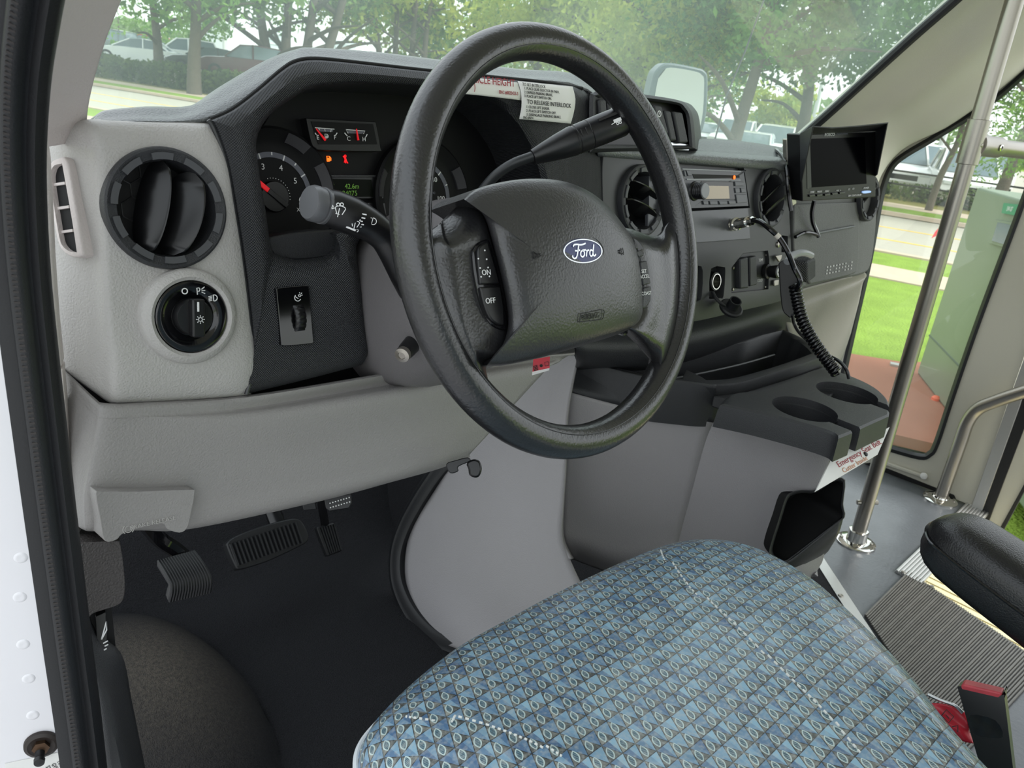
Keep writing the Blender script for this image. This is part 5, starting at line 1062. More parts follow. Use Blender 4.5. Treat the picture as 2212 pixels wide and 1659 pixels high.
# ================================================================== driver seat
def fabric():
    mt = bpy.data.materials.new('blue_woven_fabric_under_vinyl'); mt.use_nodes = True; nt = mt.node_tree; b = nt.nodes['Principled BSDF']; N = nt.nodes.new; Lk = nt.links.new
    uv = N('ShaderNodeUVMap'); uv.uv_map = 'UVMap'; mp = N('ShaderNodeMapping'); mp.inputs['Scale'].default_value = (1/.0160, 1/.0152, 1); mp.inputs['Rotation'].default_value = (0, 0, .0); Lk(uv.outputs[0], mp.inputs[0])
    sp_ = N('ShaderNodeSeparateXYZ'); Lk(mp.outputs[0], sp_.inputs[0])
    def ma(op, a, bb=None, c=None):
        n = N('ShaderNodeMath'); n.operation = op
        for i, x in enumerate((a, bb, c)):
            if x is None: continue
            if isinstance(x, (int, float)): n.inputs[i].default_value = x
            else: Lk(x, n.inputs[i])
        return n.outputs[0]
    U, Vv = sp_.outputs[0], sp_.outputs[1]
    row = ma('FLOOR', Vv); U2 = ma('ADD', U, ma('MULTIPLY', ma('MODULO', row, 2), .5)); fx = ma('FRACT', U2); fy = ma('FRACT', Vv); col = ma('FLOOR', U2)
    def mix(f, c1, c2):
        n = N('ShaderNodeMixRGB'); Lk(f, n.inputs[0]); 
        for i, x in ((1, c1), (2, c2)):
            if isinstance(x, str): n.inputs[i].default_value = (*lin(x), 1)
            else: Lk(x, n.inputs[i])
        return n.outputs[0]
    tri = ma('SUBTRACT', 1, ma('ABSOLUTE', ma('SUBTRACT', ma('MULTIPLY', fx, 2), 1)))
    up = ma('LESS_THAN', fy, tri); left = ma('LESS_THAN', fx, .5)
    cv = N('ShaderNodeCombineXYZ'); Lk(col, cv.inputs[0]); Lk(row, cv.inputs[1]); wn = N('ShaderNodeTexWhiteNoise'); wn.noise_dimensions = '2D'; Lk(cv.outputs[0], wn.inputs['Vector'])
    rv = wn.outputs['Value']; rv2 = ma('FRACT', ma('MULTIPLY', rv, 7.3))
    blue = mix(rv, '4d6c90', '84aac4'); blue2 = mix(rv2, '4a6d94', '92bcd2'); dark = mix(rv2, '474a48', '72746e')
    half = ma('LESS_THAN', ma('MULTIPLY', fx, 2), ma('ADD', .7, ma('MULTIPLY', fy, .6)))
    base = mix(left, blue, blue2); dk = mix(half, dark, mix(rv, '4c5052', '94948a')); c = mix(up, base, dk)
    ln = ma('LESS_THAN', ma('ABSOLUTE', ma('SUBTRACT', fy, tri)), .05); ln2 = ma('LESS_THAN', fy, .05); c = mix(ma('MAXIMUM', ln, ln2), c, '1c2024')
    # lens-shaped rings
    ex = ma('SUBTRACT', fx, .5); ey = ma('SUBTRACT', fy, .42); rx = ma('ADD', ma('MULTIPLY', ex, .35), ma('MULTIPLY', ey, .94)); ry = ma('SUBTRACT', ma('MULTIPLY', ex, .94), ma('MULTIPLY', ey, .35))
    d = ma('ADD', ma('POWER', ma('DIVIDE', rx, .34), 2), ma('DIVIDE', ma('ABSOLUTE', ry), .150))
    inside = ma('LESS_THAN', d, 1.0); hatch = ma('LESS_THAN', ma('FRACT', ma('MULTIPLY', rx, 10)), .45); c = mix(inside, c, mix(hatch, '2f4a5a', '6f8f9a'))
    ring = ma('MULTIPLY', ma('GREATER_THAN', d, .9), ma('LESS_THAN', d, 1.38)); c = mix(ring, c, 'c3d6d4')
    nz = N('ShaderNodeTexNoise'); nz.inputs['Scale'].default_value = 260; nz.inputs['Detail'].default_value = 4; tcc = N('ShaderNodeTexCoord'); Lk(tcc.outputs['Object'], nz.inputs['Vector'])
    sc_n = ma('MULTIPLY', ma('SUBTRACT', nz.outputs['Fac'], .44), 1.7); cl_ = N('ShaderNodeClamp'); Lk(sc_n, cl_.inputs[0]); c = mix(cl_.outputs[0], c, 'b8bcb8')
    Lk(c, b.inputs['Base Color']); b.inputs['Roughness'].default_value = .5; b.inputs['Coat Weight'].default_value = .7; b.inputs['Coat Roughness'].default_value = .22
    wr = N('ShaderNodeTexNoise'); wr.inputs['Scale'].default_value = 9; wr.inputs['Detail'].default_value = 3; wr.inputs['Distortion'].default_value = .8; Lk(tcc.outputs['Object'], wr.inputs['Vector'])
    bp_ = N('ShaderNodeBump'); bp_.inputs['Distance'].default_value = .012; bp_.inputs['Strength'].default_value = .55; Lk(wr.outputs['Fac'], bp_.inputs['Height']); Lk(bp_.outputs[0], b.inputs['Normal']); Lk(bp_.outputs[0], b.inputs['Coat Normal'])
    return mt
FAB = fabric()
seat = thing('driver_seat', V((.56, .0, 0)), 'driver seat in blue patterned fabric under a clear vinyl cover', 'seat')
def rrect(x0, x1, y0, y1, r, n=10):
    P = []
    for cx, cy, a0 in ((x1-r[0], y1-r[0], 0), (x0+r[1], y1-r[1], 90), (x0+r[2], y0+r[2], 180), (x1-r[3], y0+r[3], 270)):
        rr_ = {0: r[0], 90: r[1], 180: r[2], 270: r[3]}[a0]
        for i in range(n+1): a = math.radians(a0+90*i/n); P.append(V((cx+rr_*math.cos(a), cy+rr_*math.sin(a), 0)))
    # densify straight runs
    Q = []
    for i in range(len(P)):
        a, b = P[i], P[(i+1) % len(P)]; k = max(1, int((b-a).length/.02))
        for j in range(k): Q.append(a.lerp(b, j/k))
    return Q
SX0, SX1, SY1 = .300, .765, .478
_o = [(.33, .430), (.42, .452), (.50, .456), (.58, .457), (.69, .452), (.775, .440), (.828, .412), (.850, .37), (.838, .29), (.775, .165), (.706, .07), (.672, 0), (.655, -.1), (.645, -.25), (.60, -.34), (.50, -.355), (.40, -.34), (.29, -.26), (.262, -.1), (.258, .05), (.258, .2), (.262, .33), (.285, .402)]
base = spline([V((x, y, 0)) for x, y in _o], 6, True)[::-1]; ctr = V((.53, .05, 0))
loops = []; prof_ = [(.97, .24), (.995, .30), (1.003, .345), (1.0, .378), (.982, .400), (.95, .414), (.89, .424), (.75, .432), (.55, .436), (.33, .438), (.14, .439), (.02, .439)]
for s_, z in prof_:
    L = []
    for p in base:
        q_ = ctr+(p-ctr)*s_; d_ = 1-max(0, (q_.y-.1)/.35)**2*.02; front = max(0, min(1, (q_.y-.25)/.2))
        L.append(V((q_.x, q_.y, z+.008-.012*front+.010*math.cos((q_.x-.53)/.24*PI)*-.4*(1 if s_ < .9 else 0))))
    loops.append(L)
mb = MB(); mb.loft(loops, True, True); cush = mb.build('seat_cushion', FAB, seat, 70)
me = cush.data; uvl = me.uv_layers.new(name='UVMap'); n_ = len(base)
arcs = []
for i in range(n_):
    acc = 0; arr = [0]*len(loops)
    for k in range(len(loops)-2, -1, -1): acc += (loops[k][i]-loops[k+1][i]).length; arr[k] = acc
    arcs.append(arr)
UVp = []
for k in range(len(loops)):
    for i in range(n_):
        d_ = (base[i]-ctr); d_.z = 0; d_ = d_.normalized(); q_ = ctr+d_*arcs[i][k]; UVp.append((q_.x, q_.y))
for lp_ in me.loops: uvl.data[lp_.index].uv = UVp[lp_.vertex_index]
# piping and stitches
def topz(x, y):
    best = None
    dd_ = 9
    for L in loops[2:]:
        for p in L:
            e = (p.x-x)**2+(p.y-y)**2
            if e < dd_: dd_, best = e, p.z
    return best
pp = [V((p.x, p.y, p.z+.002)) for p in loops[3]]
lf = [p for p in pp if p.x < .335 and p.y > -.25]
lf = sorted(lf, key=lambda p: p.y)
MB().tube(spline(lf, 2), .0028, 8).build('piping', mat('white_piping', 'dfe4e8', .4), seat)
mb = MB(); st = [Zp(u, v, .43) for u, v in ((1428, 1185), (1442, 1215), (1480, 1270), (1530, 1325), (1600, 1392), (1690, 1485), (1770, 1565), (1850, 1660))]
sp = spline(st, 14)
for i in range(0, len(sp)-1, 2):
    a, b = sp[i], sp[i+1]; a = V((a.x, a.y, topz(a.x, a.y)+.0022)); b = V((b.x, b.y, topz(b.x, b.y)+.0022)); mb.tube([a, b], .0011, 5)
st = spline([Zp(u, v, .43) for u, v in ((876, 1548), (960, 1562), (1060, 1590), (1140, 1625), (1210, 1670))], 14)
for i in range(0, len(st)-1, 2):
    a, b = st[i], st[i+1]; mb.tube([V((a.x, a.y, topz(a.x, a.y)+.0022)), V((b.x, b.y, topz(b.x, b.y)+.0022))], .0010, 5)
o = mb.build('stitching', mat('white_thread', 'd8dad6', .7), seat)
mb = MB(); mb.loft([[V((.555+math.copysign(abs(math.cos(a))**.4, math.cos(a))*.24*k, -.42+math.copysign(abs(math.sin(a))**.5, math.sin(a))*.075-(z-.4)*.28, z)) for a in [i*2*PI/40 for i in range(40)]] for z, k in ((.34, .96), (.45, 1), (.8, .98), (1.0, .9), (1.06, .75), (1.08, .5))], True, True); bo_k = mb.build('backrest', FAB, seat, 60); bo_k.data.uv_layers.new(name='UVMap')
mb = MB(); mb.box(WF((.555, .0, .12)), 0, 0, 0, .40, .55, .24); mb.build('seat_pedestal', M['black'], seat, 30, .01)
# armrest
aA, aB = Xp(2052, 1165, .845), Xp(2300, 1345, .825)
axv = (aB-aA).normalized(); upv = V((0, 0, 1)); upv = (upv-axv*upv.dot(axv)).normalized(); sdv = axv.cross(upv)
loops = []
for d_, s_ in ((-.022, .25), (-.018, .5), (-.010, .75), (.0, .9), (.015, 1.0), (.05, 1.04), (.12, 1.05), (.22, 1.05), (.30, 1.05)):
    L = []
    for k in range(32):
        a = k*2*PI/32; ca, sa = math.cos(a), math.sin(a); sg = lambda x, e: math.copysign(abs(x)**e, x)
        L.append(aA+axv*d_+sdv*(.040*s_*sg(ca, .6))+upv*(.034*s_*sg(sa, .65)))
    loops.append(L)
MB().loft(loops, True, True).build('armrest', mat('armrest_vinyl', '151517', .35, bump=('leather', 700, .0003)), seat, 60)
MB().tube(spline([aA+axv*d_+sdv*(x_)+upv*.004 for d_, x_ in ((.30, .0425), (.15, .0425), (.02, .0405), (-.012, .03), (-.0225, .0), (-.012, -.03), (.02, -.0405), (.15, -.0425), (.3, -.0425))], 6), .0016, 6).build('armrest_seam', M['blackg'], seat)
# belt buckle
bk = thing('seat_belt_buckle', Tp(2130, 1600, .78), 'black seat belt buckle with worn red release button right of the seat', 'buckle')
fb_o = Tp(2120, 1575, .76); nb_ = (EYE-fb_o).normalized(); nb_ = (nb_+V((-.1, .0, -.25))).normalized()
BKP = lambda u, v, o=0: pl(u, v, fb_o+nb_*o, nb_)
plate('buckle_body', [BKP(u, v) for u, v in sm([(2069, 1488, 1), (2078, 1482), (2165, 1502), (2170, 1510), (2192, 1690, 1), (2130, 1700, 1)], 3)], nb_, .024, M['black'], bk, .003, 3)
tn = [BKP(u, v, .0012) for u, v in ((2076, 1481), (2164, 1501))]; up_b = V((0, 0, 1)); bkd = -nb_*.020
mb = MB(); mb.prism([tn[0]+V((0, 0, .002)), tn[1]+V((0, 0, .002)), tn[1]+bkd+V((0, 0, .004)), tn[0]+bkd+V((0, 0, .004))], [p+V((0, 0, -.01)) for p in (tn[0], tn[1], tn[1]+bkd, tn[0]+bkd)]); mb.build('release_button', M['redp'], bk, 30, .002)['label'] = 'worn red release button'
plate('moulded_panel', [BKP(u, v, .0005) for u, v in sm([(2096, 1545), (2150, 1556), (2166, 1592), (2128, 1592), (2104, 1584)], 3)], nb_, .001, M['blackg'], bk, 0)
rg = thing('red_tag', Tp(2050, 1560, .80), 'crumpled red tag tucked between the seat cushion and belt buckle', 'tag')
rgn = frame(Tp(2050, 1545, .80), EYE-Tp(2050, 1545, .80)); rgf = lambda u, v, o=0: pl(u, v, rgn[0]+rgn[3]*o, rgn[3])
patch('tag_sheet', [[rgf(2006, 1518, .0), rgf(2045, 1522, .004), rgf(2090, 1540, -.004)], [rgf(2024, 1546, .006), rgf(2056, 1552, -.002), rgf(2092, 1564, .004)], [rgf(2050, 1572, 0), rgf(2072, 1578, .005), rgf(2096, 1584, -.002)], [rgf(2075, 1600, 0), rgf(2090, 1604, .003), rgf(2104, 1606, 0)]], M['redt'], rg, (4, 4), .0005)
strokes(MB(), (rgf(2045, 1545, .008), rgn[1], rgn[2], rgn[3]), [[(-.004, -.003), (.004, -.006), (.006, .002), (-.002, .005), (-.004, -.003)], [(-.001, .0), (.003, -.002)], [(.008, -.008), (.012, -.004), (.014, -.01)]], .0009).build('tag_print', M['ink'], rg)
MB().tube(spline([rgf(u, v, .006) for u, v in ((2004, 1500), (2030, 1512), (2062, 1524), (2080, 1540))], 5), .0018, 6).build('tag_wire', M['silver'], rg)
# ================================================================== right side: floor edge, step, poles, wall, door
XW = Zp(1975, 1045, 0).x
floor_pts = lambda L, z=0: [Zp(u, v, z) for u, v in L]
# aluminium floor strip
fs1 = thing('floor_strip', Zp(1850, 1340, 0), 'pale aluminium edging strip with screws beside the seat base', 'edging strip')
plate('strip', floor_pts(((1756, 1203), (1774, 1196), (1935, 1440), (2010, 1560), (1988, 1560), (1905, 1440)), .006), V((0, 0, 1)), .008, M['alu'], fs1, .001)
for u, v in ((1816, 1287), (1890, 1402)): MB().lathe(WF(Zp(u, v, .006)), [(.006, 0), (.005, .002), (.002, .001)], 12).build('screw', M['steel'], fs1)
cf = struct(plate('floor_engine_carpet', [V((.75, .9, .004)), V((1.35, .9, .004))]+floor_pts(((1762, 1200), (1990, 1556)), .004)+[V((1.2, -.45, .004)), V((.75, -.45, .004))], V((0, 0, 1)), .02, M['carpet'], None, 0))
# ribbed rubber mat
mb = MB(); a, b, c_, d = [Zp(u, v, .004) for u, v in ((1868, 1328), (1962, 1234), (2260, 1440), (2075, 1640))]
rm = thing('ribbed_mat', (a+b+c_+d)/4, 'grey ribbed rubber aisle mat at the step edge', 'mat')
plate('mat_base', [a, b, c_, d], V((0, 0, 1)), .004, mat('mat_groove', '3a3a3a', .6), rm, 0)
n_ = 58; mbr = MB()
for k in range(n_):
    f = (k+.5)/n_; p, q = a.lerp(d, f), b.lerp(c_, f); w_ = (d-a).length/n_*.30*(1.5 if k % 5 == 0 else 1); dr = (q-p).normalized(); sd = V((-dr.y, dr.x, 0)); 
    mbr.loft([[e+sd*w_, e+sd*w_*.6+V((0, 0, .0028)), e-sd*w_*.6+V((0, 0, .0028)), e-sd*w_] for e in (p, q)], True, True)
ro = mbr.build('mat_ribs', mat('mat_rib', '6d6b66', .42, vary=(80, .25)), rm, 30); ro['kind'] = 'stuff'
# step nosing and lower step
ns = thing('step_nosing', Zp(2000, 1170, 0), 'ribbed aluminium nosing along the step edge by the entry door', 'step nosing')
e0, e1 = Zp(1934, 1233, .004), Zp(2092, 1082, .004); f0, f1 = Zp(1990, 1262, .004), Zp(2140, 1105, .004)
plate('nosing_plate', [e0, e1, f1, f0], V((0, 0, 1)), .006, M['alu'], ns, 0)
mb = MB()
for k in range(8):
    f = (k+.5)/8; mb.tube([e0.lerp(f0, f)+V((0, 0, .001)), e1.lerp(f1, f)+V((0, 0, .001))], .0032, 6)
mb.build('nosing_ribs', M['alu'], ns)
for u, v in ((1951, 1237), (2012, 1268)): MB().lathe(WF(Zp(u, v, .006)), [(.006, 0), (.005, .003), (.002, .002)], 12).build('screw', M['steel'], ns)
lw = thing('lower_step', Zp(2060, 1290, -.2), 'cream coloured ribbed lower step in the entry well', 'step')
crm = mat('cream_step', 'd9cfa6', .5, vary=(40, .12)); mb = MB()
g0 = Zp(1966, 1250, -.02); x0, y0 = f0.x-.05, f0.y
mb.box(WF((2.15, .12, -.24)), 0, 0, 0, .9, .75, .04); mb.build('step_tread', crm, lw)
mb = MB()
for k in range(26): mb.box(WF((1.75+k*.03, .12, -.219)), 0, 0, 0, .012, .74, .004)
mb.build('tread_ribs', crm, lw)
# --- grab pole with cross rail
pb = Zp(1848, 1172, 0); ptop = Xp(2196, -10, pb.x+.002)
gp = thing('grab_pole', pb, 'brushed steel upright grab pole on a round floor flange behind the console', 'pole')
axp = (pl(2186, 20, pb, (CF.x, CF.y, 0))-pb); axp = V((0, 0, 1)) if axp.length < .1 else axp.normalized()
MB().tube([pb, pb+axp*2.0], .0165, 28).build('pole_tube', M['steel'], gp)
MB().lathe(frame(pb, axp, (0, 1, 0)), [(.045, 0), (.045, .004), (.040, .007), (.024, .008), (.022, .016), (.0225, .034), (.0185, .035)], 40).build('floor_flange', M['chrome'], gp)
for k in range(4): a_ = k*PI/2+.5; MB().lathe(WF(pb+V((.034*math.cos(a_), .034*math.sin(a_), .006))), [(.005, 0), (.004, .003), (.001, .0035)], 12).build('flange_screw', M['steel'], gp)
def polept(v): 
    lo, hi = 0.0, 2.0
    for _ in range(40):
        mdl = (lo+hi)/2; q = pb+axp*mdl-EYE; vv = q.dot(CD)/q.dot(CF)*FPX+CY
        if vv > v: lo = mdl
        else: hi = mdl
    return pb+axp*lo
t0, t1, t2 = polept(355), polept(258), polept(312)
MB().lathe(frame(t0, axp, (0, 1, 0)), [(.0168, 0), (.0205, .001), (.0205, (t1-t0).length-.001), (.0168, (t1-t0).length)], 28).build('tee_sleeve', M['steel'], gp)
rdir = (pl(2240, 332, t2, (0, 0, 1))-t2); rdir = V((.25, -.95, 0)).normalized() if rdir.length < .01 else rdir.normalized()
rd2 = V((.97, -.24, .0)).normalized()
MB().tube([t2+rd2*.006, t2+rd2*.02, t2+rd2*.032, t2+rd2*.05, t2+rd2*.09], [.0255, .0235, .0215, .0205, .0205], 24).build('tee_branch', M['steel'], gp)
MB().tube([t2+rd2*.05, t2+rd2*((XW-t2.x)/rd2.x)], .0165, 24).build('cross_rail', M['steel'], gp)
sd_ = (EYE-t2); sd_ = (sd_-rd2*sd_.dot(rd2)).normalized()
MB().lathe(frame(t2+rd2*.066+sd_*.019, sd_), [(.007, 0), (.007, .003), (.004, .004), (.003, .002), (.001, .002)], 6).build('clamp_bolt', M['chrome'], gp)
MB().lathe(frame(t2+sd_*.019, sd_), [(.0045, 0), (.004, .002), (.001, .0025)], 14).build('rivet', M['steel'], gp)
fpl = polept(1085); 
for sgn in (-1, 1): MB().lathe(frame(fpl+CR*(.020*sgn), CR*sgn), [(.006, -.004), (.006, .004), (.003, .005), (.001, .005)], 10).build('set_bolt', M['steel'], gp)
# --- hand rail at the door
hb_ = Zp(2030, 1080, 0); hr = thing('hand_rail', hb_, 'bent stainless hand rail on an oval floor flange at the entry door', 'hand rail')
hx = hb_.x
path = [hb_, Xp(2048, 1030, hx), Xp(2075, 955, hx), Xp(2090, 912, hx), Xp(2112, 884, hx), Xp(2150, 867, hx-.01), Xp(2212, 846, hx-.03), Xp(2320, 812, hx-.06)]
MB().tube(spline(path, 8), .0165, 24).build('rail_tube', M['steel'], hr)
MB().lathe(WF(hb_), [(.044, 0), (.044, .004), (.036, .008), (.0225, .010), (.021, .014)], 36).build('floor_flange', M['chrome'], hr)
for k in range(4): a_ = k*PI/2+.3; MB().lathe(WF(hb_+V((.033*math.cos(a_), .033*math.sin(a_), .007))), [(.005, 0), (.004, .003), (.001, .0035)], 12).build('flange_screw', M['steel'], hr)
# --- right wall panel with the lower window
def RW(u, v, o=0): return Xp(u, v, XW-o)
wall_o = [RW(u, v) for u, v in ((1780, 1020), (1880, 1003), (1925, 1018), (2020, 1058), (2099, 1093), (2185, 848), (2230, 720), (2330, 380), (2330, -60), (2240, 60), (2132, 206), (1945, 322), (1912, 352), (1893, 395), (1880, 440), (1858, 560), (1830, 680), (1790, 840), (1780, 930))]
wp_ = plate('wall_right', wall_o, V((-1, 0, 0)), .03, M['khaki'], None, 0); struct(wp_)
win_o = sm([(2330, 30, 1), (2240, 128), (2140, 216), (2030, 286), (1955, 330), (1925, 356), (1908, 392), (1896, 440), (1874, 560), (1842, 700), (1812, 840), (1806, 920), (1824, 945), (1905, 968), (1985, 990), (2010, 984), (2026, 960), (2060, 858), (2120, 686), (2212, 440), (2330, 110, 1)], 4)
cm = MB(); cm.prism([RW(u, v, .03) for u, v in win_o], [RW(u, v, -.08) for u, v in win_o]); carve(wp_, [cm.mesh('c')])
wn_ = thing('window_2', RW(1990, 700), 'tall lower side window ahead of the entry door', 'window'); wn_['kind'] = 'structure'
cu = sum(p[0] for p in win_o)/len(win_o); cv_ = sum(p[1] for p in win_o)/len(win_o)
def inset(d):
    P = [V((u, v, 0)) for u, v in win_o]; R_ = []; n = len(P)
    for i in range(n):
        t = (P[(i+1) % n]-P[i-1]).normalized(); nn = V((-t.y, t.x, 0)); 
        if nn.dot(V((cu, cv_, 0))-P[i]) < 0 and False: nn = -nn
        R_.append((P[i].x+nn.x*d, P[i].y+nn.y*d))
    return R_
sg = 1 if sum((win_o[i][0]*win_o[(i+1) % len(win_o)][1]-win_o[(i+1) % len(win_o)][0]*win_o[i][1]) for i in range(len(win_o))) > 0 else -1
MB().loft([[RW(u, v, -.03) for u, v in inset(-2*sg)], [RW(u, v, .004) for u, v in inset(-3*sg)], [RW(u, v, .006) for u, v in inset(4*sg)], [RW(u, v, -.004) for u, v in inset(11*sg)], [RW(u, v, -.03) for u, v in inset(11*sg)]]).build('gasket', M['rubber'], wn_, 50)
def glass(name, tint, haze, rough=0.0):
    mt = bpy.data.materials.new(name); mt.use_nodes = True; nt = mt.node_tree; nt.nodes.clear(); N = nt.nodes.new
    o = N('ShaderNodeOutputMaterial'); tr = N('ShaderNodeBsdfTransparent'); tr.inputs[0].default_value = (*tint, 1); gl = N('ShaderNodeBsdfGlossy'); gl.inputs['Roughness'].default_value = .02; gl.inputs[0].default_value = (1, 1, 1, 1)
    df = N('ShaderNodeBsdfTranslucent'); df.inputs[0].default_value = (.9, 1, .95, 1); fr = N('ShaderNodeFresnel'); fr.inputs[0].default_value = 1.30
    m1 = N('ShaderNodeMixShader'); m2 = N('ShaderNodeMixShader'); m1.inputs[0].default_value = .035; nt.links.new(tr.outputs[0], m1.inputs[1]); nt.links.new(gl.outputs[0], m1.inputs[2])
    nz = N('ShaderNodeTexNoise'); nz.inputs['Scale'].default_value = 3; nz.inputs['Detail'].default_value = 6; mu = N('ShaderNodeMath'); mu.operation = 'MULTIPLY'; mu.inputs[1].default_value = haze*2; tcn = N('ShaderNodeTexCoord'); nt.links.new(tcn.outputs['Object'], nz.inputs['Vector']); nt.links.new(nz.outputs['Fac'], mu.inputs[0])
    nt.links.new(mu.outputs[0], m2.inputs[0]); nt.links.new(m1.outputs[0], m2.inputs[1]); nt.links.new(df.outputs[0], m2.inputs[2]); nt.links.new(m2.outputs[0], o.inputs[0]); return mt
GW = glass('side_glass', (.97, .99, .97), .02)
plate('pane', [RW(u, v, -.016) for u, v in inset(6*sg)], V((-1, 0, 0)), .003, GW, wn_, 0)
# base rail
plate('trim_4', [RW(u, v, .012) for u, v in ((1880, 985), (1920, 1000), (2000, 1028), (2002, 1036), (1918, 1008), (1880, 996))], V((-1, 0, 0)), .012, M['khaki'], None, .003)['kind'] = 'structure'
plate('baseboard_right', [RW(u, v, .004) for u, v in ((1790, 1010), (1880, 1000), (1925, 1016), (2060, 1070), (2064, 1078), (1920, 1024), (1790, 1020))], V((-1, 0, 0)), .01, M['blackm'], None, 0)['kind'] = 'structure'
wsn = thing('wall_screw', RW(1996, 1028, .012), 'white round screw cover on the khaki wall base rail', 'screw cover'); MB().lathe(frame(RW(1996, 1028, .012), (-1, 0, 0)), [(.010, 0), (.009, .004), (.004, .006), (.001, .0062)], 20).build('screw_cap', M['paper'], wsn)
# entry door edge
dr_ = thing('door_1', RW(2130, 1000), 'entry door frame with silver edge and black seal', 'door'); dr_['kind'] = 'structure'
for nm, L, o, mt in (('silver_edge', ((2098, 1094), (2186, 846), (2232, 718), (2330, 420), (2350, 420), (2250, 722), (2202, 880), (2112, 1130)), .012, M['alu']), ('black_seal', ((2110, 1126), (2202, 880), (2252, 722), (2275, 722), (2222, 900), (2132, 1136)), .006, M['rubber']), ('door_panel', ((2130, 1136), (2222, 900), (2275, 722), (2330, 722), (2262, 960), (2158, 1150)), .002, M['khaki']), ('inner_seal', ((2156, 1148), (2262, 956), (2266, 962), (2160, 1160)), .008, M['rubber'])):
    plate(nm, [RW(u, v, o) for u, v in L], V((-1, 0, 0)), .012, mt, dr_, .001)
# --- right A pillar, khaki with ridges
AP_ = [[(2300, -200), (2180, -105), (2075, -6), (1985, 74), (1890, 160), (1800, 242), (1700, 330), (1690, 345)],
       [(2320, -160), (2200, -62), (2100, 30), (2005, 112), (1915, 190), (1830, 258), (1735, 340), (1710, 365)],
       [(2330, -110), (2215, -10), (2140, 60), (2055, 130), (1965, 202), (1875, 262), (1790, 345), (1750, 400)],
       [(2340, -80), (2230, 20), (2165, 74), (2080, 146), (1988, 214), (1900, 270), (1830, 360), (1800, 430)],
       [(2345, -60), (2240, 42), (2180, 96), (2100, 168), (2010, 236), (1915, 300), (1850, 400), (1815, 480)],
       [(2350, -40), (2260, 75), (2205, 128), (2130, 196), (2035, 262), (1935, 318), (1880, 420), (1850, 520)],
       [(2360, -10), (2270, 92), (2222, 142), (2140, 210), (2045, 276), (1948, 326), (1895, 400), (1868, 540)]]
XR = [1.70, 1.78, 1.84, 1.93, 2.02, 2.12, XW-.002]; bump_ = [0, .01, .02, .065, .03, .004, 0]
patch('trim_5', [[Xp(u, v, x-b_) for u, v in r] for r, x, b_ in zip(AP_, XR, bump_)], M['khaki'], None, (4, 4), .02)['kind'] = 'structure'
MB().tube(spline([Xp(u, v, 1.695) for u, v in ((2180, -112), (2072, -8), (1983, 70), (1888, 156), (1798, 238), (1700, 324), (1690, 332))], 5), .010, 10).build('trim_6', M['rubber'], None)['kind'] = 'structure'
# --- windshield
WA = [Tp(198, -40, 1.0), Tp(190, 262, 1.14), Xp(1702, 334, 1.66), Xp(2150, -80, 1.66)]
gx = MB(); rows = []
WL = [Tp(300, -120, .86), Tp(258, 0, .95), Tp(205, 130, 1.03), Tp(178, 275, 1.10)]; WR = [Xp(u, v, 1.70) for u, v in ((2240, -160), (2072, -8), (1888, 156), (1680, 345))]
for l, r in zip(spline(WL, 4), spline(WR, 4)):
    rows.append([l.lerp(r, i/14)+V((0, .15*(1-(2*i/14-1)**2), 0)) for i in range(15)])
gx.grid(rows); ws = gx.build('window_1', glass('windshield_glass', (.96, 1, .97), .085), None, 60); ws['kind'] = 'structure'; mod_solid(ws, .005, 0)
# roof header and headliner out of frame above
mb = MB(); mb.box(WF((1.1, -.85, 1.66)), 0, 0, 0, 2.4, 3.2, .05); struct(mb.build('ceiling', mat('headliner', 'c9c5bb', .9, bump=('noise', 300, .001)), None, 30, .02))
# --- mirror outside beyond the windshield
mi = thing('side_mirror', Tp(1460, 230, 2.3), 'square outside mirror beyond the windshield right of the wheel rim', 'mirror')
nmi = V((-.55, -.83, .0)).normalized(); PMi = Tp(1460, 205, 2.3); MI = lambda u, v, o=0: pl(u, v, PMi+nmi*o, nmi)
mo1 = sm([(1398, 250), (1410, 170), (1424, 145), (1446, 136), (1505, 146), (1524, 154), (1530, 176), (1524, 262), (1500, 300), (1420, 300)], 4)
plate('mirror_shell', [MI(u, v) for u, v in mo1], nmi, .06, mat('mirror_shell', '4d5a5e', .4), mi, .006, 3)
mm = bpy.data.materials.new('mirror_glass'); mm.use_nodes = True; b_ = mm.node_tree.nodes['Principled BSDF']; b_.inputs['Metallic'].default_value = 1; b_.inputs['Roughness'].default_value = .02; b_.inputs['Base Color'].default_value = (.8, .85, .87, 1)
plate('mirror_glass', [MI(u, v, .002) for u, v in sm([(1410, 250), (1420, 178), (1430, 156), (1448, 146), (1500, 154), (1516, 162), (1521, 178), (1516, 258), (1496, 290), (1420, 290)], 4)], nmi, .003, mm, mi, 0)
MB().tube(spline([MI(1470, 290, -.05), MI(1470, 330, -.06), MI(1460, 420, -.1)], 4), .014, 10).build('mirror_arm', M['black'], mi)
# wiper antenna mast outside
an = thing('antenna_mast', Tp(1560, 300, 2.2), 'thin dark antenna mast rising outside the windshield', 'antenna')
MB().tube([Tp(1540, 318, 2.0), Tp(1570, 205, 2.02), Tp(1610, 110, 2.04), Tp(1650, 0, 2.06), Tp(1690, -110, 2.08)], .0024, 6).build('mast', M['black'], an)
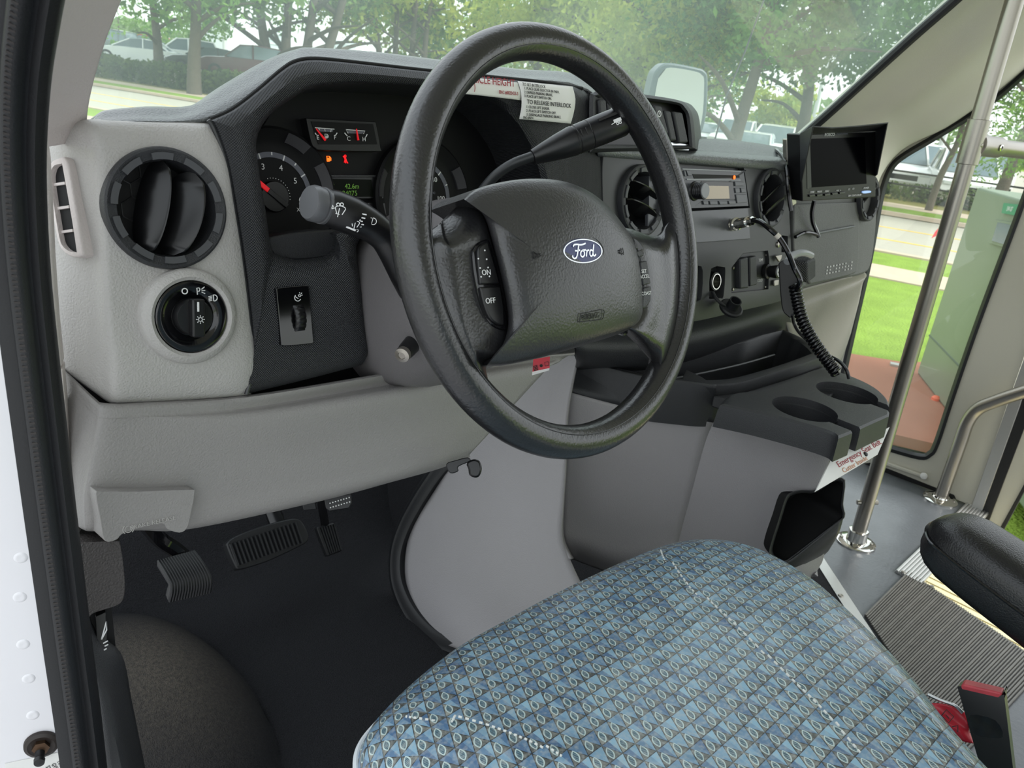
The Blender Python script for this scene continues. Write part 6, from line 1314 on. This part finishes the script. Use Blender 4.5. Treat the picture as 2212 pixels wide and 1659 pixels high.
# ================================================================== the place outside
ZG = -1.05
def RP(a, s, z=0): return V((a-.33*s, 6.5+s, ZG+z))
def strip(name, a0, a1, s0, s1, z, mt, t=.1):
    return struct(plate(name, [RP(a0, s0, z), RP(a1, s0, z), RP(a1, s1, z), RP(a0, s1, z)], V((0, 0, 1)), t, mt, None, 0))
grassm = mat('mown_grass', '7f9a3c', .9, bump=('noise', 40, .03), vary=(3.0, .35), spec=.1)
asph = mat('pale_asphalt', 'a7a295', .85, vary=(6, .1), spec=.2); conc = mat('concrete_walk', 'b9a894', .85, vary=(4, .1), spec=.2)
brick = mat('red_brown_pavement', 'a06a54', .85, vary=(3, .16), spec=.2); yel = mat('yellow_road_paint', 'd2b04a', .7)
mb = MB(); mb.box(WF((20, 40, ZG-.19)), 0, 0, 0, 400, 400, .1); struct(mb.build('ground', grassm))
strip('road', 14.0, 22.4, -60, 160, -.10, asph)
strip('road_parking_lot', 30.2, 95, -60, 160, -.06, asph)
strip('path_near', 10.9, 12.2, -60, 160, .0, conc); strip('path_far', 24.4, 26.0, -60, 160, .0, conc)
strip('kerb_near', 13.8, 14.05, -60, 160, .02, conc); strip('kerb_far', 22.35, 22.6, -60, 160, .02, conc)
strip('lawn_near', 6.0, 10.9, -60, 160, -.02, grassm); strip('lawn_middle', 12.2, 13.8, -60, 160, -.01, grassm); strip('lawn_far', 22.6, 24.4, -60, 160, -.01, grassm)
strip('lawn_verge', 26.0, 30.2, -60, 160, -.01, mat('dry_verge', '74703f', .9, vary=(2, .3), spec=.1))
struct(plate('road_forecourt', [V((-30, -30, ZG)), V((3.6, -30, ZG)), V((3.6, -2, ZG)), V((4.0, 3.4, ZG)), V((1.5, 12, ZG)), V((-30, 12, ZG))], V((0, 0, 1)), .03, mat('grey_forecourt', 'a3a2a3', .85, vary=(3, .1), spec=.2), None, 0))
struct(plate('pavement', [V((4.0, 3.4, ZG)), V((6.4, 3.4, ZG)), Zp(1816, 760, ZG), Zp(1945, 781, ZG), V((9.5, 1.2, ZG)), V((7.5, -1.5, ZG)), Zp(2060, 968, ZG), Zp(1936, 939, ZG)], V((0, 0, 1)), .08, brick, None, 0))
for i, a in enumerate((16.7, 19.2)): strip('road_marking', a, a+.16, -60, 160, -.095, yel, .004)
rng = np.random.default_rng(11)
def leafmat(name, c1, c2):
    mt = bpy.data.materials.new(name); mt.use_nodes = True; nt = mt.node_tree; b = nt.nodes['Principled BSDF']; N = nt.nodes.new
    at = N('ShaderNodeTexCoord'); nz = N('ShaderNodeTexNoise'); nz.inputs['Scale'].default_value = .9; nz.inputs['Detail'].default_value = 6; nt.links.new(at.outputs['Object'], nz.inputs['Vector'])
    mx = N('ShaderNodeMixRGB'); rp_ = N('ShaderNodeMapRange'); rp_.inputs[1].default_value = .35; rp_.inputs[2].default_value = .65; nt.links.new(nz.outputs['Fac'], rp_.inputs[0]); nt.links.new(rp_.outputs[0], mx.inputs[0])
    mx.inputs[1].default_value = (*lin(c1), 1); mx.inputs[2].default_value = (*lin(c2), 1); nt.links.new(mx.outputs[0], b.inputs['Base Color']); b.inputs['Roughness'].default_value = .6; b.inputs['Specular IOR Level'].default_value = .2
    tl_ = N('ShaderNodeBsdfTranslucent'); nt.links.new(mx.outputs[0], tl_.inputs[0]); ms = N('ShaderNodeMixShader'); ms.inputs[0].default_value = .45; o = nt.nodes['Material Output']
    nt.links.new(b.outputs[0], ms.inputs[1]); nt.links.new(tl_.outputs[0], ms.inputs[2]); nt.links.new(ms.outputs[0], o.inputs[0]); return mt
LM = [leafmat('leaf_mid_green', '4f7a38', '86a850'), leafmat('leaf_dark_green', '3c6234', '64893f'), leafmat('leaf_yellow_green', '8aa04a', 'b4ba52'), leafmat('leaf_hedge', '3a4f2c', '5f7038')]
bark = mat('tree_bark', '5a5148', .9, bump=('noise', 30, .03), vary=(8, .25))
def leaves(name, cen, rad, blobs, n, size, mt, parent=None, seed=0, droop=0.0):
    g = np.random.default_rng(seed); cen = np.array(cen); rad = np.array(rad)
    bc = g.normal(size=(blobs, 3)); bc /= np.linalg.norm(bc, axis=1)[:, None]; bc *= g.random((blobs, 1))**.4
    br_ = .22+.18*g.random(blobs); k = g.integers(0, blobs, n); d = g.normal(size=(n, 3)); d /= np.linalg.norm(d, axis=1)[:, None]; d *= (.5+.5*g.random((n, 1))); d[:, 2] -= droop*g.random(n)
    P = cen+(bc[k]+d*br_[k][:, None])*rad
    u = g.normal(size=(n, 3)); u /= np.linalg.norm(u, axis=1)[:, None]; w_ = g.normal(size=(n, 3)); w_ = np.cross(u, w_); w_ /= np.linalg.norm(w_, axis=1)[:, None]
    s = size*(.6+.8*g.random((n, 1))); vv = np.stack([P-u*s, P+w_*s*.45, P+u*s, P-w_*s*.45], 1).reshape(-1, 3)
    me = bpy.data.meshes.new(name); me.from_pydata(vv.tolist(), [], np.arange(n*4).reshape(-1, 4).tolist()); 
    return add(name, me, mt, parent)
def at(u, v, dist, z=None):
    r = ray(u, v); h = math.hypot(r.x, r.y); p = EYE+r*(dist/h); 
    if z is not None: p.z = z
    return p
def tree(u, dist, label, trunk_r, lm, cz, rad, n, size, stems=1, lean=0, seed=1, blobs=40, fork=2.6, droop=0, v=150):
    p = at(u, v, dist, ZG); t = thing('tree', p, label, 'tree', 'street trees beyond the road'); g = random.Random(seed); mb = MB(); right = V((CR.x, CR.y, 0)).normalized()
    top = V((p.x, p.y, cz))+right*lean
    for s in range(stems):
        off = right*((s-(stems-1)/2)*.9)+V((g.uniform(-.3, .3), g.uniform(-.3, .3), 0)); b = p+right*((s-(stems-1)/2)*trunk_r*1.2)
        mid = b+V((0, 0, fork))+off*.5+right*lean*.4; e = V((top.x, top.y, cz+rad[2]*.5))+off*2.2
        pth = spline([b+V((0, 0, -.1)), b+V((0, 0, fork*.45))+off*.15+right*lean*.1, mid, (mid+e)/2+V((g.uniform(-.4, .4), g.uniform(-.4, .4), 0)), e], 5); r0 = trunk_r/(1 if stems == 1 else 1.5)
        mb.tube(pth, [r0*(1.15-.85*i/(len(pth)-1)) for i in range(len(pth))], 9)
        for k in range(7):
            i = int(len(pth)*(.42+.5*k/7)); q = pth[min(i, len(pth)-1)]; a = g.uniform(0, 2*PI); ln = rad[0]*g.uniform(.45, .85); e2 = q+V((math.cos(a)*ln, math.sin(a)*ln, g.uniform(.3, 1.0)*ln*.6))
            mb.tube(spline([q, q.lerp(e2, .5)+V((0, 0, .25)), e2], 4), [r0*.42*(1-.8*j/8) for j in range(9)], 6)
    mb.build('trunk', bark, t, 60)
    leaves('crown', (top.x, top.y, cz), rad, blobs, n, size, LM[lm], t, seed, droop); return t
tree(345, 46, 'tall tree with straight dark trunk nearest the left windshield pillar', .27, 0, 6.2, (4.6, 4.6, 4.0), 5200, .20, seed=3, v=150)
tree(418, 40, 'forked tree rising behind the orange and white marker post', .30, 0, 6.0, (4.6, 4.6, 3.9), 5200, .20, seed=4, v=150, fork=3.0, lean=.5)
tree(640, 47, 'wide multi-stemmed tree in front of the pale building', .55, 0, 6.4, (6.2, 6.2, 4.2), 7600, .21, 4, seed=5, v=150, fork=2.4)
tree(868, 52, 'multi-stemmed tree with yellowish blossom above the left half of hood', .4, 2, 6.0, (5.6, 5.6, 4.4), 6400, .22, 4, seed=6, v=150)
tree(985, 58, 'slim stemmed tree just left of the steering wheel rim', .35, 0, 5.6, (5.6, 5.6, 4.4), 6000, .22, 4, seed=7, v=150)
tree(1172, 42, 'feathery yellow green tree seen through the top of the wheel', .26, 2, 5.2, (4.8, 4.8, 4.2), 8200, .16, seed=8, v=180, droop=.8)
tree(1298, 38, 'broad tree directly above the top right of the rim', .3, 2, 5.9, (4.4, 4.4, 3.9), 7600, .16, seed=9, v=180, droop=.6)
tree(1386, 30, 'feathery tree with wide trunk left of the outside mirror', .26, 2, 4.4, (3.9, 3.9, 3.0), 8200, .13, seed=10, v=200, droop=.7)
tree(1592, 25, 'dark green tree with low forked trunk right of the antenna', .26, 1, 4.8, (4.4, 4.4, 3.4), 11000, .115, seed=11, v=260, fork=1.7, lean=.3, blobs=60)
tree(1500, 40, 'dense dark tree behind the outside mirror', .3, 1, 5.0, (4.6, 4.6, 3.9), 7800, .17, seed=12, v=230)
tree(1740, 29, 'dark green tree against the right windshield pillar', .25, 1, 5.2, (4.6, 4.6, 3.3), 9000, .13, seed=13, v=260, droop=.5)
tree(2052, 26, 'thin leaning tree seen through the side window', .10, 1, 4.2, (2.8, 2.8, 2.6), 8000, .065, seed=14, v=300, lean=.9, fork=2.2)
tree(2190, 24, 'leafy tree at the top right corner beyond the grab pole', .16, 0, 3.4, (3.0, 3.0, 3.0), 11000, .06, seed=15, v=320)
# low yellow green shrubs at the parking lot
for u, d, r_, lab in ((1668, 46, 1.9, 'yellow green shrub under the forked tree'), (1722, 46, 2.0, 'tall yellow shrub beside the lamp post left of the right pillar'), (1540, 50, 2.2, 'green shrub in the distance right of the mirror'), (430, 56, 2.6, 'light green shrub behind the forked tree'), (265, 62, 3.2, 'bushy green shrub at the edge of the left pillar')):
    p = at(u, 200, d, ZG); t = thing('shrub', p, lab, 'shrub'); leaves('foliage', (p.x, p.y, ZG+r_*1.05), (r_*1.2, r_*1.2, r_), 16, 1500, .16, LM[2 if d < 50 else 0], t, int(u)); MB().tube([p, p+V((0, 0, r_))], [.08, .03], 6).build('stem', bark, t)
# distant tree line
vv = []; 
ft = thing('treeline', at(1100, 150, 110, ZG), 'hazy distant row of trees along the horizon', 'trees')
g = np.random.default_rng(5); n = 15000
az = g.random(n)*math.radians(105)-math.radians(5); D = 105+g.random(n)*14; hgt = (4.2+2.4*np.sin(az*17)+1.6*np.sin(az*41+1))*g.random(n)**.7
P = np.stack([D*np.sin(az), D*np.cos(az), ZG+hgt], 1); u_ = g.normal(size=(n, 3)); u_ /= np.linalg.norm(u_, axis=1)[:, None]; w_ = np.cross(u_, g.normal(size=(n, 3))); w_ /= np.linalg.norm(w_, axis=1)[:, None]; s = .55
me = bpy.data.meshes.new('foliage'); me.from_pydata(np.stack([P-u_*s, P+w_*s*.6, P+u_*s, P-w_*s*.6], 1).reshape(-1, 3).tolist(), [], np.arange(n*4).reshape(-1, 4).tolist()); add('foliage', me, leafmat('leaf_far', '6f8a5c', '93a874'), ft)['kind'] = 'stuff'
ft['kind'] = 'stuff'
# hedges along the verge
def hedge(s0, s1, a, h, label, n, sz):
    p = RP(a, (s0+s1)/2); t = thing('hedge', p, label, 'hedge'); g = np.random.default_rng(int(abs(s0)*7+3)); S = s0+(s1-s0)*g.random(n); A = a+(g.random(n)-.5)*1.3; Z = ZG+h*g.random(n)**.8*(1+.12*np.sin(S*1.3))
    P = np.stack([A-.33*S, 6.5+S, Z], 1); u_ = g.normal(size=(n, 3)); u_ /= np.linalg.norm(u_, axis=1)[:, None]; w_ = np.cross(u_, g.normal(size=(n, 3))); w_ /= np.linalg.norm(w_, axis=1)[:, None]
    me = bpy.data.meshes.new('foliage'); me.from_pydata(np.stack([P-u_*sz, P+w_*sz*.5, P+u_*sz, P-w_*sz*.5], 1).reshape(-1, 3).tolist(), [], np.arange(n*4).reshape(-1, 4).tolist()); add('foliage', me, LM[3], t)
hedge(16, 52, 27.4, 1.05, 'long clipped dark hedge in front of the parked cars at left', 9000, .16)
hedge(-12, 8, 28.2, .55, 'low dark hedge under the white cars in the side window', 4200, .10)
fe = thing('rail_fence', RP(27.2, 1), 'low black rail fence in front of the white parked cars', 'fence')
for k in range(7): MB().tube([RP(27.2, -10+k*3), RP(27.2, -10+k*3, .95)], .04, 6).build('post', M['blackm'], fe)
for z in (.9, .5): MB().tube([RP(27.2, -10, z), RP(27.2, 10, z)], .03, 6).build('rail', M['blackm'], fe)
# pale building
bd_ = thing('building', at(720, 120, 82, ZG), 'long pale flat building behind the left trees', 'building')
b0, b1 = at(492, 100, 84, ZG), at(1010, 100, 96, ZG); dx = (b1-b0); dx.z = 0; dl = dx.length; dx.normalize(); dy = V((-dx.y, dx.x, 0)); 
if dy.dot(CF) < 0: dy = -dy
fb = (b0, dx, dy, V((0, 0, 1))); wallm = mat('pale_building_wall', 'dfe6e6', .8); mb = MB(); mb.box(fb, dl/2, 6, 4.2, dl, 12, 8.4); mb.build('wall', wallm, bd_)
mb = MB(); mb.box(fb, dl/2, 6, 8.5, dl+.6, 12.6, .3); mb.build('roof', mat('building_roof', 'b9c2c4', .7), bd_)
for x in (5.0, 12.0): 
    mb = MB(); mb.box(fb, x, -.06, 3.2, 2.3, .1, 2.2); vn = mb.build('vent_grille', mat('vent_grey', 'a9b4b6', .6) if 'vent_grey' not in bpy.data.materials else bpy.data.materials['vent_grey'], bd_)
    mb = MB()
    for k in range(5): mb.box(fb, x, -.14, 2.3+k*.45, 2.2, .08, .16)
    mb.build('vent_slats', bpy.data.materials['building_roof'], vn)
mb = MB(); mb.box(fb, dl*.3, -.05, 1.2, 3.0, .1, 2.4); mb.build('door', bpy.data.materials['vent_grey'], bd_)
# marker post
mp_ = thing('marker_post', Zp(429, 184, ZG), 'orange topped white marker post at the kerb by the hedge', 'post')
b = Zp(429, 184, ZG); MB().tube([b, b+V((0, 0, .75))], .14, 12).build('post', M['paper'], mp_); MB().tube([b+V((0, 0, .75)), b+V((0, 0, 1.35))], .142, 12).build('orange_band', mat('orange_paint', 'd2653a', .6), mp_)['label'] = 'orange top half'
# lamp posts
lpm = mat('lamp_post_grey', 'c9cdcb', .5)
for u, d, h, lab in ((487, 62, 8.5, 'pale lamp post at the left corner of the building'), (1772, 52, 7.5, 'lamp post seen beside the right windshield pillar'), (2068, 44, 7.0, 'lamp post seen through the side window above white cars')):
    p = at(u, 200, d, ZG); t = thing('lamp_post', p, lab, 'lamp post'); MB().tube([p, p+V((0, 0, h))], [.16, .11], 10).build('pole', lpm, t); mb = MB(); mb.box(WF(p+V((0, 0, h))), .0, 0, .05, .9, .4, .16); mb.build('lamp_head', lpm, t, 30, .04); MB().tube([p, p+V((0, 0, .5))], .22, 10).build('footing', conc, t)
# parked cars
GL = mat('car_glass', '66767c', .08); TY = mat('tyre', '1a1a1a', .8); HL = mat('headlamp', 'e8ecee', .1); GR = mat('car_grille', '202224', .4)
def car(p, yaw, col, label, kind='suv'):
    t = thing('car', p, label, 'car', 'parked cars'); c, s_ = math.cos(yaw), math.sin(yaw); fr = (V(p), V((c, s_, 0)), V((-s_, c, 0)), V((0, 0, 1)))   # x = length forward, y = side
    cm_ = bpy.data.materials.get('car_'+col) or mat('car_'+col, col, .18, coat=.6)
    if kind == 'suv': body = [(-2.25, .45), (-2.3, .9), (-2.22, 1.08), (-1.0, 1.10), (.75, 1.08), (1.9, .98), (2.3, .82), (2.36, .5), (2.25, .3), (-2.15, .3)]; cab = [(-2.15, 1.08), (-1.85, 1.70), (-.6, 1.78), (.15, 1.72), (.95, 1.08)]; w_ = .93
    elif kind == 'truck': body = [(-2.8, .55), (-2.8, 1.1), (-.9, 1.12), (1.0, 1.12), (2.3, 1.08), (2.65, .9), (2.7, .5), (2.5, .38), (-2.6, .42)]; cab = [(-1.0, 1.1), (-.85, 1.74), (.1, 1.80), (.45, 1.72), (1.15, 1.1)]; w_ = .98
    else: body = [(-2.3, .4), (-2.36, .75), (-2.2, .92), (-1.3, .95), (.9, .92), (1.9, .82), (2.25, .66), (2.3, .42), (2.2, .25), (-2.2, .25)]; cab = [(-1.75, .93), (-1.05, 1.36), (-.3, 1.42), (.25, 1.36), (1.15, .92)]; w_ = .90
    mb = MB(); mb.loft([[fpt(fr, x*q, y*w_, .72+(z-.72)*qz) for x, z in body] for y, q, qz in ((-1, .965, .93), (-.93, 1, 1), (.93, 1, 1), (1, .965, .93))], True, True); mb.build('body', cm_, t, 30)
    mb = MB(); zc = cab[0][1]; mb.loft([[fpt(fr, x, y*w_*(1-.16*(z-zc)/.65), z) for x, z in cab] for y in (-.94, .94)], True, True); mb.build('windows', GL, t, 20)
    mb = MB(); top = cab[1:-1]; mb.loft([[fpt(fr, x*1.02, y*w_*(.84), z+.012) for x, z in top]+[fpt(fr, x*1.02, y*w_*.84, z-.05) for x, z in top[::-1]] for y in (-.96, .96)], True, True); mb.build('roof', cm_, t, 20)
    mb = MB()
    for y in (-1, 1):
        for (x, z), (x2, z2) in ((cab[0], cab[1]), (cab[-1], cab[-2]), ((-.45, zc), (-.45, cab[2][1]))):
            mb.tube([fpt(fr, x, y*w_*.945, z), fpt(fr, x2, y*w_*.81, z2)], .045, 5)
    mb.build('pillars', cm_, t)
    for x in (-1.42, 1.45):
        for y in (-1, 1):
            MB().lathe((fpt(fr, x, y*(w_-.10), .34), fr[1], fr[3], fr[2]*y), [(.34, -.1), (.34, .1), (.22, .11), (.2, .09), (.05, .1)], 20).build('wheel', TY, t)
    mb = MB(); mb.box(fr, body[6][0]+.02, 0, .62, .06, w_*1.0, .22); mb.build('grille', GR, t)
    for y in (-1, 1): mb = MB(); mb.box(fr, body[6][0]-.06, y*w_*.72, body[6][1]-.03, .2, w_*.36, .14); mb.build('headlamp', HL, t, 30, .03)
    return t
strip('ground_raised_lot', 29.2, 95, 22, 160, .66, asph, .9)
def lot(u, dist): return at(u, 200, dist, ZG-.06+(.72 if u < 700 else 0))
rd_ = math.atan2(1, -.33)
facing = rd_+PI/2   # toward the road
car(lot(262, 62), rd_+.5, '596468', 'dark silver pickup truck touching the left pillar', 'truck')
car(lot(322, 66), rd_+.4, 'a8322e', 'red car half hidden behind the straight dark trunk', 'suv')
car(lot(303, 52), rd_+.7, 'e6eaec', 'low white car in front of the red car', 'sedan')
car(lot(392, 54), rd_+.9, 'e9edee', 'white sport utility car between the two left trunks', 'suv')
car(lot(452, 50), rd_+.9, '39413f', 'dark green sedan right of the marker post', 'sedan')
car(lot(528, 47), rd_+.8, '4a2428', 'maroon sport utility car below the pale building', 'suv')
car(lot(580, 52), rd_+.8, '2e2f32', 'black car beside the maroon car at the hood edge', 'sedan')
car(lot(1610, 44), facing, 'f0f2f2', 'white car left of the forked trunk', 'suv')
car(lot(1648, 36), facing+.1, 'dfe4e6', 'pale silver car just behind the forked trunk', 'sedan')
car(lot(1560, 46), facing, 'eef0f0', 'white car beside the outside mirror', 'sedan')
car(lot(1700, 38), facing-.1, 'f0f2f2', 'white car nearest the monitor hood', 'suv')
car(lot(1745, 48), facing, 'e4e8ea', 'white car behind the monitor against the pillar', 'suv')
car(lot(1985, 33.5), facing+.15, 'f4f4f2', 'large white car facing the side window left of the grab pole', 'suv')
car(lot(2140, 31), facing+.1, 'f2f2f0', 'white car facing the side window right of the grab pole', 'suv')
car(lot(1925, 37), facing+.1, 'd9dcdc', 'silver car at the left edge of the side window', 'sedan')
car(lot(2075, 37), facing, 'ecefef', 'white car partly behind the grab pole', 'suv')
car(lot(1960, 48), facing, 'eef0f0', 'white car in the second row at the side window left', 'suv')
car(lot(2030, 50), facing, 'b8312e', 'red car far back in the lot through the side window', 'sedan')
car(lot(2110, 46), facing, 'e8ebec', 'white car in the second row right of the grab pole', 'sedan')
car(lot(2195, 44), facing, 'f0f0ee', 'white car in the second row at the picture edge', 'suv')
# green utility cabinet on the pavement
ub = thing('utility_cabinet', V((6.9, 1.8, ZG)), 'large grey green utility cabinet standing on the red brown pavement', 'cabinet')
A_ = Zp(1980, 806, ZG); B_ = Zp(2047, 892, ZG); dxu = (B_-A_).normalized(); dyu = V((-dxu.y, dxu.x, 0)); 
if dyu.dot(V((1, -1, 0))) < 0: dyu = -dyu
fu = (A_, dxu, dyu, V((0, 0, 1))); hU = 1.0
lo, hi = .3, 3.0
for _ in range(40):
    hU = (lo+hi)/2; q = A_+V((0, 0, hU))-EYE; vv_ = q.dot(CD)/q.dot(CF)*FPX+CY
    if vv_ > 404: lo = hU
    else: hi = hU
gm = mat('cabinet_green', '76836f', .4, vary=(2, .06)); mb = MB(); mb.box(fu, 2.0, 1.0, hU/2, 4.0, 2.0, hU); mb.build('cabinet_body', gm, ub, 30, .02)
mb = MB(); mb.box(fu, 2.0, -.002, hU*.22, 3.98, .006, .014); mb.build('panel_seam', mat('seam_dark', '5c6a5c', .6), ub)
NU = -dyu; PU = A_+NU*.02; UB = lambda u, v, o=0: pl(u, v, PU+NU*o, NU)
sg_ = plate('number_plate', [UB(u, v) for u, v in ((2168, 438), (2200, 442), (2194, 466), (2163, 460))], NU, .004, mat('sign_green', '2e8a64', .4), ub, 0)
xu = (UB(2200, 442)-UB(2168, 438)).normalized(); lettering('plate_words', 'SW-07', (UB(2181, 452, .002), xu, NU.cross(xu), NU), (UB(2168, 440)-UB(2164, 460)).length*.7, M['marks'], sg_, sx=.8)
plate('window_frame', [UB(u, v) for u, v in ((2146, 474), (2190, 482), (2172, 536), (2134, 524))], NU, .01, gm, ub, .002); plate('inspection_window', [UB(u, v, .006) for u, v in ((2155, 480), (2184, 486), (2168, 528), (2142, 520))], NU, .004, GL, ub, 0)
mf_ = thing('marker_flag', Zp(2012, 556, ZG), 'small red marker flag at the kerb in the side window', 'flag')
b = Zp(2010, 556, ZG); MB().tube([b, b+V((0, 0, .55))], .012, 5).build('flag_stick', M['steel'], mf_); fq = [b+V((0, 0, .55)), b+V((0, 0, .40))+CR*.01, b+V((0, 0, .34))-CR*.09, b+V((0, 0, .46))-CR*.06]
plate('flag_cloth', fq, CF, .005, mat('flag_red', 'd02a34', .6), mf_, 0)
oc2 = thing('orange_cap', Zp(2021, 862, ZG), 'small orange cap on the pavement at the foot of the cabinet', 'cap'); MB().lathe(WF(Zp(2021, 864, ZG)), [(.035, 0), (.035, .02), (.02, .035), (.003, .04)], 16).build('cap_body', mat('cap_orange', 'd8603a', .5), oc2)
pc_ = thing('paver_plate', Zp(1934, 786, ZG), 'pale flat metal plate at the edge of pavement and grass', 'plate'); plate('metal_plate', [Zp(u, v, ZG+.02) for u, v in ((1923, 781), (1944, 785), (1944, 790), (1924, 786))], V((0, 0, 1)), .02, M['alu'], pc_, 0)
